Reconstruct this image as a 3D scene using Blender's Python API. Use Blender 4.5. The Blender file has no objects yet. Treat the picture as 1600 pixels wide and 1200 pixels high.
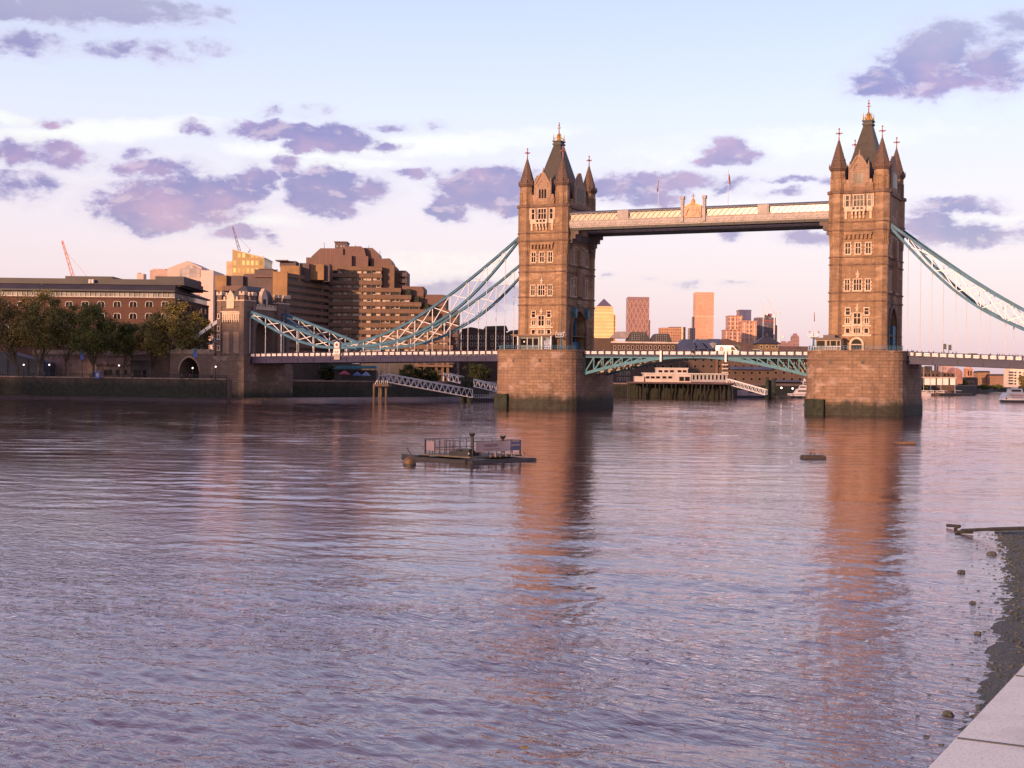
import bpy, math, random
from mathutils import Vector
R = math.radians
scene = bpy.context.scene
col = scene.collection
rnd = random.Random(7)

# ------------------------------------------------------------ camera
CAM = Vector((113.53, -351.41, 7.90))
YAW, PITCH, ROLL, FPX = -0.4450, -0.0044, 0.0119, 2240.7      # measured on the 1600 x 1200 photograph
fw = Vector((math.sin(YAW) * math.cos(PITCH), math.cos(YAW) * math.cos(PITCH), math.sin(PITCH)))
rt0 = Vector((math.cos(YAW), -math.sin(YAW), 0))
up0 = rt0.cross(fw)
rt = rt0 * math.cos(ROLL) + up0 * math.sin(ROLL)
up = up0 * math.cos(ROLL) - rt0 * math.sin(ROLL)
cd = bpy.data.cameras.new('camera')
cam = bpy.data.objects.new('camera', cd)
col.objects.link(cam)
from mathutils import Matrix
cam.matrix_world = Matrix(((rt.x, up.x, -fw.x, CAM.x), (rt.y, up.y, -fw.y, CAM.y), (rt.z, up.z, -fw.z, CAM.z), (0, 0, 0, 1)))
cd.sensor_width = 36.0
cd.lens = 36.0 * FPX / 1600.0
cd.clip_start = 0.1
cd.clip_end = 30000
scene.camera = cam


def ray(px, py):
    return fw + rt * ((px - 800) / FPX) - up * ((py - 600) / FPX)


def at(px, py, y=None, z=None, d=None, x=None):
    """world point seen at a pixel of the photograph, on the plane y=, z= or x=, or at depth d along the view"""
    v = ray(px, py)
    if y is not None:
        t = (y - CAM.y) / v.y
    elif z is not None:
        t = (z - CAM.z) / v.z
    elif x is not None:
        t = (x - CAM.x) / v.x
    else:
        t = d
    return CAM + v * t


# ------------------------------------------------------------ sun and sky
SUN_AZ, SUN_EL = R(10), R(8.5)          # azimuth measured from west (behind the camera) towards north
sdir = Vector((-math.sin(SUN_AZ) * math.cos(SUN_EL), -math.cos(SUN_AZ) * math.cos(SUN_EL), math.sin(SUN_EL)))
sl = bpy.data.lights.new('sun', 'SUN')
sl.energy = 5.0
sl.angle = R(0.5)
sl.color = (1.0, 0.60, 0.36)
so = bpy.data.objects.new('sun', sl)
col.objects.link(so)
so.rotation_euler = sdir.to_track_quat('Z', 'Y').to_euler()

scene.view_settings.view_transform = 'Standard'
scene.view_settings.look = 'None'
scene.view_settings.exposure = 0.48
scene.view_settings.gamma = 1.0


def lin(r, g, b):
    f = lambda c: (c / 255 / 12.92) if c / 255 <= 0.04045 else ((c / 255 + 0.055) / 1.055) ** 2.4
    return (f(r), f(g), f(b), 1.0)


world = bpy.data.worlds.new('World')
scene.world = world
world.use_nodes = True
wt = world.node_tree
wt.nodes.clear()


class NT:
    """short hand for building node trees"""
    def __init__(s, t):
        s.t = t

    def n(s, typ, **kw):
        nd = s.t.nodes.new(typ)
        for k, v in kw.items():
            setattr(nd, k, v)
        return nd

    def put(s, sock, v):
        if isinstance(v, bpy.types.NodeSocket):
            s.t.links.new(v, sock)
        elif v is not None:
            sock.default_value = v

    def math(s, op, a, b=None, c=None, clamp=False):
        nd = s.n('ShaderNodeMath', operation=op, use_clamp=clamp)
        for i, v in enumerate((a, b, c)):
            if v is not None:
                s.put(nd.inputs[i], v)
        return nd.outputs[0]

    def vec(s, op, a, b=None, c=None):
        nd = s.n('ShaderNodeVectorMath', operation=op)
        for i, v in enumerate((a, b, c)):
            if v is not None:
                s.put(nd.inputs[i], v)
        return nd.outputs['Value'] if op in ('DOT_PRODUCT', 'LENGTH') else nd.outputs[0]

    def mix(s, f, a, b, blend='MIX'):
        nd = s.n('ShaderNodeMix', data_type='RGBA', blend_type=blend)
        s.put(nd.inputs[0], f)
        s.put(nd.inputs[6], a)
        s.put(nd.inputs[7], b)
        return nd.outputs[2]

    def noise(s, v, scale, detail=4.0, rough=0.55, dist=0.0, out='Fac'):
        nd = s.n('ShaderNodeTexNoise')
        s.put(nd.inputs['Vector'], v)
        s.put(nd.inputs['Scale'], scale)
        s.put(nd.inputs['Detail'], detail)
        s.put(nd.inputs['Roughness'], rough)
        s.put(nd.inputs['Distortion'], dist)
        return nd.outputs[out]

    def ramp(s, f, stops):
        nd = s.n('ShaderNodeValToRGB')
        s.put(nd.inputs[0], f)
        el = nd.color_ramp.elements
        while len(el) < len(stops):
            el.new(0.5)
        for e, (p, c) in zip(el, stops):
            e.position = p
            e.color = c
        return nd.outputs[0]

    def smooth(s, v, lo, hi):
        nd = s.n('ShaderNodeMapRange', interpolation_type='SMOOTHSTEP')
        s.put(nd.inputs[0], v)
        nd.inputs[1].default_value = lo
        nd.inputs[2].default_value = hi
        return nd.outputs[0]

    def xyz(s, x, y, z):
        nd = s.n('ShaderNodeCombineXYZ')
        for i, v in enumerate((x, y, z)):
            s.put(nd.inputs[i], v)
        return nd.outputs[0]


W = NT(wt)
tc = W.n('ShaderNodeTexCoord')
sep = W.n('ShaderNodeSeparateXYZ')
wt.links.new(tc.outputs['Generated'], sep.inputs[0])
az = W.math('ARCTAN2', sep.outputs[0], sep.outputs[1])
el = W.math('ARCSINE', sep.outputs[2])
nish = W.n('ShaderNodeTexSky', sky_type='NISHITA')
nish.sun_disc = False
nish.sun_elevation = SUN_EL
nish.sun_rotation = math.atan2(sdir.x, sdir.y)
nish.air_density = 1.0
nish.dust_density = 1.5
nish.ozone_density = 1.5

# sunset gradient of the eastern sky, by elevation
grad = W.ramp(W.math('MULTIPLY', el, 1 / 1.5708, clamp=True), [
    (0.000, lin(226, 191, 211)), (0.020, lin(235, 203, 221)), (0.055, lin(243, 218, 231)), (0.082, lin(241, 225, 239)),
    (0.115, lin(229, 229, 248)), (0.17, lin(204, 213, 247)), (0.30, lin(208, 198, 236)), (0.6, lin(170, 155, 212)), (1.0, lin(128, 116, 180))])


def px_dir(px, py):
    v = ray(px, py)
    return math.atan2(v.x, v.y), math.asin(v.normalized().z)


co = W.xyz(az, el, 0.0)
warp = W.noise(W.vec('MULTIPLY', co, (1.0, 1.7, 1.0)), 24.0, 7.0, 0.62, 0.0, 'Color')
warp = W.vec('SUBTRACT', warp, (0.5, 0.5, 0.5))
cow = W.vec('MULTIPLY_ADD', warp, (0.042, 0.024, 0.0), co)
fine = W.noise(W.vec('MULTIPLY', co, (1.0, 1.8, 1.0)), 64.0, 9.0, 0.68)

# cumulus: centre, half width, half height in pixels of the photograph, density; turned into directions
CLOUDS = [(110, 8, 200, 32, 1.1), (60, 18, 150, 24, .9), (230, 12, 110, 20, .8), (30, 70, 75, 18, .6), (215, 76, 75, 15, .6), (255, 84, 42, 20, .8), (325, 72, 32, 10, .5),
          (70, 190, 30, 10, .7), (25, 238, 55, 20, .7), (100, 248, 50, 20, .8), (25, 290, 60, 24, .75),
          (240, 262, 80, 14, .9), (215, 241, 28, 11, .7), (275, 314, 122, 44, 1.3), (392, 290, 34, 30, 1.1), (205, 320, 60, 32, 1.1), (250, 338, 90, 22, 1.2),
          (445, 262, 36, 18, .9), (520, 300, 88, 38, 1.25), (520, 328, 45, 18, 1.), (497, 284, 50, 26, 1.1),
          (425, 203, 82, 16, 1.2), (530, 222, 68, 26, 1.4), (480, 232, 34, 14, 1.), (300, 203, 32, 11, .9), (605, 232, 30, 10, .7),
          (640, 272, 40, 10, .8), (750, 292, 76, 34, 1.6), (705, 325, 34, 26, 1.3), (800, 305, 84, 36, 1.5),
          (960, 288, 75, 24, 1.1), (1045, 285, 115, 19, 1.), (1005, 308, 65, 13, .8), (1120, 298, 40, 10, .7),
          (370, 367, 56, 15, .9), (398, 374, 28, 12, .9), (430, 379, 16, 6, .7), (700, 470, 130, 34, 1.0), (760, 455, 80, 20, .9),
          (1140, 238, 50, 22, 1.1), (1118, 252, 42, 11, .9), (1230, 283, 45, 7, .7), (1220, 303, 30, 7, .6), (1290, 285, 20, 7, .6),
          (1462, 92, 80, 56, 1.0), (1378, 130, 68, 26, .95), (1545, 100, 68, 52, .8), (1505, 60, 66, 32, .7), (1570, 40, 54, 26, .6), (1440, 120, 60, 30, .9),
          (1490, 325, 76, 11, .8), (1515, 366, 95, 22, 1.1), (1445, 352, 45, 18, 1.), (1572, 377, 45, 11, .8), (1275, 370, 50, 12, .7), (1140, 366, 24, 10, .7),
          (1152, 443, 28, 5, .5), (1015, 432, 14, 5, .5), (950, 433, 10, 4, .5), (1065, 441, 20, 5, .4),
          (600, 196, 32, 7, .5), (682, 196, 22, 9, .5), (430, 174, 22, 8, .4), (490, 176, 26, 8, .4), (1075, 350, 26, 5, .3)]
acc = None
for (px, py, w, h, a) in CLOUDS:
    A, E = px_dir(px, py)
    sx, sy = FPX / w / 1.10, FPX / h / 1.08
    q = W.vec('MULTIPLY_ADD', cow, (sx, sy, 0), (-A * sx, -E * sy, 0))
    q = W.vec('DOT_PRODUCT', q, q)
    v = W.math('MULTIPLY_ADD', q, -a, a)
    acc = v if acc is None else W.math('MAXIMUM', acc, v)
billow = W.noise(W.vec('MULTIPLY', co, (1.0, 1.7, 1.0)), 34.0, 6.0, 0.58, 0.4)
dens = W.math('MULTIPLY_ADD', W.math('SUBTRACT', billow, 0.5), 2.1, acc)
dens = W.math('MULTIPLY_ADD', W.math('SUBTRACT', fine, 0.5), 1.25, dens)
# elsewhere in the sky (outside the photograph) a scatter of the same clouds
az_in = W.smooth(W.math('ABSOLUTE', W.math('SUBTRACT', az, YAW)), 0.42, 0.6)
el_in = W.smooth(el, 0.29, 0.36)
outside = W.math('MAXIMUM', az_in, el_in)
scat = W.noise(W.vec('MULTIPLY', co, (1.0, 2.2, 1.0)), 7.0, 6.0, 0.6)
scat = W.math('MULTIPLY_ADD', scat, 4.0, -2.35)
dens = W.math('MAXIMUM', dens, W.math('MULTIPLY_ADD', outside, 3.0, W.math('ADD', scat, -3.0)))
cloud = W.smooth(dens, 0.06, 0.74)
veil = W.math('MULTIPLY', W.smooth(W.math('MULTIPLY_ADD', W.math('SUBTRACT', fine, 0.5), 1.6, W.math('MULTIPLY_ADD', W.math('SUBTRACT', billow, 0.5), 1.6, acc)), -0.75, 0.55), 0.42)
cloud = W.math('MULTIPLY', cloud, 0.93)
# cirrus streaks: centre, half length, half width, tilt
CIRRUS = [(150, 206, 190, 17, -.12, .9), (240, 194, 70, 10, -.08, .8), (25, 186, 50, 9, .2, .7), (650, 228, 190, 18, -.06, .8), (470, 240, 120, 14, .05, .8),
          (800, 212, 120, 16, -.05, .5), (1230, 225, 260, 26, -.05, .45), (880, 335, 80, 16, 0, .5), (1180, 330, 150, 14, 0, .5), (520, 258, 120, 9, -.05, .8),
          (1500, 345, 100, 8, 0, .5), (360, 345, 110, 12, 0, .5), (640, 420, 300, 30, 0, .35)]
ci = None
cw2 = W.vec('MULTIPLY_ADD', warp, (0.05, 0.012, 0.0), co)
for (px, py, w, h, t, a) in CIRRUS:
    A, E = px_dir(px, py)
    c_, s_ = math.cos(-t), math.sin(-t)
    q = W.vec('SUBTRACT', cw2, (A, E, 0))
    u = W.math('MULTIPLY', W.vec('DOT_PRODUCT', q, (c_, s_, 0)), FPX / w)
    v = W.math('MULTIPLY', W.vec('DOT_PRODUCT', q, (-s_, c_, 0)), FPX / h)
    v = W.math('MULTIPLY_ADD', u, u, W.math('MULTIPLY', v, v))
    v = W.math('MULTIPLY_ADD', v, -a * .6, a)
    ci = v if ci is None else W.math('MAXIMUM', ci, v)
ci = W.math('MULTIPLY', W.smooth(W.math('MULTIPLY_ADD', W.math('SUBTRACT', fine, .5), 0.9, ci), 0.02, 0.8), 0.9)
skyc = W.mix(ci, grad, lin(255, 248, 243))
pinkish = W.smooth(W.noise(W.vec('MULTIPLY', co, (1.0, 1.6, 1.0)), 13.0, 4.0, 0.55), 0.42, 0.66)
ccol = W.mix(pinkish, lin(120, 88, 172), lin(188, 130, 180))
lit = W.smooth(W.math('SUBTRACT', W.noise(W.vec('ADD', W.vec('MULTIPLY', co, (1.0, 1.7, 1.0)), (0.004, -0.009, 0)), 34.0, 6.0, 0.58, 0.4), billow), 0.02, 0.16)
ccol = W.mix(W.math('MULTIPLY', lit, 0.55), ccol, lin(226, 186, 206))
ccol = W.mix(W.smooth(dens, 0.1, 0.75), lin(184, 152, 210), ccol)
lowc = W.smooth(el, 0.03, 0.12)
ccol = W.mix(lowc, lin(186, 168, 206), ccol)
highc = W.smooth(el, 0.19, 0.25)
ccol = W.mix(highc, ccol, lin(168, 156, 190))
skyc = W.mix(veil, skyc, lin(214, 198, 224))
skyc = W.mix(cloud, skyc, ccol)
b1 = W.n('ShaderNodeBackground')
wt.links.new(nish.outputs[0], b1.inputs[0])
b1.inputs[1].default_value = 0.05
b2 = W.n('ShaderNodeBackground')
wt.links.new(skyc, b2.inputs[0])
b2.inputs[1].default_value = 0.615
ad = W.n('ShaderNodeAddShader')
wt.links.new(b1.outputs[0], ad.inputs[0])
wt.links.new(b2.outputs[0], ad.inputs[1])
wo = W.n('ShaderNodeOutputWorld')
wt.links.new(ad.outputs[0], wo.inputs[0])
try:
    world.cycles.sampling_method = 'MANUAL'
    world.cycles.sample_map_resolution = 256
except Exception:
    pass


# ------------------------------------------------------------ helpers: meshes and tags
def tag(o, label=None, cat=None, group=None, kind=None):
    if label:
        o['label'] = label
    if cat:
        o['category'] = cat
    if group:
        o['group'] = group
    if kind:
        o['kind'] = kind
    return o


def empty(name, loc, rz=0.0, label=None, cat=None, group=None):
    o = bpy.data.objects.new(name, None)
    col.objects.link(o)
    o.location = loc
    o.rotation_euler = (0, 0, rz)
    return tag(o, label, cat, group)


def children(o):
    return [c for c in bpy.data.objects if c.parent == o]


class MB:
    """collects simple solids; build() links them as ONE mesh object"""
    def __init__(s):
        s.v, s.f, s.m = [], [], []

    def add(s, vs, fs, m=0):
        b = len(s.v)
        s.v += [tuple(v) for v in vs]
        s.f += [tuple(b + i for i in f) for f in fs]
        s.m += [m] * len(fs)
        return s

    def box(s, x0, x1, y0, y1, z0, z1, m=0):
        return s.add([(x0, y0, z0), (x1, y0, z0), (x1, y1, z0), (x0, y1, z0), (x0, y0, z1), (x1, y0, z1), (x1, y1, z1), (x0, y1, z1)],
                     [(0, 3, 2, 1), (4, 5, 6, 7), (0, 1, 5, 4), (1, 2, 6, 5), (2, 3, 7, 6), (3, 0, 4, 7)], m)

    def prism(s, poly, z0, z1, m=0, top=None):
        """vertical prism over a plan polygon (counter clockwise); top: another polygon for a tapered solid"""
        n = len(poly)
        top = top or poly
        vs = [(p[0], p[1], z0) for p in poly] + [(p[0], p[1], z1) for p in top]
        fs = [tuple(range(n - 1, -1, -1)), tuple(range(n, 2 * n))] + [(i, (i + 1) % n, n + (i + 1) % n, n + i) for i in range(n)]
        return s.add(vs, fs, m)

    def slab(s, poly, axis, a0, a1, m=0):
        """polygon in the (u,z) plane extruded along axis 'x' or 'y' ; for 'y' u is x, for 'x' u is y"""
        n = len(poly)
        mk = (lambda u, z, a: (u, a, z)) if axis == 'y' else (lambda u, z, a: (a, u, z))
        vs = [mk(p[0], p[1], a0) for p in poly] + [mk(p[0], p[1], a1) for p in poly]
        fs = [tuple(range(n)), tuple(range(2 * n - 1, n - 1, -1))] + [(i, n + i, n + (i + 1) % n, (i + 1) % n) for i in range(n)]
        return s.add(vs, fs, m)

    def beam(s, p, q, w, h=None, m=0, upv=(0, 0, 1)):
        h = h or w
        p, q = Vector(p), Vector(q)
        d = (q - p)
        if d.length < 1e-6:
            return s
        d.normalize()
        u = Vector(upv)
        if abs(d.dot(u)) > 0.98:
            u = Vector((0, 1, 0))
        a = d.cross(u).normalized() * (w / 2)
        b = a.cross(d).normalized() * (h / 2)
        vs = [p - a - b, p + a - b, p + a + b, p - a + b, q - a - b, q + a - b, q + a + b, q - a + b]
        return s.add(vs, [(0, 1, 2, 3), (7, 6, 5, 4), (0, 4, 5, 1), (1, 5, 6, 2), (2, 6, 7, 3), (3, 7, 4, 0)], m)

    def cone(s, c, r0, r1, z0, z1, n=8, m=0, rot=None, sx=1.0, sy=1.0):
        rot = math.pi / n if rot is None else rot
        a = [(c[0] + sx * r0 * math.cos(rot + 2 * math.pi * i / n), c[1] + sy * r0 * math.sin(rot + 2 * math.pi * i / n)) for i in range(n)]
        b = [(c[0] + sx * r1 * math.cos(rot + 2 * math.pi * i / n), c[1] + sy * r1 * math.sin(rot + 2 * math.pi * i / n)) for i in range(n)]
        return s.prism(a, z0, z1, m, b)

    def tube(s, p, q, r0, r1=None, n=6, m=0):
        r1 = r0 if r1 is None else r1
        p, q = Vector(p), Vector(q)
        d = (q - p).normalized()
        u = Vector((0, 0, 1)) if abs(d.z) < 0.9 else Vector((1, 0, 0))
        a = d.cross(u).normalized()
        b = a.cross(d)
        vs = []
        for c, r in ((p, r0), (q, r1)):
            for i in range(n):
                t = 2 * math.pi * i / n
                vs.append(c + (a * math.cos(t) + b * math.sin(t)) * r)
        fs = [tuple(range(n)), tuple(range(2 * n - 1, n - 1, -1))] + [(i, n + i, n + (i + 1) % n, (i + 1) % n) for i in range(n)]
        return s.add(vs, fs, m)

    def ball(s, c, r, nu=10, nv=6, m=0, sz=1.0):
        vs, fs = [], []
        for j in range(nv + 1):
            t = math.pi * j / nv
            for i in range(nu):
                a = 2 * math.pi * i / nu
                vs.append((c[0] + r * math.sin(t) * math.cos(a), c[1] + r * math.sin(t) * math.sin(a), c[2] + r * sz * math.cos(t)))
        for j in range(nv):
            for i in range(nu):
                fs.append((j * nu + i, (j + 1) * nu + i, (j + 1) * nu + (i + 1) % nu, j * nu + (i + 1) % nu))
        return s.add(vs, fs, m)

    def mesh(s, name, mats):
        me = bpy.data.meshes.new(name)
        me.from_pydata(s.v, [], s.f)
        for m in (mats if isinstance(mats, (list, tuple)) else [mats]):
            me.materials.append(m)
        if any(s.m):
            me.polygons.foreach_set('material_index', s.m)
        me.validate()
        me.update()
        return me

    def build(s, name, mats, parent=None, loc=None):
        me = s.mesh(name, mats)
        import bmesh
        bm = bmesh.new()
        bm.from_mesh(me)
        bmesh.ops.recalc_face_normals(bm, faces=bm.faces)
        bm.to_mesh(me)
        bm.free()
        o = bpy.data.objects.new(name, me)
        col.objects.link(o)
        if parent:
            o.parent = parent
        if loc is not None:
            o.location = loc
        return o


def inst(name, me, parent=None, loc=(0, 0, 0), rz=0.0, scale=None):
    o = bpy.data.objects.new(name, me)
    col.objects.link(o)
    o.parent = parent
    o.location = loc
    o.rotation_euler = (0, 0, rz)
    if scale:
        o.scale = scale
    return o


def arch(x0, x1, z0, zs, n=10, pointed=0.0):
    """outline of an arched opening, from lower left up over the arch to lower right"""
    c, r = (x0 + x1) / 2, (x1 - x0) / 2
    pts = [(x0, z0)]
    for i in range(n + 1):
        t = math.pi * (1 - i / n)
        k = 1.0 + pointed * (1 - abs(math.cos(t)))
        pts.append((c + r * math.cos(t), zs + r * math.sin(t) * k))
    pts.append((x1, z0))
    return pts


# ------------------------------------------------------------ materials
MATS = {}
ALB = 0.74          # one scale for all wall and paint reflectances, balanced against the exposure


def mat(name, color, rough=0.8, metal=0.0, var=0.25, vscale=0.4, bump=0.0, emit=None, estr=0.0, spec=0.5, streak=0.0, var2=0.0):
    """plain painted / weathered surface with mottling"""
    if name in MATS:
        return MATS[name]
    color = tuple(c * ALB for c in color[:3])
    m = bpy.data.materials.new(name)
    m.use_nodes = True
    t = m.node_tree
    b = t.nodes['Principled BSDF']
    N = NT(t)
    g = N.n('ShaderNodeNewGeometry')
    f = N.noise(g.outputs['Position'], vscale, 6.0, 0.62)
    lo = tuple(c * (1 - var) for c in color[:3]) + (1,)
    hi = tuple(min(1, c * (1 + var)) for c in color[:3]) + (1,)
    c = N.mix(N.smooth(f, 0.28, 0.72), lo, hi)
    if var2:
        f2 = N.noise(g.outputs['Position'], vscale * 9, 4.0, 0.6)
        c = N.mix(N.math('MULTIPLY', N.smooth(f2, 0.45, 0.75), var2), c, tuple(x * 0.4 for x in color[:3]) + (1,))
    if streak:
        st = N.noise(N.vec('MULTIPLY', g.outputs['Position'], (1.2, 1.2, 0.06)), 1.5, 5.0, 0.6)
        c = N.mix(N.math('MULTIPLY', N.smooth(st, 0.5, 0.75), streak), c, tuple(x * 0.35 for x in color[:3]) + (1,))
    t.links.new(c, b.inputs['Base Color'])
    b.inputs['Roughness'].default_value = rough
    b.inputs['Metallic'].default_value = metal
    b.inputs['Specular IOR Level'].default_value = spec
    if emit:
        b.inputs['Emission Color'].default_value = emit
        b.inputs['Emission Strength'].default_value = estr
    if bump:
        bp = N.n('ShaderNodeBump')
        bp.inputs['Strength'].default_value = bump
        bp.inputs['Distance'].default_value = 0.1
        t.links.new(N.noise(g.outputs['Position'], vscale * 12, 5.0, 0.6), bp.inputs['Height'])
        t.links.new(bp.outputs[0], b.inputs['Normal'])
    MATS[name] = m
    return m


def masonry(name, c1, c2, mortar, bw, bh, ms=0.02, rough=0.85, var=0.35, algae=None, stain=0.35, bump=0.35, tide=None, pale=None):
    """coursed stone or brick: courses follow the wall (u along it, z up), large mottling, rain stains; tide = (z low, z high) of weed growth"""
    if name in MATS:
        return MATS[name]
    c1, c2, mortar = (tuple(x * ALB for x in q) for q in (c1, c2, mortar))
    pale = pale and tuple(x * ALB for x in pale)
    m = bpy.data.materials.new(name)
    m.use_nodes = True
    t = m.node_tree
    b = t.nodes['Principled BSDF']
    N = NT(t)
    g = N.n('ShaderNodeNewGeometry')
    P = g.outputs['Position']
    u = N.vec('DOT_PRODUCT', P, (0.93, 1.07, 0))
    sp = N.n('ShaderNodeSeparateXYZ')
    t.links.new(P, sp.inputs[0])
    br = N.n('ShaderNodeTexBrick')
    t.links.new(N.xyz(u, sp.outputs[2], 0.0), br.inputs['Vector'])
    br.inputs['Color1'].default_value = c1 + (1,)
    br.inputs['Color2'].default_value = c2 + (1,)
    br.inputs['Mortar'].default_value = mortar + (1,)
    br.inputs['Scale'].default_value = 1.0
    br.inputs['Mortar Size'].default_value = ms
    br.inputs['Mortar Smooth'].default_value = 0.3
    br.inputs['Brick Width'].default_value = bw
    br.inputs['Row Height'].default_value = bh
    br.inputs['Bias'].default_value = -0.1
    big = N.smooth(N.noise(P, 0.16, 6.0, 0.62), 0.3, 0.7)
    c = N.mix(N.math('MULTIPLY_ADD', big, -var, var), br.outputs[0], tuple(x * 0.35 for x in c1) + (1,))
    sm = N.noise(P, 1.7, 5.0, 0.65)
    c = N.mix(N.math('MULTIPLY', N.smooth(sm, 0.42, 0.75), 0.65), c, tuple(x * 0.5 for x in c1) + (1,))
    st = N.noise(N.vec('MULTIPLY', P, (1.0, 1.0, 0.07)), 1.1, 5.0, 0.6)
    c = N.mix(N.math('MULTIPLY', N.smooth(st, 0.48, 0.72), stain), c, tuple(x * 0.3 for x in c1) + (1,))
    if pale:
        pl = N.smooth(N.noise(N.vec('MULTIPLY', P, (1, 1, 2.0)), 0.22, 5.0, 0.6), 0.52, 0.68)
        c = N.mix(N.math('MULTIPLY', pl, 0.55), c, pale + (1,))
    if tide:
        lo, hi = tide
        wob = N.math('MULTIPLY_ADD', N.noise(N.vec('MULTIPLY', P, (1, 1, 0.5)), 0.45, 6.0, 0.65), 4.2, -2.1)
        zz = N.math('ADD', sp.outputs[2], wob)
        k = N.math('SUBTRACT', 1.0, N.smooth(zz, lo, hi))
        gcol = N.mix(N.smooth(N.noise(P, 0.9, 5.0, 0.6), 0.35, 0.65), (0.006, 0.006, 0.004, 1), (0.020, 0.021, 0.010, 1))
        c = N.mix(N.math('MULTIPLY', k, 0.93), c, gcol)
    t.links.new(c, b.inputs['Base Color'])
    b.inputs['Roughness'].default_value = rough
    bp = N.n('ShaderNodeBump')
    bp.inputs['Strength'].default_value = bump
    bp.inputs['Distance'].default_value = 0.12
    hgt = N.math('MULTIPLY_ADD', br.outputs['Fac'], -0.6, N.math('MULTIPLY', sm, 0.8))
    t.links.new(hgt, bp.inputs['Height'])
    t.links.new(bp.outputs[0], b.inputs['Normal'])
    MATS[name] = m
    return m


def facade(name, wall, glass, bw, bh, fr=0.3, rough=0.35, var=0.3, frz=None, gl=0.12, mull=None):
    """distant curtain wall: storeys and glazing as a rectangular grid that runs with the wall"""
    if name in MATS:
        return MATS[name]
    wall, glass = tuple(x * ALB for x in wall), tuple(x * ALB for x in glass)
    m = bpy.data.materials.new(name)
    m.use_nodes = True
    t = m.node_tree
    b = t.nodes['Principled BSDF']
    N = NT(t)
    g = N.n('ShaderNodeNewGeometry')
    P = g.outputs['Position']
    sp = N.n('ShaderNodeSeparateXYZ')
    t.links.new(P, sp.inputs[0])
    u = N.math('MULTIPLY', N.vec('DOT_PRODUCT', P, (0.93, 1.07, 0)), 1.0 / bw)
    v = N.math('MULTIPLY', sp.outputs[2], 1.0 / bh)
    fu, fv = N.math('FRACT', u), N.math('FRACT', v)
    ku = N.math('GREATER_THAN', fu, fr)
    kv = N.math('GREATER_THAN', fv, frz if frz is not None else fr)
    win = N.math('MULTIPLY', ku, kv)
    wn = N.n('ShaderNodeTexWhiteNoise')
    wn.noise_dimensions = '3D'
    t.links.new(N.xyz(N.math('FLOOR', u), N.math('FLOOR', v), 0.0), wn.inputs['Vector'])
    gc = N.mix(wn.outputs['Value'], tuple(x * (1 - var) for x in glass) + (1,), tuple(min(1, x * (1 + var)) for x in glass) + (1,))
    big = N.smooth(N.noise(P, 0.03, 4.0, 0.6), 0.3, 0.7)
    wc = N.mix(big, tuple(x * 0.85 for x in wall) + (1,), tuple(min(1, x * 1.12) for x in wall) + (1,))
    c = N.mix(win, wc, gc)
    t.links.new(c, b.inputs['Base Color'])
    t.links.new(N.math('MULTIPLY_ADD', win, gl - rough, rough), b.inputs['Roughness'])
    MATS[name] = m
    return m


def foliage(name, color, var=0.5):
    if name in MATS:
        return MATS[name]
    m = bpy.data.materials.new(name)
    m.use_nodes = True
    t = m.node_tree
    b = t.nodes['Principled BSDF']
    N = NT(t)
    g = N.n('ShaderNodeNewGeometry')
    r = g.outputs['Random Per Island']
    f = N.math('ADD', N.math('MULTIPLY', r, 0.5), N.math('MULTIPLY', N.smooth(N.noise(g.outputs['Position'], 0.35, 4.0, 0.6), 0.3, 0.7), 0.5))
    c = N.ramp(f, [(0.1, tuple(x * (1 - var) for x in color) + (1,)), (0.5, color + (1,)), (0.9, (color[0] * 1.9, color[1] * 1.45, color[2] * 1.1, 1))])
    t.links.new(c, b.inputs['Base Color'])
    b.inputs['Roughness'].default_value = 0.7
    b.inputs['Specular IOR Level'].default_value = 0.2
    MATS[name] = m
    return m


STONE = masonry('tower_stone', (.42, .235, .128), (.265, .147, .083), (.20, .11, .068), 1.3, 0.42, 0.012, stain=.6, var=.5, bump=.25, pale=(.54, .33, .205))
PALE = mat('pale_stone', (.62, .44, .32), .8, var=.2, vscale=.8, streak=.35)
BAND = mat('string_course_stone', (.17, .095, .065), .85, var=.35, vscale=.7)  # colour darkened to draw the shadow lines of the courses
GRANITE = masonry('pier_granite', (.345, .195, .12), (.23, .13, .083), (.10, .06, .045), 1.9, 0.75, 0.035, stain=.45, var=.45, tide=(2.0, 4.6), bump=.6, pale=(.48, .33, .27))
SLATE = masonry('roof_slate', (.10, .068, .042), (.07, .05, .034), (.03, .03, .025), 0.5, 0.3, 0.03, rough=.6, stain=.5)
SPIRE = masonry('spire_stone', (.21, .115, .08), (.16, .09, .065), (.07, .04, .03), 0.7, 0.5, 0.05, stain=.5)
GLASS = mat('window_glass', (.020, .014, .016), .06, var=.5, vscale=.6, spec=.10)
GOLD = mat('gilding', (.85, .42, .08), .35, metal=.8, var=.2, vscale=1)
REDIRON = mat('red_finial_iron', (.33, .10, .09), .6, var=.2)
BLUE = mat('pale_blue_steel', (.06, .155, .24), .5, var=.22, vscale=.6, streak=.3, spec=.15)
WHITE = mat('white_steel', (.66, .61, .61), .45, var=.08, vscale=.8, streak=.15)
NAVY = mat('navy_steel', (.026, .022, .065), .45, var=.25, vscale=.5, streak=.3, spec=.15)
TEAL = mat('teal_steel', (.07, .19, .245), .5, var=.2, vscale=.6, streak=.25, spec=.15)
PANEL = mat('white_parapet_panel', (.72, .60, .58), .5, var=.12, vscale=1.2, streak=.2)
DARK = mat('black_steel', (.018, .014, .016), .6, var=.3)  # plain near-black steel
# ------------------------------------------------------------ water and river bed
WAVE_SLOPE = 0.052


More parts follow.
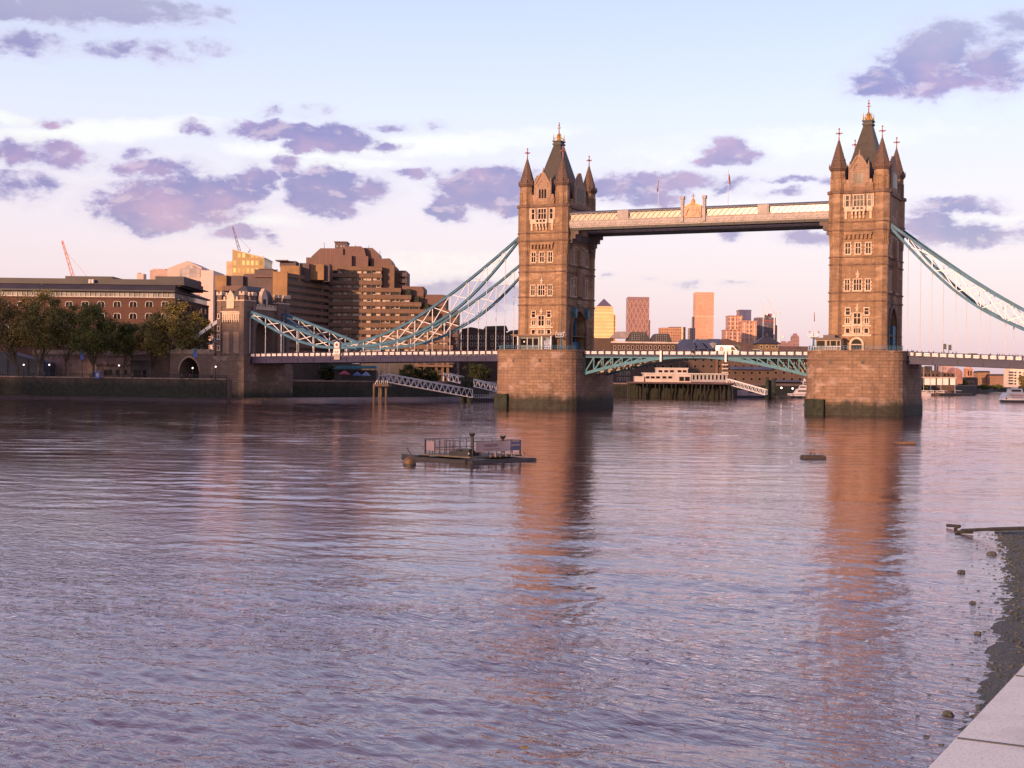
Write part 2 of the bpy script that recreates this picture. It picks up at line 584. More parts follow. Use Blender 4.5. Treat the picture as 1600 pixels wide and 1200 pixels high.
def shore_line(y):
    return np.interp(y, [-360, -335, -316, -305, -296, -289, -281, -274, -270, -266, -262], [109.5, 109.2, 108.9, 108.1, 107.3, 106.4, 105.4, 104.3, 103.6, 113.0, 125.0])


m = bpy.data.materials.new('river_water')
m.use_nodes = True
t = m.node_tree
b = t.nodes['Principled BSDF']
N = NT(t)
g = N.n('ShaderNodeNewGeometry')
P = g.outputs['Position']
rotp = N.n('ShaderNodeVectorRotate', rotation_type='Z_AXIS')
t.links.new(P, rotp.inputs['Vector'])
rotp.inputs['Angle'].default_value = 0.30
RP = rotp.outputs[0]
spz = N.n('ShaderNodeSeparateXYZ')
t.links.new(P, spz.inputs[0])
near = N.math('SUBTRACT', 1.0, N.smooth(spz.outputs[1], -338.0, -268.0))         # choppier along the quay than in midstream
w4 = N.smooth(N.noise(N.vec('MULTIPLY', RP, (0.5, 1.0, 1)), 0.06, 3.0, 0.55), 0.32, 0.68)
w1 = N.noise(N.vec('MULTIPLY', RP, (0.62, 1.25, 1)), 1.9, 3.5, 0.55, 0.8)          # small ripples on top of the modelled waves
w2 = N.noise(N.vec('MULTIPLY', RP, (0.7, 1.3, 1)), 5.5, 3.0, 0.55, 0.5)
h = N.math('MULTIPLY_ADD', w2, 0.035, N.math("MULTIPLY", w1, 0.27))
h = N.math('MULTIPLY', h, N.math('MULTIPLY_ADD', near, 0.82, 0.36))
h = N.math('MULTIPLY', h, N.math('MULTIPLY_ADD', w4, 0.7, 0.6))
bp = N.n('ShaderNodeBump')
bp.inputs['Strength'].default_value = 1.0
bp.inputs['Distance'].default_value = 0.30
t.links.new(h, bp.inputs['Height'])
silt = N.mix(N.smooth(N.noise(P, 0.05, 3.0, 0.5), 0.3, 0.7), (.032, .016, .018, 1), (.055, .029, .030, 1))
fr = N.n('ShaderNodeFresnel')
fr.inputs['IOR'].default_value = 1.34
t.links.new(bp.outputs[0], fr.inputs['Normal'])
gl = N.n('ShaderNodeBsdfGlossy')
gl.inputs['Color'].default_value = (1.0, .90, .955, 1)
gl.inputs['Roughness'].default_value = 0.005
t.links.new(bp.outputs[0], gl.inputs['Normal'])
df = N.n('ShaderNodeBsdfDiffuse')
t.links.new(silt, df.inputs['Color'])
mx = N.n('ShaderNodeMixShader')
t.links.new(N.math('POWER', fr.outputs[0], 0.68), mx.inputs[0])
t.links.new(df.outputs[0], mx.inputs[1])
t.links.new(gl.outputs[0], mx.inputs[2])
t.nodes.remove(b)
t.links.new(mx.outputs[0], t.nodes['Material Output'].inputs['Surface'])
WATER = m
import numpy as np
# the river surface: real waves, finer towards the quay, with gusts and calm patches; a flat sheet carries on beyond them
NR, NA = 1150, 760
rad = 18.0 * (1150.0 / 18.0) ** (np.arange(NR) / (NR - 1.0))
ang = np.radians(np.linspace(-36.0, 31.0, NA)) + YAW
rr, aa = np.meshgrid(rad, ang, indexing='ij')
wx, wy = CAM.x + rr * np.sin(aa), CAM.y + rr * np.cos(aa)
cell = np.maximum(rr * (math.log(1150.0 / 18.0) / NR), rr * (math.radians(67.0) / NA))
rg = np.random.RandomState(4)
wz = np.zeros_like(wx)
NW = 56
for i in range(NW):
    lam = 0.36 * (7.0 / 0.36) ** (i / (NW - 1.0)) * rg.uniform(.93, 1.07)
    th = YAW + math.pi + .15 + rg.normal(0, .62)
    k = 2 * math.pi / lam
    amp = WAVE_SLOPE / math.sqrt(NW) * math.sqrt(2) / k * (2.0 if lam < .8 else 1.15 if lam < 1.5 else .6)
    fade = np.clip((lam / cell - 2.2) / 2.5, 0, 1)
    ph = k * (wx * math.sin(th) + wy * math.cos(th)) + rg.uniform(0, 6.28)
    wz += amp * fade * (np.sin(ph) + .22 * np.cos(2 * ph))
gust = np.zeros_like(wx)
for i in range(9):
    lam = rg.uniform(18, 95)
    th = rg.uniform(0, 6.28)
    gust += np.sin(2 * math.pi / lam * (wx * math.sin(th) + 1.6 * wy * math.cos(th)) + rg.uniform(0, 6.28)) / 3.0
wz *= np.clip(.95 + .38 * gust, .35, 1.6) * np.interp(rr, [28, 60, 110, 200, 330, 390], [1.45, 1.15, .80, .85, 1.25, 1.7])
wz *= np.clip((wx - shore_line(wy)) / -5.0, .12, 1.0)          # dies out on the beach
S = 9000.0
co_ = np.concatenate([np.stack([wx, wy, wz], -1).reshape(-1, 3), np.array([[-S, -S, -.32], [S, -S, -.32], [S, S, -.32], [-S, S, -.32]])])
q0 = (np.arange(NR - 1)[:, None] * NA + np.arange(NA - 1)[None, :]).reshape(-1)
fc = np.concatenate([np.stack([q0, q0 + 1, q0 + NA + 1, q0 + NA], -1), np.array([[NR * NA, NR * NA + 1, NR * NA + 2, NR * NA + 3]])]).astype(np.int32)
me = bpy.data.meshes.new('water')
me.vertices.add(len(co_))
me.vertices.foreach_set('co', co_.astype(np.float32).ravel())
me.loops.add(fc.size)
me.loops.foreach_set('vertex_index', fc.ravel())
me.polygons.add(len(fc))
me.polygons.foreach_set('loop_start', np.arange(0, fc.size, 4, dtype=np.int32))
me.polygons.foreach_set('use_smooth', np.ones(len(fc), dtype=bool))
me.materials.append(WATER)
me.update(calc_edges=True)
me.validate()
o = bpy.data.objects.new('water', me)
col.objects.link(o)
tag(o, kind='structure')
EARTH = mat('river_bed_earth', (.09, .06, .045), .95)
o = MB().add([(-20000, -20000, -4), (20000, -20000, -4), (20000, 20000, -4), (-20000, 20000, -4)], [(0, 1, 2, 3)]).build('ground', EARTH)
tag(o, kind='structure')

# ------------------------------------------------------------ the bridge
ZT = 15.2              # top of the river piers above the water
TX, TY = 5.10, 8.88    # corner turrets from the tower's centre


def cross_finial(mb, c, z, h, m=0):
    """iron cross on a spike, as on each turret"""
    mb.cone(c, .20, .13, z, z + h * .35, 6, m)
    mb.box(c[0] - .10, c[0] + .10, c[1] - .10, c[1] + .10, z + h * .3, z + h, m)
    mb.box(c[0] - .60, c[0] + .60, c[1] - .11, c[1] + .11, z + h * .60, z + h * .60 + .24, m)
    mb.box(c[0] - .11, c[0] + .11, c[1] - .60, c[1] + .60, z + h * .60 + .005, z + h * .60 + .245, m)
    for dx, dy in ((-.6, 0), (.6, 0), (0, -.6), (0, .6)):
        mb.ball((c[0] + dx, c[1] + dy, z + h * .60 + .12), .19, 6, 4, m)
    mb.ball((c[0], c[1], z + h), .22, 6, 4, m)


def window(parent, cx, y, z0, z1, w, lights=2, rows=2, head='flat', quoins=True, facing='y'):
    """stone framed window standing 0.25 m proud of a wall that faces -y (or +x): frame part with its panes as a sub-part.
    y is the wall plane; for facing 'x' cx runs along y and y is the x of the wall"""
    fr, gl = MB(), MB()
    x0, x1 = cx - w / 2, cx + w / 2
    s = .22

    def bx(mb, a0, a1, d0, d1, c0, c1):          # d measured outwards from the wall
        if facing == 'y':
            mb.box(a0, a1, y - d1, y - d0, c0, c1)
        else:
            mb.box(y + d0, y + d1, a0, a1, c0, c1)
    bx(fr, x0 - s, x0, -.2, .22, z0 - s, z1 + s)
    bx(fr, x1, x1 + s, -.2, .22, z0 - s, z1 + s)
    bx(fr, x0 - s - .1, x1 + s + .1, -.2, .34, z0 - s - .1, z0)
    bx(fr, x0 - s - .05, x1 + s + .05, -.2, .30, z1, z1 + s)
    for i in range(1, lights):
        xm = x0 + (x1 - x0) * i / lights
        bx(fr, xm - .09, xm + .09, -.2, .16, z0, z1)
    for j in range(1, rows):
        zm = z0 + (z1 - z0) * (.58 if rows == 2 else j / rows)
        bx(fr, x0, x1, -.2, .13, zm - .07, zm + .07)
    if quoins:
        k = int((z1 - z0) / .8)
        for i in range(k):
            zq = z0 + .1 + i * .8
            for sx in (-1, 1):
                a = x0 - s if sx < 0 else x1 + s
                bx(fr, min(a, a + sx * .2), max(a, a + sx * .2), -.2, .18, zq, zq + .4)
    f = fr.build('window', PALE, parent)
    bx(gl, x0, x1, -.15, .05, z0, z1)
    gl.build('pane', GLASS, f)
    return f


def ring(mb, z0, z1, out, m=0, bx=6.2, by=10.0, rt_=1.9):
    """string course: a band round the shaft and each corner turret"""
    mb.box(-bx - out, bx + out, -by - out, by + out, z0, z1, m)
    for sx in (-1, 1):
        for sy in (-1, 1):
            mb.cone((sx * TX, sy * TY), rt_ + out, rt_ + out, z0 + .01, z1 - .01, 8, m)


def bridge_tower(cx, label, inner):
    """inner = +1 when the river span lies on the +x side"""
    root = empty('bridge_tower', (cx, 0, ZT), 0, label, 'tower', 'towers of the bridge')
    bx, by = 6.2, 10.0
    # shaft: a solid block pierced by the road archway
    sh = MB()
    prof = [(-by, 0)] + arch(-4.7, 4.7, 0, 5.3, 12, .12) + [(by, 0), (by, 28.5), (-by, 28.5)]
    n = len(prof)
    k = len(arch(-4.7, 4.7, 0, 5.3, 12, .12))
    # split in strips so that every face is convex
    ar = arch(-4.7, 4.7, 0, 5.3, 12, .12)
    sh.box(-bx, bx, -by, ar[0][0], 0, 11.5)
    sh.box(-bx, bx, ar[-1][0], by, 0, 11.5)
    for i in range(1, len(ar) - 2):
        (a0, c0), (a1, c1) = ar[i], ar[i + 1]
        sh.slab([(a0, c0), (a1, c1), (a1, 11.5), (a0, 11.5)], 'x', -bx, bx)
    sh.box(-bx, bx, -by, by, 11.5, 28.5)
    sh.box(-bx - .15, bx + .15, -by - .15, by + .15, 28.5, 37.6)
    sh.build('shaft', STONE, root)
    # corner turrets: octagonal all the way up
    ccm = 1.9
    for sx in (-1, 1):
        for sy in (-1, 1):
            c = (sx * TX, sy * TY)
            tu = MB()
            tu.cone(c, ccm + .12, ccm, 0, 3.6, 8)
            tu.cone(c, ccm, ccm, 3.6, 25.4, 8)
            tu.cone(c, ccm, ccm + .32, 25.4, 28.5, 8)
            tu.cone(c, ccm + .32, ccm + .32, 28.5, 37.6, 8)
            tu.cone(c, ccm - .08, ccm - .08, 37.6, 43.0, 8)
            # sunk panels on the faces of the belfry stage, slit windows on the shaft
            tu.cone(c, ccm + .05, ccm + .05, 41.2, 41.5, 8)
            for q in range(8):
                a = math.pi / 4 * q
                for e in (-.55, .55):
                    px_, py_ = c[0] + math.cos(a) * 1.72 - math.sin(a) * e, c[1] + math.sin(a) * 1.72 + math.cos(a) * e
                    tu.box(px_ - .10, px_ + .10, py_ - .10, py_ + .10, 38.2, 41.2)
                # gablets under the overhang
                for e in (-.5, 0, .5):
                    px_, py_ = c[0] + math.cos(a) * 1.86 - math.sin(a) * e, c[1] + math.sin(a) * 1.86 + math.cos(a) * e
                    tu.cone((px_, py_), .05, .2, 25.0 + .5 * (e == 0), 27.9, 4)
            t_ = tu.build('turret', STONE, root)
            sp = MB()
            sp.cone(c, ccm - .05, ccm + .42, 42.7, 43.4, 8)
            sp.cone(c, ccm + .42, ccm + .42, 43.4, 43.9, 8)
            sp.cone(c, ccm + .10, .22, 43.9, 50.2, 8)
            for zq, rr in ((45.3, 1.62), (47.0, 1.14), (48.6, .70)):
                sp.cone(c, rr, rr - .02, zq, zq + .16, 8)
            for q in range(8):
                a = math.pi / 4 * q + math.pi / 8
                px_, py_ = c[0] + math.cos(a) * (ccm + .25), c[1] + math.sin(a) * (ccm + .25)
                sp.cone((px_, py_), .2, .05, 43.9, 44.6, 4)
            s_ = sp.build('spire', SPIRE, t_)
            cf = MB()
            cross_finial(cf, c, 50.0, 3.0)
            cf.build('cross', REDIRON, t_)
    # string courses
    st = MB()
    for z0, z1, out in ((0.0, .5, .28), (3.7, 3.95, .12), (11.6, 11.95, .22), (13.7, 14.05, .25), (20.3, 20.65, .22), (22.1, 22.4, .25)):
        ring(st, z0, z1, out)
    for z0, z1, out in ((28.4, 28.8, .25), (30.4, 30.75, .2), (37.3, 38.0, .42)):
        ring(st, z0, z1, out, 0, bx + .1, by + .1, ccm + .3)
    st.build('string_course', BAND, root)
    # corbel table and parapet
    for sy in (-1, 1):
        co_ = MB()
        for i in range(7):
            x = -2.9 + i * .97
            yy = sy * (by + .35)
            co_.box(x - .22, x + .22, yy - .3, yy + .3, 26.5, 27.55)
        co_.box(-3.3, 3.3, sy * (by + .12) - .5, sy * (by + .12) + .5, 27.5, 28.1)
        co_.build('corbel_table', STONE, root)
        co_ = MB()
        yy = sy * (by + .05)
        co_.box(-3.4, 3.4, yy - .28, yy + .28, 38.0, 38.9)
        for x in (-3.1, -1.75, 1.75, 3.1):
            co_.box(x - .32, x + .32, yy - .27, yy + .27, 38.85, 39.75)
        co_.build('parapet', STONE, root)
    for sx in (-1, 1):
        co_ = MB()
        xx = sx * (bx + .05)
        co_.box(xx - .28, xx + .28, -7.2, 7.2, 38.0, 38.9)
        for y_ in (-6.5, -5.2, -3.9, 3.9, 5.2, 6.5):
            co_.box(xx - .27, xx + .27, y_ - .32, y_ + .32, 38.85, 39.75)
        co_.build('parapet', STONE, root)
    # windows of the river face
    fy = -by
    for c_, w in ((-2.45, 1.0), (0, 1.75), (2.45, 1.0)):
        window(root, c_, fy, 14.35, 16.9, w, 2 if w < 1.5 else 3, 2)
    for c_ in (-2.4, 0, 2.4):
        window(root, c_, fy, 23.0, 25.5, 1.1, 2, 2)
    for c_, w in ((-2.6, .75), (0, 2.2), (2.6, .75)):
        window(root, c_, fy - .15, 34.2, 36.8, w, 1 if w < 1 else 3, 2, quoins=False)
    for c_ in (-2.2, 2.2):
        window(root, c_, fy, 8.6, 10.1, .95, 1, 2)
        window(root, c_, fy, 6.55, 7.75, .85, 2, 1)
        window(root, c_, fy, 4.25, 5.3, .85, 1, 1)
    window(root, 0, fy, 6.4, 8.9, 1.5, 2, 2)
    window(root, 0, fy, 4.25, 5.35, 1.5, 3, 1)
    for z0, z1 in ((5.75, 6.15), (3.45, 3.9)):
        MB().box(-3.4, 3.4, fy - .32, fy + .2, z0, z1).build('stone_band', PALE, root)
    for x in (-1.15, 1.15):
        MB().box(x - .14, x + .14, fy - .26, fy + .2, 3.9, 9.0).build('pilaster', PALE, root)
    for zz in (9.3, 17.3):
        dr = MB()
        dr.cone((0, fy - .1), .42, .22, zz, zz + .7, 6)
        dr.box(-.5, .5, fy - .3, fy + .1, zz + .7, zz + .95)
        dr.cone((0, fy - .1), .26, .05, zz + .95, zz + 1.9, 6)
        dr.build('carved_finial', PALE, root)
    ba = MB()
    ba.box(-1.75, 1.75, fy - 1.25, fy - .16, 32.9, 33.15)
    ba.box(-1.75, 1.75, fy - 1.25, fy - 1.05, 33.15, 34.1)
    for sx in (-1, 1):
        ba.box(sx * 1.75 - .1, sx * 1.75 + .1, fy - 1.2, fy - .17, 33.15, 34.1)
        ba.box(sx * 2.6 - .75, sx * 2.6 + .75, fy - .6, fy - .17, 33.0, 33.9)
        ba.box(sx * 2.9 - .25, sx * 2.9 + .25, fy - .5, fy - .17, 31.2, 33.0)
    for x in (-1.35, -.45, .45, 1.35):
        ba.box(x - .2, x + .2, fy - 1.05, fy - .17, 32.1, 32.9)
        ba.box(x - .18, x + .18, fy - .65, fy - .18, 31.3, 32.1)
    bal = ba.build('balcony', PALE, root)
    pn = MB()
    for x in (-.95, 0, .95):
        pn.box(x - .3, x + .3, fy - 1.262, fy - 1.2, 33.35, 33.9)
    pn.build('pierced_panel', GLASS, bal)
    for c_ in (-2.6, 0, 2.6):
        sl_ = MB()
        wd = .5 if c_ else 1.3
        for sx in (-1, 1):
            sl_.box(c_ + sx * (wd + .35) - .16, c_ + sx * (wd + .35) + .16, fy - .42, fy + .2, 34.0, 37.2)
        sl_.build('pilaster', PALE, root)
    # arched river door with its surround
    do = MB()
    ao, ai = arch(-1.7, 1.7, 0, 1.6, 12), arch(-1.25, 1.25, 0, 1.55, 12)
    for i in range(len(ao) - 1):
        do.slab([ao[i], ao[i + 1], ai[i + 1], ai[i]], 'y', fy - .5, fy + .1)
    do.box(-1.25, 1.25, fy - .35, fy - .1, 1.45, 1.62)
    d_ = do.build('door_surround', PALE, root)
    dd = MB()
    dd.slab(ai, 'y', fy - .12, fy + .08)
    dd.build('door', GLASS, d_)
    # gables: one on each side, with traceried windows
    for side in ('front', 'left', 'right'):
        gb = MB()
        if side == 'front':
            W2 = 2.15
            pts = [(-W2, 38.0), (W2, 38.0), (W2, 43.2), (1.35, 44.4), (.55, 46.0), (0, 46.9), (-.55, 46.0), (-1.35, 44.4), (-W2, 43.2)]
            gb.slab(pts, 'y', -by - .25, -by + .9)
            for sx in (-1, 1):
                gb.cone((sx * 2.2, -by - .05), .34, .30, 38.0, 43.2, 6)
                gb.cone((sx * 2.2, -by - .05), .36, .05, 43.2, 45.0, 6)
                gb.beam((sx * 2.15, -by - .3, 43.3), (sx * .5, -by - .3, 46.1), .35, .35)
                gb.box(sx * 2.75 - .35, sx * 2.75 + .35, -by - .2, -by + .5, 38.0, 40.6)
            a1, a2 = arch(-1.55, 1.55, 38.6, 42.7, 10, .35), arch(-1.25, 1.25, 38.6, 42.6, 10, .35)
            for i in range(1, len(a1) - 2):
                gb.slab([a1[i], a1[i + 1], a2[i + 1], a2[i]], 'y', -by - .42, -by - .2)
            gb.cone((0, -by + .1), .2, .05, 46.7, 47.7, 6)
            g_ = gb.build('gable', STONE if False else PALE_STONE2, root)
            for x in (-.78, 0, .78):
                w_ = MB()
                w_.slab(arch(x - .27, x + .27, 39.6, 41.7, 6, .5), 'y', -by - .30, -by - .1)
                w_.build('window_light', GLASS, g_)
        else:
            sx = -1 if side == 'left' else 1
            W2 = 3.3
            pts = [(-W2, 38.0), (W2, 38.0), (W2, 43.0), (2.0, 44.4), (.8, 46.2), (0, 47.2), (-.8, 46.2), (-2.0, 44.4), (-W2, 43.0)]
            xa, xb = sx * (bx - .7), sx * (bx + .3)
            gb.slab(pts, 'x', min(xa, xb), max(xa, xb))
            for e in (-1, 1):
                gb.cone((sx * bx, e * 3.35), .4, .34, 38.0, 43.2, 6)
                gb.cone((sx * bx, e * 3.35), .42, .05, 43.2, 45.4, 6)
            g_ = gb.build('gable', PALE_STONE2, root)
            for y_ in (-1.6, 0, 1.6):
                w_ = MB()
                xa, xb = sx * (bx + .1), sx * (bx + .34)
                w_.slab(arch(y_ - .5, y_ + .5, 39.4, 42.4, 6, .5), 'x', min(xa, xb), max(xa, xb))
                w_.build('window_light', GLASS, g_)
    # steep roof and gilded finial
    ro = MB()
    ro.prism([(-5.0, -7.6), (5.0, -7.6), (5.0, 7.6), (-5.0, 7.6)], 38.2, 55.0, 0, [(-.95, -1.2), (.95, -1.2), (.95, 1.2), (-.95, 1.2)])
    rr = ro.build('roof', SLATE, root)
    cr = MB()
    cr.box(-1.25, 1.25, -1.5, 1.5, 54.9, 55.35)
    cr.box(-1.05, 1.05, -1.3, 1.3, 55.35, 55.8)
    cr.box(-1.3, 1.3, -1.55, 1.55, 55.8, 56.05)
    cr.build('cresting', DARK, rr)
    gf = MB()
    for sx in (-1, 1):
        for sy in (-1, 1):
            gf.cone((sx * 1.0, sy * 1.2), .2, .04, 56.05, 57.9, 6)
            gf.beam((sx * 1.0, sy * 1.2, 56.4), (0, 0, 57.6), .16)
    gf.cone((0, 0), .75, .35, 56.05, 57.0, 8)
    gf.cone((0, 0), .35, .62, 57.0, 57.6, 8)
    gf.cone((0, 0), .6, .1, 57.6, 58.3, 8)
    gf.build('crown_finial', GOLD, rr)
    sk = MB()
    sk.cone((0, 0), .16, .09, 58.1, 61.0, 6)
    sk.box(-.5, .5, -.09, .09, 59.5, 59.7)
    sk.ball((0, 0, 60.3), .26, 6, 4)
    sk.ball((0, 0, 61.0), .16, 6, 4)
    sk.build('finial_spike', REDIRON, rr)
    # road faces: arch mouldings, pale traceried windows, oriel, blue gate steelwork
    for sx in (-1, 1):
        am = MB()
        a1, a2 = arch(-5.6, 5.6, 0, 5.3, 14, .12), arch(-4.7, 4.7, 0, 5.3, 14, .12)
        for i in range(len(a1) - 1):
            xa, xb = sx * (bx - .1), sx * (bx + .45)
            am.slab([a1[i], a1[i + 1], a2[i + 1], a2[i]], 'x', min(xa, xb), max(xa, xb))
        am.build('arch_moulding', BAND, root)
        for z0, z1 in ((14.4, 19.6), (22.8, 27.6)):
            for y_ in (-5.0, -2.6, 2.6, 5.0):
                if sx == 1:
                    window(root, y_, bx, z0, z1 - abs(y_) * .15, 1.25, 2, 2, quoins=False, facing='x')
        orl = MB()
        for z0, z1, d in ((12.3, 13.4, .5), (14.2, 20.0, 1.1), (20.8, 21.6, 1.5), (22.4, 26.4, 1.2)):
            xa, xb = sx * (bx - .1), sx * (bx + d)
            orl.box(min(xa, xb), max(xa, xb), -1.35, 1.35, z0, z1)
        for j in range(5):
            xa, xb = sx * (bx - .1), sx * (bx + 1.5 - j * .3)
            orl.box(min(xa, xb), max(xa, xb), -1.2 + j * .12, 1.2 - j * .12, 20.8 - .45 * (j + 1), 20.8 - .45 * j)
        for y_ in (-1.25, -.42, .42, 1.25):
            xa, xb = sx * (bx + 1.1), sx * (bx + 1.35)
            orl.box(min(xa, xb), max(xa, xb), y_ - .16, y_ + .16, 14.2, 20.0)
        orl.build('oriel', PALE_STONE2, root)
        if sx == inner:
            for y_ in (-4.2, 4.2):
                ge = MB()
                ge.slab([(y_ - .35, 8.6), (y_ + .35, 8.6), (y_ + .8, 10.2), (y_, 11.4), (y_ - .8, 10.2)], 'x', min(sx * bx, sx * (bx + 1.3)), max(sx * bx, sx * (bx + 1.3)))
                ge.build('steel_bracket', DKTEAL, root)
            gt = MB()
            gt.box(-.2 + sx * 4.6, .2 + sx * 4.6, -4.7, 4.7, 0, 2.4)
            for y_ in (-2.2, 2.2):
                gt.box(-.25 + sx * 4.4, .25 + sx * 4.4, y_ - .25, y_ + .25, 0, 8.4)
            gt.build('road_gate', BLUE, root)
        else:
            gt = MB()
            gt.box(min(sx * 4.6, sx * 6.3), max(sx * 4.6, sx * 6.3), 1.2, 4.6, 0, 6.3)
            gt.build('blue_gate_leaf', BLUE, root)
    # heavy brackets that carry the high walkways
    br = MB()
    for sy in (-1, 1):
        for j in range(4):
            xa, xb = inner * (bx - .1), inner * (bx + 3.4 - .85 * j)
            br.box(min(xa, xb), max(xa, xb), sy * 7.6 - 1.0, sy * 7.6 + 1.0, 31.2 - 1.1 * (j + 1), 31.2 - 1.1 * j)
    xa, xb = inner * (bx - .1), inner * (bx + .5)
    br.box(min(xa, xb), max(xa, xb), -6.6, 6.6, 28.9, 30.3)
    br.build('walkway_bracket', DKSTONE, root)
    return root


DKTEAL = mat('dull_teal_steel', (.06, .15, .18), .6, var=.3)
PALE_STONE2 = masonry('dressed_stone', (.47, .29, .20), (.40, .24, .165), (.25, .15, .11), 1.0, 0.5, 0.03, stain=.4, var=.3)
DKSTONE = mat('dark_brown_stone', (.12, .08, .065), .85, var=.35)  # plain dark brown stone
bridge_tower(-41, 'gothic stone tower of the bridge standing on the pier beside the brown stepped hotel', 1)
bridge_tower(41, 'gothic stone tower of the bridge at the right end of the high walkway', -1)


def bridge_pier(cx, label):
    root = empty('bridge_pier', (cx, 0, 0), 0, label, 'bridge pier', 'river piers of the bridge')
    hx, hy, c = 11.35, 11.3, .9

    def plan(g):
        """plan of the pier: straight flanks, rounded cutwater ends"""
        a = hx + g
        q = []
        for sgn in (-1, 1):
            for i in range(17):
                t_ = math.pi * i / 16
                xx, yy = -a * math.cos(t_) * sgn * -1, 0
                q.append((sgn * -a * math.cos(t_) if sgn < 0 else sgn * a * math.cos(t_), sgn * (hy + (6.3 + g) * math.sin(t_) ** .85)))
        # first the upstream end from left to right, then the downstream end from right to left
        up_ = [(-a * math.cos(math.pi * i / 16), -(hy + (6.3 + g) * math.sin(math.pi * i / 16) ** .85)) for i in range(17)]
        dn_ = [(a * math.cos(math.pi * i / 16), hy + (6.3 + g) * math.sin(math.pi * i / 16) ** .85) for i in range(17)]
        return up_ + dn_
    mb = MB()
    mb.prism(plan(.45), -4, 3.9, 0, plan(.3))
    mb.prism(plan(.12), 3.9, 13.0, 0, plan(0))
    mb.prism(plan(.0), 13.3, ZT - .35)
    body = mb.build('masonry_body', GRANITE, root)
    # lower cutwater with a domed head in front of the rounded end
    nose = MB()
    nn = 20
    prof = [(7.2, -4), (7.1, 2.5), (6.9, 6.6), (5.9, 8.4), (4.1, 9.8), (2.0, 10.5), (.1, 10.7)]
    vs, fs = [], []
    for r_, z_ in prof:
        for i in range(nn + 1):
            a = math.pi * i / nn
            k = r_ / 7.2
            vs.append((-r_ * math.cos(a), -hy - 4.2 - (2.75 * k + .0) * math.sin(a) ** .7, z_))
    for j in range(len(prof) - 1):
        for i in range(nn):
            fs.append((j * (nn + 1) + i, j * (nn + 1) + i + 1, (j + 1) * (nn + 1) + i + 1, (j + 1) * (nn + 1) + i))
    nose.add(vs, fs)
    nose.build('cutwater', GRANITE, root)
    cp = MB()
    cp.prism(plan(.22), 13.0, 13.3)
    cp.prism(plan(.3), ZT - .35, ZT)
    cp.build('coping', GRANITE, root)
    for x in (-4.5, 3.0):
        hl = MB()
        yy = -(hy + 6.3 * math.sqrt(1 - (x / hx) ** 2))
        hl.box(x - .3, x + .3, yy - .12, yy + .6, 12.0, 12.7)
        hl.build('drain_opening', DARK, root)
    rl = MB()
    pl_ = plan(-.35)[:17]
    for (ax, ay), (bx_, by_) in zip(pl_, pl_[1:]):
        for zz in (1.08, .55):
            rl.beam((ax, ay, ZT + zz), (bx_, by_, ZT + zz), .1, .08)
        for q in range(3):
            u = q / 3
            px_, py_ = ax + (bx_ - ax) * u, ay + (by_ - ay) * u
            rl.box(px_ - .035, px_ + .035, py_ - .035, py_ + .035, ZT, ZT + 1.08)
    rl.build('railing', BLUE, root)
    ap = MB()
    ap.prism([(-hx - .6, -hy - .5), (-hx + .6, -hy - 4.3), (-hx + 2.6, -hy - 6.0), (-hx + 5.6, -hy - 7.2), (-hx + 5.6, -hy - 3), (-hx + .4, -hy + .6), (-hx - .6, -hy + .6)], -3, 3.7)
    ap.build('weed_shade_block', WEED, root)  # block added for algae staining in shadow at this corner
    return root


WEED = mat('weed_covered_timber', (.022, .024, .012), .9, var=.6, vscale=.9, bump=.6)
bridge_pier(-41, 'granite river pier with weedy foot carrying the bridge tower beside the hotel')
bridge_pier(41, 'granite river pier with dark weedy corner below the tower at the walkway right end')


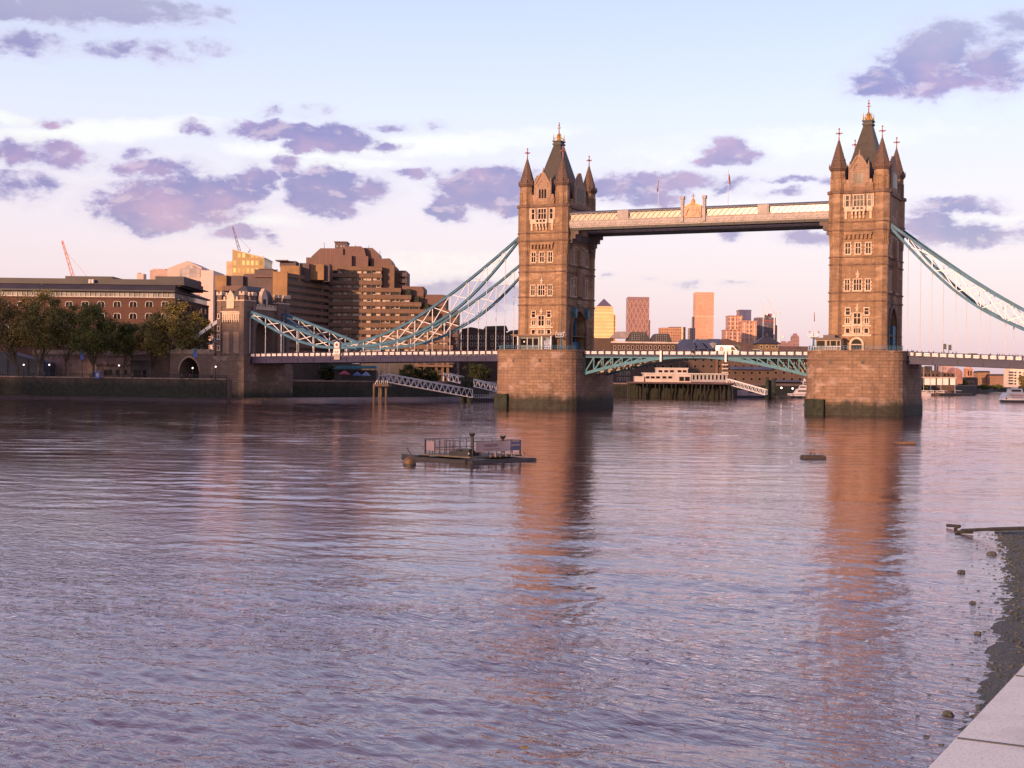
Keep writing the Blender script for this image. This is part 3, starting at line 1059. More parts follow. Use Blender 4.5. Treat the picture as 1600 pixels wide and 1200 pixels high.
# high level walkways
def walkway(y, front, label):
    root = empty('high_walkway', (0, y, 0), 0, label, 'walkway', 'high level walkways')
    xa, xb = -34.9, 34.9
    ch = MB()
    ch.box(xa, xb, -1.5, 1.5, 46.95, 47.25)
    ch.box(xa, xb, -1.75, 1.75, 47.25, 48.55)
    ch.box(xa, xb, -1.9, 1.9, 48.55, 48.75)
    nb = 46
    for i in range(nb):
        x = xa + (xb - xa) * (i + .5) / nb
        for k in range(5):
            a0, a1 = math.pi * k / 5, math.pi * (k + 1) / 5
            ch.beam((x + .55 * math.cos(a0), -1.80, 47.5 + .5 * math.sin(a0)), (x + .55 * math.cos(a1), -1.80, 47.5 + .5 * math.sin(a1)), .14, .14)
    ch.build('lower_girder', WALKSTEEL, root)
    un = MB()
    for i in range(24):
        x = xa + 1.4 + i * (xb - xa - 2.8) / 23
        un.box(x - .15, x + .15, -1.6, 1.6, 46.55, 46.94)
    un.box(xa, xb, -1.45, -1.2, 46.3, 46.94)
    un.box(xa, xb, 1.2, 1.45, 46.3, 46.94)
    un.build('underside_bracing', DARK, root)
    gl = MB()
    gl.box(xa, xb, -1.05, 1.05, 48.75, 50.5)
    gl.build('glazing', WALKGLASS, root)
    rf = MB()
    rf.box(xa, xb, -1.75, 1.75, 50.5, 50.8)
    rf.prism([(xa, -1.6), (xb, -1.6), (xb, 1.6), (xa, 1.6)], 50.8, 51.25, 0, [(xa, -.5), (xb, -.5), (xb, .5), (xa, .5)])
    rf.build('roof', NAVYROOF, root)
    bays = [(-34.9, -20.4), (-17.4, -3.2), (2.9, 16.3), (19.1, 34.9)]
    for (a, b_) in bays:
        lt = MB()
        nx = max(1, round((b_ - a) / 1.45))
        st = (b_ - a) / nx
        for i in range(nx):
            x = a + i * st
            lt.beam((x, -1.42, 48.8), (x + st, -1.42, 50.5), .15, .10)
            lt.beam((x, -1.30, 50.5), (x + st, -1.30, 48.8), .15, .10)
        lt.build('lattice', WHITE, root)
    for (a, b_) in ((-20.4, -17.4), (16.3, 19.1)):
        p_ = MB()
        p_.box(a, b_, -1.95, 1.2, 48.7, 50.95)
        p_.box(a + .3, b_ - .3, -2.05, -1.9, 49.0, 50.6)
        p_.build('panel_block', WALKSTEEL, root)
    if front:
        c_ = MB()
        c_.box(-3.2, 2.9, -1.9, 1.2, 48.6, 50.9)
        for x in (-3.0, 2.7):
            c_.box(x - .35, x + .35, -2.15, -1.3, 47.4, 53.0)
            c_.box(x - .5, x + .5, -2.3, -1.15, 53.0, 53.75)
        cp = c_.build('crest_frame', WALKSTEEL, root)
        s_ = MB()
        pts = [(-2.3, 48.4), (2.0, 48.4), (2.0, 51.2), (1.2, 51.6), (.4, 51.7), (-.15, 52.4), (-.7, 51.7), (-1.5, 51.6), (-2.3, 51.2)]
        s_.slab(pts, 'y', -2.2, -1.85)
        sh = [(-1.2, 51.0), (-.15, 51.3), (.9, 51.0), (.9, 49.8), (.5, 49.2), (-.15, 48.8), (-.8, 49.2), (-1.2, 49.8)]
        s_.slab(sh, 'y', -2.38, -2.1)
        s_.beam((-.15, -2.42, 48.9), (-.15, -2.42, 51.2), .22, .12)
        s_.beam((-1.1, -2.42, 50.2), (.8, -2.42, 50.2), .22, .12)
        for e in (-1, 1):
            s_.beam((-.15 + e * 1.9, -2.3, 48.9), (-.15 + e * 1.15, -2.3, 50.8), .5, .25)
        s_.build('coat_of_arms', CREST, cp)
        g_ = MB()
        g_.beam((-2.4, -2.1, 51.2), (-.6, -2.1, 51.9), .3, .3)
        g_.beam((2.1, -2.1, 51.2), (.3, -2.1, 51.9), .3, .3)
        g_.cone((-.15, -2.0), .62, .45, 51.6, 52.6, 8)
        g_.cone((-.15, -2.0), .5, .1, 52.6, 53.3, 8)
        g_.build('gilded_crown', CREST2, cp)
        k_ = MB()
        k_.box(-.22, -.08, -2.05, -1.91, 53.2, 54.4)
        k_.box(-.6, .3, -2.05, -1.91, 53.65, 53.82)
        k_.build('cross', REDIRON, cp)
    return root


WALKSTEEL = mat('pinkish_white_painted_iron', (.33, .26, .25), .55, var=.2, vscale=.7, streak=.35)
WALKGLASS = mat('cream_lit_glazing', (.44, .35, .21), .25, var=.25, vscale=.5)  # yellow of the sunlit blinds put into the glass colour
NAVYROOF = mat('slate_blue_lead_roof', (.10, .09, .12), .6, var=.3)
CREST = mat('terracotta_crest', (.62, .30, .18), .6, var=.2, vscale=2)
CREST2 = mat('dull_gilding', (.70, .30, .06), .45, var=.2, vscale=2)
walkway(-7.4, True, 'high walkway with crest facing the river, between the tops of both towers')
walkway(7.4, False, 'rear high walkway seen dark behind and below the crested one')


# road decks
def parapet(mb, x0, x1, y, zf, bay=1.86):
    """navy rail with white pierced panels, following the road; material 0 navy, 1 white"""
    n = max(1, round((x1 - x0) / bay))
    for i in range(n):
        a, b_ = x0 + (x1 - x0) * i / n, x0 + (x1 - x0) * (i + 1) / n
        za, zb = zf(a), zf(b_)
        mb.beam((a, y, za - .07), (b_, y, zb - .07), .30, .15, 0)
        mb.beam((a, y, za - 1.12), (b_, y, zb - 1.12), .30, .22, 0)
        mb.beam((a, y, za - 1.2), (a, y, za + .02), .34, .34, 0)
        zm = (za + zb) / 2
        mb.box(a + .28, b_ - .28, y - .13, y + .13, zm - .92, zm - .24, 1)
        for q in range(3):
            xx = a + .28 + (b_ - a - .56) * (q + .5) / 3
            mb.box(xx - .13, xx + .13, y - .145, y + .145, zm - .70, zm - .46, 2)


def side_span(x0, x1, zf, label):
    root = empty('bridge_deck', ((x0 + x1) / 2, 0, 0), 0, label, 'bridge deck', 'road spans of the bridge')
    mx = (x0 + x1) / 2
    n = 12
    road = MB()
    for i in range(n):
        a, b_ = x0 + (x1 - x0) * i / n, x0 + (x1 - x0) * (i + 1) / n
        za, zb = zf(a) - 1.25, zf(b_) - 1.25
        vs = [(a - mx, -8.2, za - .5), (b_ - mx, -8.2, zb - .5), (b_ - mx, 8.2, zb - .5), (a - mx, 8.2, za - .5),
              (a - mx, -8.2, za), (b_ - mx, -8.2, zb), (b_ - mx, 8.2, zb), (a - mx, 8.2, za)]
        road.add(vs, [(0, 3, 2, 1), (4, 5, 6, 7), (0, 1, 5, 4), (1, 2, 6, 5), (2, 3, 7, 6), (3, 0, 4, 7)])
    road.build('roadway', ASPHALT, root)
    for y in (-8.5, 8.5):
        gd = MB()
        for i in range(n):
            a, b_ = x0 + (x1 - x0) * i / n, x0 + (x1 - x0) * (i + 1) / n
            za, zb = zf(a), zf(b_)
            gd.beam((a - mx, y, za - 1.5), (b_ - mx, y, zb - 1.5), .5, .42)
            gd.beam((a - mx, y, za - 2.2), (b_ - mx, y, zb - 2.2), .22, 1.0)
            gd.beam((a - mx, y, za - 2.8), (b_ - mx, y, zb - 2.8), .6, .22)
        k = round((x1 - x0) / 5.6)
        for i in range(k + 1):
            x = x0 + .2 + (x1 - x0 - .4) * i / k
            gd.box(x - mx - .12, x - mx + .12, y - .28, y + .28, zf(x) - 2.75, zf(x) - 1.6)
        gd.build('girder', NAVY, root)
        pp = MB()
        parapet(pp, x0 - mx, x1 - mx, y, lambda q: zf(q + mx))
        pp.build('parapet', [NAVY, PANEL, PANELMARK], root)
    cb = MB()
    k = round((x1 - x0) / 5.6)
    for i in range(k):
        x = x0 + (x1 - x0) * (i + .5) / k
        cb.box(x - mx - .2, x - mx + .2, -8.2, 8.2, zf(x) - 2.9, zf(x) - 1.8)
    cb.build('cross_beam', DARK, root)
    return root


ASPHALT = mat('asphalt', (.05, .048, .05), .9, var=.3)
PANELMARK = mat('panel_relief', (.50, .30, .30), .6, var=.2)
zl = lambda x: 15.15 - 1.05 * ((-52.3 - x) / 82.0) ** 1.2 if x < -52.3 else 15.15
zr = lambda x: 15.15 - .036 * (x - 52.3)
side_span(-134.3, -52.3, zl, 'suspended road span with navy girder between the hotel bank gatehouse and the first tower')
side_span(52.3, 126.0, zr, 'road span at far right carrying the traffic signals and a dark car')


def bascule(sx, label):
    """one lifting leaf: arched teal trusses under a flat road; sx -1 on the hotel side"""
    root = empty('bascule_leaf', (sx * 29.6, 0, 0), 0, label, 'bascule leaf', 'lifting leaves of the bridge')
    X = lambda q: sx * q - sx * 29.6            # q = distance from mid span
    zb = lambda q: 13.85 - 4.6 * (q / 29.6) ** 1.75
    rd = MB()
    rd.box(min(X(.08), X(29.6)), max(X(.08), X(29.6)), -8.0, 8.0, 13.55, 13.9)
    rd.build('roadway', ASPHALT, root)
    n = 9
    for y in (-8.1, -2.8, 2.8, 8.1):
        tr = MB()
        m_ = 18
        for i in range(m_):
            a, b_ = .08 + 29.5 * i / m_, .08 + 29.5 * (i + 1) / m_
            tr.beam((X(a), y, zb(a) - .1), (X(b_), y, zb(b_) - .1), .55, .75)
        tr.box(min(X(.08), X(29.6)), max(X(.08), X(29.6)), y - .25, y + .25, 13.3, 13.85)
        for i in range(n + 1):
            q = 6.0 + 23.4 * i / n
            if zb(q) < 13.0:
                tr.beam((X(q), y, zb(q)), (X(q), y, 13.4), .28, .34)
            if i < n:
                q2 = 6.0 + 23.4 * (i + 1) / n
                tr.beam((X(q2), y, zb(q2)), (X(q), y, 13.4), .34, .46, upv=(0, 1, 0))
        tr.build('truss', TEAL if abs(y) > 5 else TEAL2, root)
    sf = MB()
    for i in range(14):
        q = 1.5 + 28.0 * i / 14
        sf.box(min(X(q), X(q + .35)), max(X(q), X(q + .35)), -8.0, 8.0, zb(q) - .15, zb(q) + .25)
    sf.build('cross_beam', CREAMSTEEL, root)
    for y in (-8.35, 8.35):
        gd = MB()
        gd.box(min(X(.08), X(29.6)), max(X(.08), X(29.6)), y - .22, y + .22, 13.62, 14.05)
        gd.build('edge_girder', NAVY2, root)
        pp = MB()
        parapet(pp, min(X(.4), X(29.6)), max(X(.4), X(29.6)), y, lambda q: 15.2, 1.95)
        pp.build('parapet', [NAVY2, PANEL, PANELMARK], root)
    return root


TEAL2 = mat('cream_inner_truss', (.30, .25, .20), .6, var=.2)
CREAMSTEEL = mat('brown_cream_steel', (.28, .18, .12), .6, var=.25)
NAVY2 = mat('dark_blue_steel', (.022, .032, .075), .5, var=.25, spec=.15)
bascule(-1, 'teal trussed lifting leaf of the bridge hinged at the hotel side tower pier')
bascule(1, 'teal trussed lifting leaf of the bridge below the white delivery van')
for px, lab in ((597 / 3.9024 + 880, 'white navigation light box on the lifting span nearer the hotel side tower'),
                (993 / 3.9024 + 880, 'white navigation light box on the lifting span under the white van')):
    c = at(px, 550, y=-8.8)
    l_ = empty('navigation_light', (c.x, -8.95, 12.4), 0, lab, 'signal light', 'white light boxes on the lifting span')
    MB().box(-.24, .24, -.2, .2, 0, 2.7).box(-.3, .3, -.26, .26, 2.62, 2.75).build('housing', WHITE, l_)
    MB().box(-.2, .2, .2, .45, 1.3, 1.6).box(-.2, .2, .2, .45, 2.2, 2.5).build('bracket', NAVY2, l_)

# suspension chains (stiffened trusses) with their hangers
LT = [(48.2, 45.1), (52, 42.1), (58, 37.7), (64, 33.3), (71.3, 28.5), (81.7, 22.4), (92, 18.6), (98, 17.1), (104, 16.5)]
LB = [(48.2, 44.4), (52, 40.0), (55, 36.8), (60, 31.7), (65.4, 27.1), (71.3, 23.4), (81.7, 18.5), (92, 16.5), (98, 16.0), (104, 15.7)]
ST = [(104, 16.5), (110, 18.2), (117, 20.6), (125, 23.3), (134.4, 26.2)]
SB = [(104, 15.7), (110, 16.0), (117, 17.4), (125, 20.5), (134.4, 25.0)]


def interp(tab, x):
    for (a, za), (b_, zb) in zip(tab, tab[1:]):
        if a <= x <= b_:
            return za + (zb - za) * (x - a) / (b_ - a)
    return tab[-1][1] if x > tab[-1][0] else tab[0][1]


def smooth_tab(tab, n=28):
    xs = [tab[0][0] + (tab[-1][0] - tab[0][0]) * i / n for i in range(n + 1)]
    f = [interp(tab, x) for x in xs]
    for _ in range(3):
        f = [f[0]] + [(f[i - 1] + 2 * f[i] + f[i + 1]) / 4 for i in range(1, n)] + [f[-1]]
    return list(zip(xs, f))


LT, LB, ST, SB = map(smooth_tab, (LT, LB, ST, SB))


def chain(sx, y, label):
    root = empty('suspension_chain', (sx * 48, y, 15), 0, label, 'bridge chain', 'suspension chains of the bridge')
    o_ = Vector((sx * 48, y, 15))
    Pt = lambda x, z, dy=0: Vector((sx * x, y + dy, z)) - o_
    for nm, tabs in (('long_chain', (LT, LB)), ('short_chain', (ST, SB))):
        cb = MB()
        for tab in tabs:
            for (a, za), (b_, zb) in zip(tab, tab[1:]):
                cb.beam(Pt(a, za), Pt(b_, zb), .55, .60)
                cb.beam(Pt(a, za + .30), Pt(b_, zb + .30), .80, .10)
                cb.beam(Pt(a, za - .30), Pt(b_, zb - .30), .80, .10)
        c_ = cb.build(nm, BLUE, root)
        xs = [52.4 + 5.45 * i for i in range(10)] if nm == 'long_chain' else [107.2 + 5.45 * i for i in range(6)]
        wb = MB()
        tt, tb = tabs
        for i, x in enumerate(xs):
            zt, zb = interp(tt, x), interp(tb, x)
            if zt - zb > 1.0:
                wb.beam(Pt(x, zb), Pt(x, zt), .2, .2)
            if i + 1 < len(xs):
                x2 = xs[i + 1]
                wb.beam(Pt(x, zt, -.12), Pt(x2, interp(tb, x2), -.12), .2, .16, upv=(0, 1, 0))
                wb.beam(Pt(x, zb, .12), Pt(x2, interp(tt, x2), .12), .2, .16, upv=(0, 1, 0))
        wb.build('web_bracing', WHITE, c_)
        zd = zl if sx < 0 else zr
        for x in xs:
            zb = interp(tb, x)
            zdk = zd(sx * x) - .9
            if zb - .4 > zdk + .4:
                hg = MB()
                hg.tube(Pt(x, zdk), Pt(x, zb - .3), .085, .085, 6)
                hg.tube(Pt(x, zb - 1.2), Pt(x, zb - .3), .10, .26, 6)
                hg.build('hanger', WHITE, root)
    return root


chain(-1, -8.5, 'pale blue suspension chain nearer the viewer, hanging between hotel bank and first tower')
chain(-1, 8.5, 'pale blue suspension chain behind the near one, hanging before the hotel')
chain(1, -8.5, 'suspension chain nearer the viewer, sweeping down from the tower at far right')
chain(1, 8.5, 'suspension chain behind its twin, sweeping down right from the walkway right end tower')
# ------------------------------------------------------------ land and river walls
GZ = 6.2
BANK = [(-222, -90), (-209, -31), (-170, -19.5), (-138, -14.5), (-136, 11), (-125, 39), (-116, 72), (-112, 102), (-136, 238), (-114, 261), (-57.5, 365), (-50, 596),
        (-55, 900), (-75, 1230), (0, 1500), (600, 1900), (3000, 2600), (15000, 6000)]
LAND = mat('bank_paving', (.16, .11, .09), .9, var=.3)
poly = BANK + [(15000, 19000), (-19000, 19000), (-19000, -9000), (-260, -9000), (-232, -700), (-220, -300)]
o = MB().prism(poly, -3.5, GZ).build('terrain', LAND)
tag(o, kind='structure')
QUAYSTONE = masonry('river_wall_stone', (.17, .105, .07), (.13, .08, .055), (.05, .035, .03), 1.4, .5, .05, tide=(4.0, 7.0), stain=.5)


def wall_along(name, pts, z0, z1, th, mats_, label, cat, group=None, coping=None):
    root = empty(name, (pts[0][0], pts[0][1], 0), 0, label, cat, group)
    for nm, a0, a1, t_, m_ in [('wall_face', z0, z1, th, mats_)] + ([('coping', z1, z1 + .35, th + .35, coping)] if coping else []):
        mb = MB()
        for (x0, y0), (x1, y1) in zip(pts, pts[1:]):
            p, q = Vector((x0, y0, 0)), Vector((x1, y1, 0))
            d = (q - p).normalized()
            nn_ = Vector((d.y, -d.x, 0)) * t_
            p, q = p - Vector((pts[0][0], pts[0][1], 0)), q - Vector((pts[0][0], pts[0][1], 0))
            bk = -nn_ * (.6 / t_)
            mb.prism([(p + nn_)[:2], (q + nn_)[:2], (q + bk)[:2], (p + bk)[:2]], a0, a1)
        mb.build(nm, m_, root)
    return root


COPING = mat('worn_coping_stone', (.30, .20, .15), .85, var=.3, vscale=.6, streak=.4)
wall_along('embankment_wall', BANK[:4], -2, 6.3, .5, QUAYSTONE, 'long weedy embankment wall in front of the plane trees left of the bridge', 'river wall', 'river walls of the far bank', COPING)
wall_along('embankment_wall', BANK[4:8], -2, 6.0, .4, QUAYSTONE, 'dark river wall below the hotel, seen under the suspended road', 'river wall', 'river walls of the far bank', COPING)
wall_along('embankment_wall', BANK[8:18], -2, 5.6, .4, QUAYSTONE, 'distant river wall curving away behind the bridge towers', 'river wall', 'river walls of the far bank', COPING)
# mud left by the tide at the foot of the walls
MUD = mat('river_mud', (.10, .065, .05), .55, var=.35, vscale=.5, bump=.5)
mb = MB()
pts = [(-222, -90), (-209, -31), (-170, -19.5), (-138, -14.5), (-128, -9), (-119, 39), (-112, 72), (-108, 100)]
vs, fs = [], []
rr_ = random.Random(3)
dense = []
for (x0, y0), (x1, y1) in zip(pts, pts[1:]):
    for i in range(8):
        dense.append((x0 + (x1 - x0) * i / 8, y0 + (y1 - y0) * i / 8))
for i, (x, y) in enumerate(dense):
    wdt = 5.5 + 3 * math.sin(i * .9) + rr_.uniform(-1, 1)
    if i > 36:
        wdt *= .35
    vs += [(x - .8, y + 1, 1.25), (x + wdt * .35, y - wdt * .5, .55), (x + wdt * .7, y - wdt, -.35)]
for i in range(len(dense) - 1):
    for k in range(2):
        fs.append((3 * i + k, 3 * i + k + 1, 3 * (i + 1) + k + 1, 3 * (i + 1) + k))
o = MB().add(vs, fs).build('foreshore', MUD)
tag(o, kind='structure')

# ------------------------------------------------------------ north abutment with its gatehouse
ABST = masonry('abutment_stone', (.25, .155, .12), (.185, .115, .09), (.12, .08, .065), 1.2, .5, .04, stain=.5, var=.45)
ABLOW = masonry('abutment_river_stone', (.27, .165, .115), (.20, .12, .09), (.09, .06, .05), 1.8, .7, .05, tide=(1.2, 4.6), stain=.5, pale=(.42, .30, .23))
root = empty('gatehouse_abutment', (-139.2, 0, 0), 0, 'small battlemented gatehouse tower anchoring the blue chains on the hotel bank', 'gatehouse')
MB().box(-6.0, 5.6, -12.4, 12.4, -3, 10.8).box(-5.6, 5.2, -12.0, 12.0, 10.8, 13.2).build('base', ABLOW, root)
for sy in (-1, 1):
    tw = MB()
    yc = sy * 8.6
    tw.box(-4.4, 4.4, yc - 2.6, yc + 2.6, 13.2, 27.6)
    tw.box(-4.65, 4.65, yc - 2.85, yc + 2.85, 27.6, 29.4)
    for sx in (-1, 1):
        for ss in (-1, 1):
            tw.box(sx * 4.0 - .75, sx * 4.0 + .75, yc + ss * 2.2 - .75, yc + ss * 2.2 + .75, 13.2, 31.2)
    t_ = tw.build('side_tower', ABST, root)
    for sx in (-1, 1):
        for ss in (-1, 1):
            bt = MB()
            qx, qy = sx * 4.0, yc + ss * 2.2
            bt.box(qx - .95, qx + .95, qy - .95, qy + .95, 30.9, 31.3)
            for a in (-.6, .6):
                for c_ in (-.6, .6):
                    bt.box(qx + a - .33, qx + a + .33, qy + c_ - .33, qy + c_ + .33, 31.25, 31.9)
            bt.build('turret_battlement', PALE, t_)
    bt = MB()
    bt.box(-4.8, 4.8, yc - 3.0, yc + 3.0, 29.2, 29.5)
    for i in range(5):
        x = -2.2 + i * 1.1
        for ss in (-1, 1):
            bt.box(x - .3, x + .3, yc + ss * 2.75 - .22, yc + ss * 2.75 + .22, 29.4, 30.4)
    bt.build('battlement', PALE, t_)
    if sy < 0:
        band = MB()
        band.box(-2.9, 3.3, yc - 3.05, yc - 2.5, 23.6, 25.9)
        for i in range(8):
            band.box(-2.7 + i * .8, -2.35 + i * .8, yc - 3.25, yc - 3.0, 23.0, 25.4)
        band.box(-3.2, 3.4, yc - 3.3, yc - 2.5, 25.9, 26.2)
        band.build('carved_band', PALE, t_)
        gb = MB()
        gb.slab([(-1.3, 27), (1.3, 27), (1.3, 30.6), (.7, 31.4), (0, 32.3), (-.7, 31.4), (-1.3, 30.6)], 'y', yc - 3.1, yc - 2.5)
        gb.build('gable', PALE, t_)
        for zz in (15.0, 18.2, 20.6, 24.2):
            window(t_, -4.0, yc - 2.95, zz, zz + 1.1, .55, 1, 1, quoins=False)
        nb_ = MB()
        for x in (-1.6, 2.0):
            nb_.box(x - 1.0, x + 1.0, yc - 2.72, yc - 2.5, 14.0, 20.2)
        nb_.build('blind_panel', PALE_STONE2, t_)
GATEROOF = masonry('gatehouse_slate', (.085, .065, .065), (.07, .055, .06), (.04, .03, .03), .5, .35, .03, rough=.7, stain=.3)
lk = MB()
ar = arch(-4.6, 4.6, 13.2, 19.5, 12, .15)
for i in range(1, len(ar) - 2):
    (a0, c0), (a1, c1) = ar[i], ar[i + 1]
    lk.slab([(a0, c0), (a1, c1), (a1, 27.0), (a0, 27.0)], 'x', -3.8, 3.8)
lk.box(-3.8, 3.8, -6.05, -4.6, 13.2, 27.0)
lk.box(-3.8, 3.8, 4.6, 6.05, 13.2, 27.0)
g1 = lk.build('gate_arch', ABST, root)
pp = MB()
pp.box(3.5, 4.1, -6, 6, 27.0, 27.9)
for i in range(8):
    pp.box(3.5, 4.1, -5.6 + i * 1.5, -4.9 + i * 1.5, 27.9, 28.6)
pp.build('parapet', PALE, g1)
for y_ in (-4.4, -1.5, 1.5, 4.4):
    MB().cone((3.8, y_), .55, .55, 0, .25, 10).build('shield', PALE, g1, (0, 0, 0)).matrix_world = Matrix.Translation((-139.2 + 3.9, y_, 24.4)) @ Matrix.Rotation(math.pi / 2, 4, 'Y') @ Matrix.Translation((-3.8, -y_, 0))
rf = MB()
rf.prism([(-4.2, -8.3), (3.4, -8.3), (3.4, 8.3), (-4.2, 8.3)], 27.2, 32.6, 0, [(-2.6, -5.6), (1.6, -5.6), (1.6, 5.6), (-2.6, 5.6)])
rf.prism([(-2.6, -5.6), (1.6, -5.6), (1.6, 5.6), (-2.6, 5.6)], 32.6, 34.0, 0, [(-.8, -4.2), (-.2, -4.2), (-.2, 4.2), (-.8, 4.2)])
rf.build('roof', GATEROOF, root)
dm = MB()
dm.box(2.6, 3.7, -1.6, 1.6, 27.2, 30.6)
dm.slab([(-1.6, 30.6), (1.6, 30.6), (.9, 32.2), (0, 33.4), (-.9, 32.2)], 'x', 2.6, 3.7)
for e in (-1, 1):
    dm.cone((3.2, e * 1.9), .3, .05, 27.2, 32.4, 6)
d_ = dm.build('dormer', PALE, root)
MB().box(3.65, 3.78, -.7, .7, 28.0, 30.2).build('window', GLASS, d_)

# approach viaduct with a road arch, and the white back stays of the chains
root = empty('approach_viaduct', (-145.3, -10, GZ), 0, 'brown stone approach viaduct with a dark arch, behind the trees left of the gatehouse', 'viaduct')
a0 = at(291, 580, y=-10.6).x + 145.3
a1 = at(311, 580, y=-10.6).x + 145.3
ar = arch(a0 - 2.5, a1, 0, 2.6, 10, .1)
vd = MB()
vd.box(ar[-1][0], 0, -.6, 20, -1, 7.6)
vd.box(ar[0][0] - 3.5, ar[0][0], -.6, 20, -1, 7.6)
vd.box(-85, ar[0][0] - 3.5, 15, 20, -1, 7.6)
for i in range(1, len(ar) - 2):
    (x0, z0), (x1, z1) = ar[i], ar[i + 1]
    vd.slab([(x0, z0), (x1, z1), (x1, 7.6), (x0, 7.6)], 'y', -.6, 20)
b_ = vd.build('wall', ABST, root)
pr = MB()
pr.box(ar[0][0] - 3.5, 0, -.9, -.3, 7.6, 7.95)
pr.box(ar[0][0] - 3.5, 0, -.75, -.45, 7.95, 8.9)
pr.box(-85, ar[0][0] - 3.5, 14.7, 15.2, 7.6, 8.9)
for i in range(7):
    pr.box(-20 + i * 3, -19.4 + i * 3, -.92, -.28, 7.9, 9.1)
pr.build('parapet', COPING, root)
vb = MB()
for i in range(1, len(ar) - 2):
    (x0, z0), (x1, z1) = ar[i], ar[i + 1]
    c_ = ((ar[0][0] + ar[-1][0]) / 2, 2.6)
    f_ = lambda x, z: (c_[0] + (x - c_[0]) * 1.12, c_[1] + (z - c_[1]) * 1.14)
    vb.slab([(x0, z0), (x1, z1), f_(x1, z1), f_(x0, z0)], 'y', -.8, -.55)
vb.build('voussoir', PALE_STONE2, root)
for y, lab in ((-8.5, 'nearer white sloping back stay running down from the gatehouse into the trees'), (8.5, 'farther white sloping back stay ending low against the gatehouse side')):
    p, q = at(341, 502, y=y), at(272, 550, y=y)
    if y > 0:
        p, q = Vector((-143, 8.5, 24.5)), Vector((-172, 8.5, 13.8))
    s_ = empty('back_stay', p, 0, lab, 'back stay', 'white back stays of the chains')
    n_ = 7
    b1_, b2_ = MB(), MB()
    for i in range(n_):
        u0, u1 = (q - p) * (i / n_), (q - p) * ((i + .86) / n_)
        b1_.beam(u0, u1, .7, 1.0)
    b2_.beam((0, 0, 0), q - p, .45, .6)
    b1_.build('link_plate', WHITE, s_)
    b2_.build('tie_bar', NAVY, s_)


# ------------------------------------------------------------ helper frame: a building that faces the viewer, sized from its distance
class Frame:
    """local x runs to the right along the facade, y away from the viewer, z up from the bank; k = metres per photo pixel at its distance"""
    def __init__(s, name, px, d, label, cat, group=None, rot=0.0, z=GZ):
        p = at(px, 590, d=d)
        s.px, s.d, s.k, s.z = px, d, d / FPX, z
        s.root = empty(name, (p.x, p.y, z), -YAW + rot, label, cat, group)

    def X(s, px):
        return (px - s.px) * s.k

    def Z(s, py, px=None):
        px = s.px if px is None else px
        return (590.14 + .0119 * (px - 800) - py) * s.k + CAM.z - s.z

    def box(s, mb, px0, px1, py0, py1, y0=0.0, y1=12.0, m=0):
        """py0 = top row, py1 = bottom row (None: the ground)"""
        c = (px0 + px1) / 2
        mb.box(s.X(px0), s.X(px1), y0, y1, 0 if py1 is None else s.Z(py1, c), s.Z(py0, c), m)
        return mb

    def slab(s, mb, pts, y0, y1, m=0):
        mb.slab([(s.X(a), s.Z(b_, a)) for a, b_ in pts][::-1], 'y', y0, y1, m)
        return mb


WINMESH = {}


def win_mesh(w, h, frame_m, pane_m, kind='plain'):
    key = (round(w, 2), round(h, 2), frame_m.name, pane_m.name, kind)
    if key not in WINMESH:
        mb = MB()
        f = min(.16, w * .14)
        if kind == 'arch':
            o_, i_ = arch(-w / 2, w / 2, 0, h - w * .35, 8, -.3), arch(-w / 2 + f, w / 2 - f, f, h - w * .35, 8, -.3)
            for i in range(len(o_) - 1):
                mb.slab([o_[i], o_[i + 1], i_[i + 1], i_[i]], 'y', -.14, .05, 0)
            mb.slab(i_, 'y', -.04, .05, 1)
            mb.box(-.05, .05, -.1, .02, f, h - f, 0)
        else:
            mb.box(-w / 2, -w / 2 + f, -.12, .05, 0, h, 0)
            mb.box(w / 2 - f, w / 2, -.12, .05, 0, h, 0)
            mb.box(-w / 2 + f, w / 2 - f, -.12, .05, 0, f, 0)
            mb.box(-w / 2 + f, w / 2 - f, -.12, .05, h - f, h, 0)
            mb.box(-w / 2 + f, w / 2 - f, -.04, .05, f, h - f, 1)
            if kind == 'blind':
                mb.box(w * .08, w / 2 - f, -.06, -.04, f, h - f, 0)
        WINMESH[key] = mb.mesh('window', [frame_m, pane_m])
    return WINMESH[key]


def windows(parent, spots, w, h, frame_m, pane_m, kind='plain', blinds=0.0, cap=100):
    """each opening its own part; spots are (x, y, z) of the lower middle in the thing's own frame"""
    for i, (x, y, z) in enumerate(spots[:cap]):
        kk = 'blind' if rnd.random() < blinds else kind
        inst('window', win_mesh(w, h, frame_m, pane_m, kk), parent, (x, y, z))
    if len(spots) > cap:
        mb = MB()
        for x, y, z in spots[cap:]:
            mb.box(x - w / 2, x + w / 2, y - .05, y + .05, z, z + h)
        tag(mb.build('windows', pane_m, parent), kind='stuff')


# ------------------------------------------------------------ red brick arcaded block behind the trees
BRICK = masonry('red_brown_brick', (.17, .062, .036), (.13, .048, .03), (.05, .03, .025), .6, .25, .03, stain=.25, bump=.15)
DKROOF = mat('dark_lead_roof', (.045, .032, .034), .6, var=.3, vscale=.15)
WHITEFR = mat('white_window_frame', (.62, .54, .50), .5, var=.15)
PALEGLASS = mat('pale_reflecting_glass', (.30, .26, .25), .12, var=.5, vscale=.25)
F_ = Frame('brick_office_block', 140, 485, 'dark red brick block with arched windows and two-tier dark roof behind the trees', 'building')
wl = MB()
F_.box(wl, -70, 272, 465, None, 0, 54)
F_.box(wl, -70, 273, 463.5, 465.5, -.4, 54.2)
w_ = wl.build('wall', BRICK, F_.root)
gl = MB()
F_.box(gl, -70, 270, 455, 463.5, 1.2, 53)
gl.build('glazed_storey', PALEGLASS, F_.root)
ml = MB()
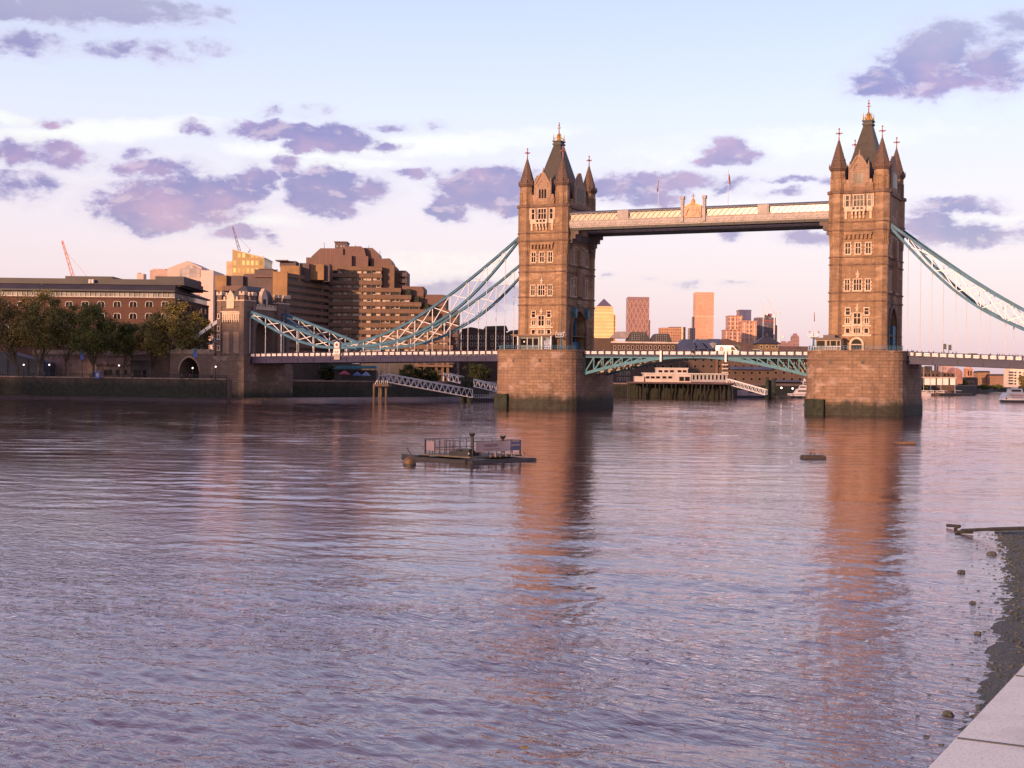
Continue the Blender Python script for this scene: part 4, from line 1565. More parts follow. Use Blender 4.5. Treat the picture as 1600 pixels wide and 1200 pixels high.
for i in range(44):
    px = -60 + i * 7.6
    F_.box(ml, px - .35, px + .35, 455, 463.6, .9, 1.25)
F_.box(ml, -70, 271, 462.3, 463.6, .7, 1.2)
ml.build('mullion', WHITEFR, F_.root)
rf = MB()
x0, x1 = F_.X(-74), F_.X(273)
z0, z1, z2 = F_.Z(455), F_.Z(446), F_.Z(437)
rf.prism([(x0, -1.2), (x1, -1.2), (x1, 56), (x0, 56)], z0, z0 + .5)
rf.prism([(x0, -1.2), (x1, -1.2), (x1, 56), (x0, 56)], z0 + .5, z1 + .4, 0, [(x0, 2.0), (x1 - .5, 2.0), (x1 - 5, 52), (x0, 52)])
F_.box(rf, -74, 276, 434, 445, 3.2, 40)
F_.box(rf, 93, 168, 430, 434, 5, 30)
F_.box(rf, 238, 283, 431, 443, 2.6, 30)
F_.box(rf, -74, 284, 441.5, 443, 2.2, 41)
rf.build('roof', DKROOF, F_.root)
vt = MB()
for px in (136, 140.5):
    F_.box(vt, px - 1.6, px + 1.6, 436, 442, 1.6, 3.1)
vt.build('roof_vent', WHITEFR, F_.root)
sp_ = []
for ry in (480, 498.5, 517):
    for px in (7, 32, 57, 82, 107, 132, 157, 182, 207, 232, 257):
        sp_.append((F_.X(px), -.06, F_.Z(ry, px)))
windows(w_, sp_, 2.7, 2.0, WHITEFR, GLASS, 'arch')
sb = MB()
for y in range(6, 50, 7):
    for ry in (480, 498.5):
        sb.box(F_.X(272) - .1, F_.X(272) + .08, y - 1.2, y + 1.2, F_.Z(ry), F_.Z(ry) + 1.9)
sb.build('side_windows', GLASS, w_)

# ------------------------------------------------------------ offices and cranes farther behind
PINKST = mat('pale_pink_cladding', (.62, .40, .34), .6, var=.1, vscale=.05)
F_ = Frame('pediment_office', 285, 680, 'pale pink office block with a low pediment above the brick block roof', 'building')
o_ = MB()
F_.slab(o_, [(260, 419), (291, 407.5), (313, 418), (313, 520), (260, 520)], 0, 30)
b_ = o_.build('wall', PINKST, F_.root)
o_ = MB()
F_.box(o_, 229, 260, 421, None, 4, 30)
F_.box(o_, 232, 252, 418.5, 421, 6, 20)
o_.build('side_wing', mat('dusty_pink_wall', (.50, .31, .26), .7, var=.15), F_.root)
o_ = MB()
F_.box(o_, 313.5, 333, 423, None, -2, 24)
o_.build('stair_tower', mat('bright_pink_wall', (.70, .46, .40), .6, var=.08), F_.root)
o_ = MB()
F_.slab(o_, [(279, 421), (296, 412), (311, 420), (311, 433), (279, 433)], -.25, .1)
for i in range(3):
    F_.box(o_, 284, 310, 438 + i * 11, 443 + i * 11, -.25, .1)
o_.build('glazing', facade('pediment_glass', (.35, .25, .22), (.40, .33, .31), 2.2, 2.4, .15, gl=.15), F_.root)
F_ = Frame('roof_plant_block', 217, 760, 'tiny pinkish roof block far behind the brick block roof, left of the pediment', 'building')
F_.box(MB(), 212, 222.5, 427.5, None, 0, 6).box(F_.X(213), F_.X(216), -.2, 4, F_.Z(427.5), F_.Z(426)).build('wall', PINKST, F_.root)

F_ = Frame('slant_roofed_tower', 385, 800, 'golden lit glass block with a roof slanting down to the right, above the gatehouse', 'building')
o_ = MB()
F_.slab(o_, [(361, 390), (405, 401), (411, 403.5), (411, 560), (361, 560)], 0, 26)
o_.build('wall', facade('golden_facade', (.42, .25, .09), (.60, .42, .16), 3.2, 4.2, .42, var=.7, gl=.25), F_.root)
o_ = MB()
F_.box(o_, 351, 361.4, 408, None, 1.5, 24)
o_.build('side_slab', mat('golden_pale_wall', (.55, .34, .20), .6), F_.root)
o_ = MB()
F_.slab(o_, [(360, 388.6), (411.6, 402.2), (411.6, 403.6), (360, 390.2)], -.5, 26.5)
o_.build('roof', WHITEFR, F_.root)


def jib_crane(p0, p1, d, color, label, w=1.3, mast=None, name='tower_crane'):
    """luffing crane: slim lattice jib raised from a machinery deck, seen above roofs"""
    a, b_ = at(*p0, d=d), at(*p1, d=d)
    root = empty(name, (a.x, a.y, GZ), 0, label, 'crane', 'construction cranes on the skyline')
    o3 = Vector((a.x, a.y, GZ))
    m_ = mat('crane_paint_' + color[0], color[1], .5, var=.1)
    mb = MB()
    mb.beam((0, 0, 0), a - o3 - Vector((0, 0, 2)), w * .8)
    mb.build('mast', m_, root)
    jb = MB()
    p, q = a - o3, b_ - o3
    dv = (q - p)
    side = Vector((rt0.x, rt0.y, 0))
    nrm = dv.normalized().cross(Vector((fw.x, fw.y, 0)).normalized()).normalized()
    n = max(6, int(dv.length / (w * 1.6)))
    for e in (-1, 1):
        jb.beam(p + nrm * e * w * .5, q + nrm * e * w * .18, w * .24)
    for i in range(n):
        u0, u1 = i / n, (i + 1) / n
        e = 1 if i % 2 else -1
        s0, s1 = w * (.5 - .32 * u0), w * (.5 - .32 * u1)
        jb.beam(p + dv * u0 + nrm * e * s0, p + dv * u1 - nrm * e * s1, w * .14)
    jb.build('jib', m_, root)
    cb = MB()
    back = -Vector((dv.x, dv.y, 0)).normalized() if Vector((dv.x, dv.y, 0)).length > .1 else side
    cb.beam(p, p + back * w * 4.5, w * 1.1, w * .9)
    cb.beam(p + back * w * 4.2 - Vector((0, 0, w)), p + back * w * 4.2 + Vector((0, 0, w)), w * 1.5)
    cb.beam(p, p + back * w * 3 + Vector((0, 0, w * 4.5)), w * .3)
    cb.beam(p + back * w * 3 + Vector((0, 0, w * 4.5)), p + dv * .8, w * .09)
    cb.build('counter_jib', m_, root)
    return root


RED_ = ('red_white', (.55, .20, .16, 1))
jib_crane((121, 456), (97, 376), 820, RED_, 'pale red crane jib rising behind the brick block roof at far left', 1.9)
jib_crane((379, 408), (363.5, 354), 900, ('blue', (.14, .12, .26, 1)), 'dark blue crane jib rising above the golden slant-roofed block', 1.6)
jib_crane((417, 424), (411, 400), 900, ('grey', (.5, .42, .42, 1)), 'small pale grey crane between the golden block and the hotel', 1.3)

# ------------------------------------------------------------ the stepped hotel
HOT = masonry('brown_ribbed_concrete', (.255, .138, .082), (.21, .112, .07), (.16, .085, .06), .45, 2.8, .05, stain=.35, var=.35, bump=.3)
HOTDK = mat('dark_window_band', (.05, .034, .03), .5, var=.4, vscale=.3)  # dark brown wall colour of the window bands
COPPER = masonry('red_brown_copper_roof', (.20, .075, .05), (.16, .06, .042), (.08, .03, .025), 1.1, 30, .1, rough=.55, stain=.3, var=.35)
PLUM = mat('plum_brown_roof', (.095, .045, .045), .6, var=.3, vscale=.2)
GLD = mat('sun_gold_end_wall', (.33, .17, .07), .8, var=.2, vscale=.25, streak=.25)  # sunlit gold of the end walls put into the colour
F_ = Frame('stepped_hotel', 513, 560, 'huge brown stepped hotel with long window bands behind the left suspension chains', 'building')
FL = 11.1                                # storey height in photo pixels
right = [595, 595, 595, 625, 641, 657, 668, 680, 690, 697, 703, 707, 710]
top0 = 417.5
core, bands = MB(), MB()
spots = []
for i, pr_ in enumerate(right):
    yt, yb = top0 + i * FL, top0 + (i + 1) * FL
    F_.box(core, 513, pr_ - .6, yt, yb if i < len(right) - 1 else None, .9, 24)
    F_.box(bands, 512, pr_, yt - 1.4, yt + 4.6, -.25, 24)          # spandrel
    F_.box(bands, 512, pr_ - .2, yt + 4.6, yt + 5.4, -.05, 2)
    nwin = int((pr_ - 516) / 15.0)
    for j in range(nwin):
        px = 519.5 + j * 15.0
        spots.append((F_.X(px + 3.0), .86, F_.Z(yb - 1.8, px)))
        spots.append((F_.X(px + 9.8), .86, F_.Z(yb - 1.8, px)))
        F_.box(bands, px + 13.2, px + 14.6, yt + 4, yb - .5, .2, 1.4)
F_.box(core, 507, 514, 418.5, None, 1.2, 20)
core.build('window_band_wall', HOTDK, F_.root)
bands.build('spandrel', HOT, F_.root)
wins = spots[:]
random.Random(5).shuffle(wins)
HOTGL = mat('hotel_window_black', (.012, .010, .012), .2, var=.4)
HOTREFL = mat('painted_window_reflection', (.55, .38, .30), .6, var=.35, vscale=.15)  # pale panes: western sky reflection put into the colour
# the largest hundred as parts of their own, the rest as one
k_ = 0
rest = MB()
for (x, y, z) in wins:
    m_ = HOTREFL if (rnd.random() < .42) else HOTGL
    if k_ < 100:
        inst('window', win_mesh(1.62, 1.0, WHITEFR if rnd.random() < .35 else HOTREFL, m_, 'plain'), F_.root, (x, y, z))
        k_ += 1
    else:
        rest.box(x - .75, x + .75, y - .06, y + .04, z + .05, z + .95, 1 if m_ is HOTREFL else 0)
tag(rest.build('windows', [HOTGL, HOTREFL], F_.root), kind='stuff')
# receding end walls and side blocks on the right
sd = MB()
F_.box(sd, 595.5, 613, 413, 452, 3.5, 26)
F_.box(sd, 613, 630, 420, 452, 9, 30)
F_.box(sd, 625.5, 659, 446.5, 475, 5, 28)
F_.box(sd, 641, 694, 459.5, 500, 7, 30)
F_.box(sd, 694, 713, 484, None, 4, 30)
sd.build('side_wing', HOT, F_.root)
for i in range(3):
    F_.box(MB(), 620, 631.5, 424 + i * 10, 430 + i * 10, 7.5, 9.2).build('balcony', PLUM, F_.root)
for i in range(10):
    F_.box(MB(), 694, 714.5, 488 + i * 11, 493.5 + i * 11, 2.6, 4.1).build('balcony', PLUM, F_.root)
hd = MB()
for (a, b_, c, d_) in ((632, 640, 451, 462), (645, 653, 463, 473), (659, 668, 474, 485)):
    F_.box(hd, a, b_, c, d_, 1.5, 4.9)
hd.build('terrace_planting', WEED, F_.root)
# copper clad crown
cr = MB()
F_.slab(cr, [(494, 385), (530, 385), (530, 419), (478, 419), (480, 398)], 8, 24)
F_.box(cr, 513, 546, 397.5, 418, 3, 20)
F_.box(cr, 546, 571, 398.5, 418, 5, 20)
F_.slab(cr, [(531, 381.5), (558, 381.5), (563, 386), (566, 398), (529, 398)], 9, 22)
F_.slab(cr, [(556, 383), (575, 383), (584, 391), (588, 404), (588, 418), (556, 418)], 12, 26)
F_.slab(cr, [(575, 402), (604, 401), (607, 406), (607, 418), (575, 418)], 8, 26)
F_.slab(cr, [(626, 446), (656, 446.5), (659, 452), (659, 462), (626, 462)], 4.6, 22)
F_.slab(cr, [(660, 459), (690, 459), (694, 464), (694, 478), (660, 478)], 5.8, 22)
F_.box(cr, 470.5, 496, 399, 420, 10, 24)
c_ = cr.build('copper_roof', COPPER, F_.root)
tp = MB()
F_.box(tp, 515, 534, 373.5, 386, 12, 20)
F_.box(tp, 514, 535, 372.8, 374.6, 11.5, 20.5)
tp.build('plant_room', PLUM, c_)
tl = MB()
for px in (517.5, 524, 528.5):
    F_.box(tl, px, px + 2.2, 379, 382, 11.88, 12.05)
tl.build('louvre', PALEGLASS, c_)
an = MB()
for (px, a, b_) in ((498, 374, 386), (569, 378, 384), (440, 402, 408), (548, 377, 382), (587, 387, 392)):
    an.tube((F_.X(px), 12, F_.Z(b_)), (F_.X(px), 12, F_.Z(a)), .12, .06, 5)
an.build('mast', DARK, c_)
# wing that runs towards the viewer: dark face, golden end
p1 = (F_.X(448) * 528 / 560 * 1.0, -32.0)
ww = MB()
k2 = 528 / 560
xe = (448 - 800) * 528 / FPX - (513 - 800) * 560 / FPX
xs = (424 - 800) * 528 / FPX - (513 - 800) * 560 / FPX
zt = (586 - 426.5) * 528 / FPX + CAM.z - GZ
nfl = 13
fh = 2.58


def wing_x(y):          # x of the dark face at depth y (it runs from the golden end back to the inner corner)
    return xe + (0 - xe) * (y + 32) / 32


dkf, dkb = MB(), MB()
dkf.prism([(xs, -32), (xe - .5, -32), (-.5, .5), (-14, 24), (xs - 6, 10)], 0, zt - .4)
for i in range(nfl):
    z1 = zt - i * fh
    z0 = z1 - 1.5
    dkb.prism([(xe - .6, -31.9), (xe, -31.9), (0, 0), (-.6, 0)], max(0, z0), z1)
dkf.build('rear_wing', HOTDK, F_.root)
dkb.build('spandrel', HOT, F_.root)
dw = MB()
for i in range(nfl - 1):
    for j in range(10):
        if rnd.random() < .4:
            y = -30.5 + j * 2.9
            z1 = zt - i * fh - 1.55
            x = wing_x(y) - .52
            dw.box(x - .3, x + .02, y, y + 1.3, z1 - .8, z1 - .1)
dw.build('windows', HOTREFL, F_.root)['kind'] = 'stuff'
ge = MB()
k5 = 528 / FPX
gx = lambda px: (px - 800) * k5 - (513 - 800) * 560 / FPX
gz = lambda py, px=440: (590.14 + .0119 * (px - 800) - py) * k5 + CAM.z - GZ
ge.box(gx(425), gx(447.5), -32.6, -31, 0, gz(424.5))
for (a, b_, c, d_, y) in ((481, 504, 413, 437, -16), (436, 466, 415, 440, -24), (334, 352, 430, 640, -31)):
    kk = (560 + y) / FPX
    X2 = lambda px: (px - 800) * kk - (513 - 800) * 560 / FPX
    Z2 = lambda py, px: (590.14 + .0119 * (px - 800) - py) * kk + CAM.z - GZ
    ge.box(X2(a), X2(b_), y, y + 10, max(0, Z2(d_, a)), Z2(c, a))
ge.build('golden_end_wall', GLD, F_.root)
pl = MB()


def pbox(mb, a, b_, c, d_, y, dep=9):
    kk = (560 + y) / FPX
    X2 = lambda px: (px - 800) * kk - (513 - 800) * 560 / FPX
    Z2 = lambda py, px: (590.14 + .0119 * (px - 800) - py) * kk + CAM.z - GZ
    mb.box(X2(a), X2(b_), y, y + dep, max(0, Z2(d_, a)), Z2(c, a))


for a in ((352, 378, 430.5, 640, -29), (379, 425, 428, 640, -27), (396, 426, 420.5, 440, -24), (403, 424, 419.5, 421, -24.4), (466, 481, 411, 440, -19), (504, 513, 412, 440, -14), (435, 460, 407.5, 417, -22)):
    pbox(pl, *a)
pl.build('plum_roof_block', PLUM, F_.root)
pc = MB()
for a in ((346, 377, 446.5, 456, -32.5, 3), (428, 447, 406, 407.4, -25, 6), (395, 425, 431, 433, -28, 2)):
    pbox(pc, *a)
pc.build('copper_canopy', COPPER, F_.root)
# lower storeys at the river: columns and canopy seen under the road
lc = MB()
for px in (652, 664, 682.5, 692, 700):
    F_.box(lc, px - 2, px + 2, 566, None, -4, -2)
F_.box(lc, 648, 708, 570, 573.5, -5, 0)
F_.box(lc, 648, 708, 584, 586, -5, 0)
lc.build('colonnade', HOT, F_.root)

F_ = Frame('brick_warehouse', 760, 600, 'low dark brick warehouse with flat roof steps, left of the first bridge tower', 'building')
o_ = MB()
F_.slab(o_, [(716, 527), (720, 514), (735, 511), (762, 516), (762, 640), (716, 640)], 0, 14)
F_.box(o_, 762, 816, 519, None, 3, 16)
F_.box(o_, 755, 790, 515, 525, 6, 18)
w_ = o_.build('wall', masonry('dark_brown_brick', (.13, .068, .045), (.10, .052, .036), (.06, .035, .03), .8, .3, .03, stain=.3), F_.root)
o_ = MB()
F_.slab(o_, [(753, 515.5), (757, 509), (790, 508), (793, 515.5)], 5.5, 18.5)
F_.slab(o_, [(790, 520), (797, 516), (818, 514), (818, 521)], 2.7, 16)
o_.build('roof', DKROOF, F_.root)
windows(w_, [(F_.X(px), -.05 if px < 762 else 2.95, F_.Z(py, px)) for py in (541, 530) for px in (722, 729, 736, 743, 750, 757, 768, 776, 784, 792, 800, 808)], 1.1, 1.5, WHITEFR, GLASS)

# ------------------------------------------------------------ trees
LEAF_OLIVE = foliage('olive_leaves', (.145, .122, .04))
LEAF_GREEN = foliage('dark_green_leaves', (.09, .095, .028))
LEAF_DARK = foliage('shade_painted_leaves', (.030, .036, .012))  # leaf colour darkened to stand in for shade under the road
LEAF_BROWN = foliage('autumn_brown_leaves', (.15, .11, .045))
BARK = mat('plane_tree_bark', (.11, .075, .05), .9, var=.4, vscale=1.5)


def tree(px, d, crown, trunk_px, leaves, label, seed, n=17000, leaf=.40, group='trees on the far bank', name='plane_tree', base=GZ):
    """crown = (px left, px right, py top, py bottom) as seen; built as a real crown of leaf clumps round limbs"""
    r_ = random.Random(seed)
    p = at(trunk_px, 590, d=d)
    root = empty(name, (p.x, p.y, base), -YAW, label, 'tree', group)
    k = d / FPX
    cx = ((crown[0] + crown[1]) / 2 - trunk_px) * k
    rx = (crown[1] - crown[0]) / 2 * k
    hz = 590.14 + .0119 * (trunk_px - 800)
    zt, zb = (hz - crown[2]) * k + CAM.z - base, (hz - crown[3]) * k + CAM.z - base
    cz, rz = (zt + zb) / 2, (zt - zb) / 2
    ry = rx * .85
    # clumps over the crown's volume
    cl = []
    while len(cl) < 40:
        v = Vector((r_.uniform(-1, 1), r_.uniform(-1, 1), r_.uniform(-1, 1)))
        if .25 < v.length < 1 and (v.z > -.75):
            cl.append((Vector((cx + v.x * rx * .86, v.y * ry * .86, cz + v.z * rz * .86)), r_.uniform(.13, .31) * min(rx, rz)))
    tk = MB()
    tr = max(.35, rx * .055)
    zf = max(zb * .75, 1.2)
    tk.cone((0, 0), tr * 1.5, tr, -.3, .8, 8)
    tk.tube((0, 0, .8), (cx * .15, 0, zf), tr, tr * .8, 8)
    t_ = tk.build('trunk', BARK, root)
    lm = MB()
    for c, _ in cl[::4]:
        m_ = Vector((cx * .15, 0, zf)) * .45 + c * .55 + Vector((r_.uniform(-.6, .6), r_.uniform(-.6, .6), r_.uniform(0, .8)))
        lm.tube((cx * .15, 0, zf - .4), m_, tr * .5, tr * .3, 5)
        lm.tube(m_, c, tr * .3, tr * .08, 5)
    lm.build('limbs', BARK, t_)
    vs, fs = [], []
    for i in range(n):
        c, cr_ = cl[r_.randrange(len(cl))]
        g_ = Vector((r_.gauss(0, 1), r_.gauss(0, 1), r_.gauss(0, .75))) * cr_ * .58
        q = c + g_
        a = Vector((r_.gauss(0, 1), r_.gauss(0, 1), r_.gauss(0, 1))).normalized() * leaf * r_.uniform(.5, 1.0)
        b_ = a.cross(Vector((r_.gauss(0, 1), r_.gauss(0, 1), r_.gauss(0, 1)))).normalized() * leaf * r_.uniform(.3, .6)
        j = len(vs)
        vs += [q - a, q - b_ * .8, q + a, q + b_]
        fs.append((j, j + 1, j + 2, j + 3))
    MB().add(vs, fs).build('crown', leaves, root)
    return root


tree(30, 436, (-40, 66, 446, 564), 28, LEAF_BROWN, 'large brownish plane tree at the left edge of the photo', 1)
tree(60, 432, (22, 112, 449, 564), 60, LEAF_OLIVE, 'broad olive plane tree with a forked trunk, second from the left edge', 2)
tree(112, 442, (78, 140, 470, 560), 100, LEAF_OLIVE, 'olive tree half hidden between the broad tree and the dark green one', 3, 11000)
tree(147, 430, (104, 188, 472, 564), 146, LEAF_GREEN, 'dark green rounded tree with twin stems below the brick arches', 4)
tree(197, 436, (172, 224, 496, 564), 193, LEAF_GREEN, 'smaller dark green tree in front of the brick block', 5, 11000)
tree(237, 434, (206, 262, 490, 568), 236, LEAF_BROWN, 'reddish brown tree leaning beside the big tree near the gatehouse', 6, 11000)
tree(280, 428, (226, 332, 470, 564), 276, LEAF_OLIVE, 'large full olive green tree next to the gatehouse', 7, 22000)

# promenade below the trees: railing, lamps, kiosks, low walls
p0, p1 = at(-20, 588, d=432), at(358, 588, d=412)
root = empty('promenade_railing', (p0.x, p0.y, 6.4), 0, 'dark iron railing along the top of the embankment wall under the trees', 'railing')
mb = MB()
pts = [Vector((x, y + .6, 6.65)) for x, y in BANK[:4]]
o3 = Vector((p0.x, p0.y, 6.4))
for a, b_ in zip(pts, pts[1:]):
    mb.beam(a - o3 + Vector((0, 0, 1.0)), b_ - o3 + Vector((0, 0, 1.0)), .12, .1)
    mb.beam(a - o3 + Vector((0, 0, .5)), b_ - o3 + Vector((0, 0, .5)), .06, .06)
    n_ = int((b_ - a).length / .55)
    for i in range(n_):
        q = a + (b_ - a) * i / n_ - o3
        mb.box(q.x - .05, q.x + .05, q.y - .05, q.y + .05, -.1, q.z + 1.0)
mb.build('rail', DARK, root)
LAMPGLASS = mat('lit_lamp_globe', (1, .9, .8, 1), .3, emit=(1, .85, .72, 1), estr=1.6)
lab = ['lit promenade lamp under the broad olive tree', 'lit promenade lamp between the broad tree and the dark green tree', 'lit promenade lamp beside the dark green tree trunk',
       'lit lamp at the viaduct arch mouth', 'lit lamp on the wall beside the gatehouse foot']
for (px, py, d), l_ in zip(((37, 570, 425), (77, 570, 425), (186, 571, 428), (301, 575, 416), (337, 573, 412)), lab):
    c = at(px, py, d=d)
    r_ = empty('promenade_lamp', (c.x, c.y, GZ), 0, l_, 'street lamp', 'lamps on the hotel bank promenade')
    MB().cone((0, 0), .16, .07, 0, c.z - GZ - .3, 8).build('post', DARK, r_)
    MB().ball((0, 0, c.z - GZ), .24, 8, 6).build('lamp_globe', LAMPGLASS, r_)
PINKWALL = mat('pinkish_stone_wall', (.34, .22, .19), .85, var=.3, vscale=.5, streak=.4)
F_ = Frame('low_stone_building', 165, 452, 'low pale stone building with zigzag roof trim under the dark green tree', 'building')
o_ = MB()
F_.box(o_, 105, 204, 556, None, 0, 10)
F_.box(o_, 100, 240, 553.5, 556, -.5, 10.5)
w_ = o_.build('wall', PINKWALL, F_.root)
zz = MB()
for i in range(12):
    px = 150 + i * 4.5
    zz.beam((F_.X(px), -.15, F_.Z(569 + 3 * (i % 2))), (F_.X(px + 4.5), -.15, F_.Z(569 + 3 * ((i + 1) % 2))), .3)
zz.build('zigzag_trim', PLUM, w_)
windows(w_, [(F_.X(px), -.05, F_.Z(586, px)) for px in (165, 172, 184, 196)], 1.1, 1.7, DARK, GLASS)
F_ = Frame('ticket_pavilion', 232, 448, 'flat roofed grey pavilion with dark openings between two tree trunks', 'building')
o_ = MB()
F_.box(o_, 205, 272, 565, None, 0, 8)
w_ = o_.build('wall', mat('slate_grey_cladding', (.10, .085, .10), .7, var=.2), F_.root)
F_.box(MB(), 203, 274, 563.5, 565.3, -.8, 8.4).build('roof', DKROOF, F_.root)
windows(w_, [(F_.X(px), -.05, F_.Z(590, px)) for px in (211, 218, 226, 246, 254, 262)], 1.1, 2.4, DARK, GLASS)
F_ = Frame('grey_marquee', 12, 450, 'long grey marquee roof behind the left edge trees', 'marquee')
o_ = MB()
F_.slab(o_, [(-50, 556), (5, 549), (70, 566), (70, 592), (-50, 592)], 0, 12)
o_.build('canvas', mat('grey_canvas', (.12, .11, .13), .8, var=.15), F_.root)
for px in (-20, 12, 44, 69):
    F_.box(MB(), px - .6, px + .6, 562, None, -.15, .1).build('tent_pole', DARK, F_.root)
F_ = Frame('stone_curtain_wall', 92, 460, 'greyish stone wall stretch between the left trees', 'wall')
o_ = MB()
F_.box(o_, 60, 106, 560, None, 0, 2)
for i in range(6):
    F_.box(o_, 61 + i * 8, 65 + i * 8, 557, 560, 0, 2)
o_.build('wall_face', PINKWALL, F_.root)
c = at(153, 587, d=421)
r_ = empty('blue_kiosk', (c.x, c.y, GZ), -YAW, 'small bright blue kiosk box by the railing near the dark green tree', 'kiosk')
MB().box(-.75, .75, -.5, .5, 0, 1.9).box(-.85, .85, -.6, .6, 1.9, 2.05).build('cabinet', mat('bright_blue_paint', (.03, .10, .42), .5), r_)
MB().box(-.4, .4, -.53, -.5, .5, 1.6).build('panel', PALEGLASS, r_)
for px, l_ in ((128.5, 'blue and teal post sign half hidden by the dark green tree'), (305, 'blue post sign above the viaduct arch')):
    c = at(px, 566, d=428 if px < 200 else 409)
    r_ = empty('banner_sign', (c.x, c.y, GZ if px < 200 else 12.2), -YAW, l_, 'sign', 'blue post signs on the hotel bank')
    zz_ = 5.0 if px < 200 else -.2
    MB().box(-.08, .08, -.08, .08, 0 if px < 200 else -.3, zz_ + 3.4).build('post', DARK, r_)
    MB().box(-.5, .5, -.16, -.08, zz_ + .6, zz_ + 2.2).build('board', mat('bright_blue_paint', (.03, .10, .42), .5), r_)
    MB().cone((0, -.1), .42, .42, zz_ + 2.3, zz_ + 3.2, 10).build('roundel', BLUE, r_)

# ------------------------------------------------------------ unseen office blocks added upstream to keep the low sun off the left bank
nh = Vector((math.cos(SUN_AZ), -math.sin(SUN_AZ), 0))
sh_ = Vector((-math.sin(SUN_AZ), -math.cos(SUN_AZ), 0))
OFF = facade('shade_tower_facade', (.30, .22, .18), (.10, .10, .12), 3.0, 3.6, .4, gl=.2)
for i, (c0, c1, s0, H) in enumerate(((-129, -158, 900, 150), (-158, -196, 930, 160), (-198, -250, 915, 156), (-250, -345, 940, 150))):
    p = nh * ((c0 + c1) / 2) + sh_ * s0
    r_ = empty('shade_tower', (p.x, p.y, GZ), -SUN_AZ, ['unseen block added upstream to cast shade, nearest the river', 'unseen shading block upstream with a roof plant room, second from the river',
                                                      'unseen shading block upstream, third from the river', 'broad unseen shading block upstream, farthest from the river'][i], 'office tower', 'unseen shading blocks upstream of the trees')
    w = abs(c0 - c1) / 2 + .5
    MB().box(-w, w, -30, 0, -4, H - GZ).build('wall', OFF, r_)
    MB().box(-w - .4, w + .4, -30.4, .4, H - GZ, H - GZ + .8).box(-w * .5, w * .3, -22, -8, H - GZ + .8, H - GZ + 4).build('roof', DKROOF, r_)
RAILDK = mat('dark_quay_rail', (.03, .025, .03), .6)
# ------------------------------------------------------------ under the suspended road: cafe terrace, umbrellas, gangways
def under(name, px, d, label, cat, group=None, z=GZ):
    return Frame(name, px, d, label, cat, group, 0, z)


F_ = under('terrace_cafe', 552, 470, 'terrace cafe with a long teal canopy under the suspended road', 'cafe')
o_ = MB()
F_.box(o_, 521, 586, 578, None, 4, 10)
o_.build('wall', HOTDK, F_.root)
o_ = MB()
F_.slab(o_, [(519, 576.5), (528, 571.5), (586, 571.5), (588, 575.5)], 0, 6)
o_.build('canopy', TEAL, F_.root)
o_ = MB()
for px in (522, 536, 550, 564, 578, 586):
    F_.box(o_, px - .5, px + .5, 575, None, .2, .5)
o_.build('post', DARK, F_.root)
for px, py, w, cm, l_ in ((538, 581, 9, mat('red_canvas', (.30, .03, .04), .7), 'dark red parasol in front of the teal canopied cafe'),
                          (558, 583, 7, mat('blue_canvas', (.06, .11, .26), .7), 'blue parasol beside the dark red one'),
                          (572, 583, 7, mat('pale_blue_canvas', (.16, .20, .34), .7), 'pale blue parasol nearest the gangway piles')):
    F_ = under('terrace_parasol', px, 462, l_, 'parasol', 'parasols on the cafe terrace')
    z_ = F_.Z(py + 3)
    o_ = MB()
    o_.cone((0, 0), w * F_.k, .1, z_, z_ + 1.1, 8)
    o_.cone((0, 0), w * F_.k, w * F_.k * .98, z_ - .3, z_, 8)
    o_.build('canopy', cm, F_.root)
    MB().tube((0, 0, -.1), (0, 0, z_ + .2), .05, .05, 6).build('pole', DARK, F_.root)
for px, a, b_, l_ in ((592, 562, 595, 'white flagpole nearest the cafe'), (600, 563, 592, 'white flagpole between two others by the gangway'), (608, 565, 590, 'white flagpole farthest from the cafe')):
    F_ = under('flagpole', px, 470, l_, 'flagpole', 'bare flagpoles by the gangway')
    MB().tube((0, 0, -.2), (0, 0, F_.Z(a)), .12, .07, 6).ball((0, 0, F_.Z(a)), .14, 6, 4).build('pole', WHITE, F_.root)
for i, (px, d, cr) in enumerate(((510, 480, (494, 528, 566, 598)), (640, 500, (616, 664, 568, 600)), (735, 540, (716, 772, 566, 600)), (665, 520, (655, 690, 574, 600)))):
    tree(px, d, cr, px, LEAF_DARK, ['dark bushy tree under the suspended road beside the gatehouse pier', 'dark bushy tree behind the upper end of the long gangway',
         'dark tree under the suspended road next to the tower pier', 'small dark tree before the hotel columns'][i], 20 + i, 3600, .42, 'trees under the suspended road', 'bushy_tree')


def gangway(p, q, h, w, label, nb):
    """Warren truss footbridge with a deck and two sides"""
    root = empty('gangway', p, 0, label, 'gangway', 'white truss gangways')
    v = q - p
    sd_ = Vector((v.y, -v.x, 0)).normalized() * w / 2
    upv = Vector((0, 0, h))
    for e, nm in ((1, 'truss'), (-1, 'truss')):
        mb = MB()
        s_ = sd_ * e
        mb.beam(s_, v + s_, .26)
        mb.beam(s_ + upv, v + s_ + upv, .26)
        for i in range(nb):
            a, b_, c_ = v * (i / nb), v * ((i + .5) / nb), v * ((i + 1) / nb)
            mb.beam(a + s_, b_ + s_ + upv, .16)
            mb.beam(b_ + s_ + upv, c_ + s_, .16)
        mb.beam(s_, s_ + upv, .2)
        mb.beam(v + s_, v + s_ + upv, .2)
        mb.build(nm, WHITE, root)
    mb = MB()
    mb.beam(Vector((0, 0, -.05)), v + Vector((0, 0, -.05)), w, .16)
    mb.build('walkway', PLUM, root)
    return root


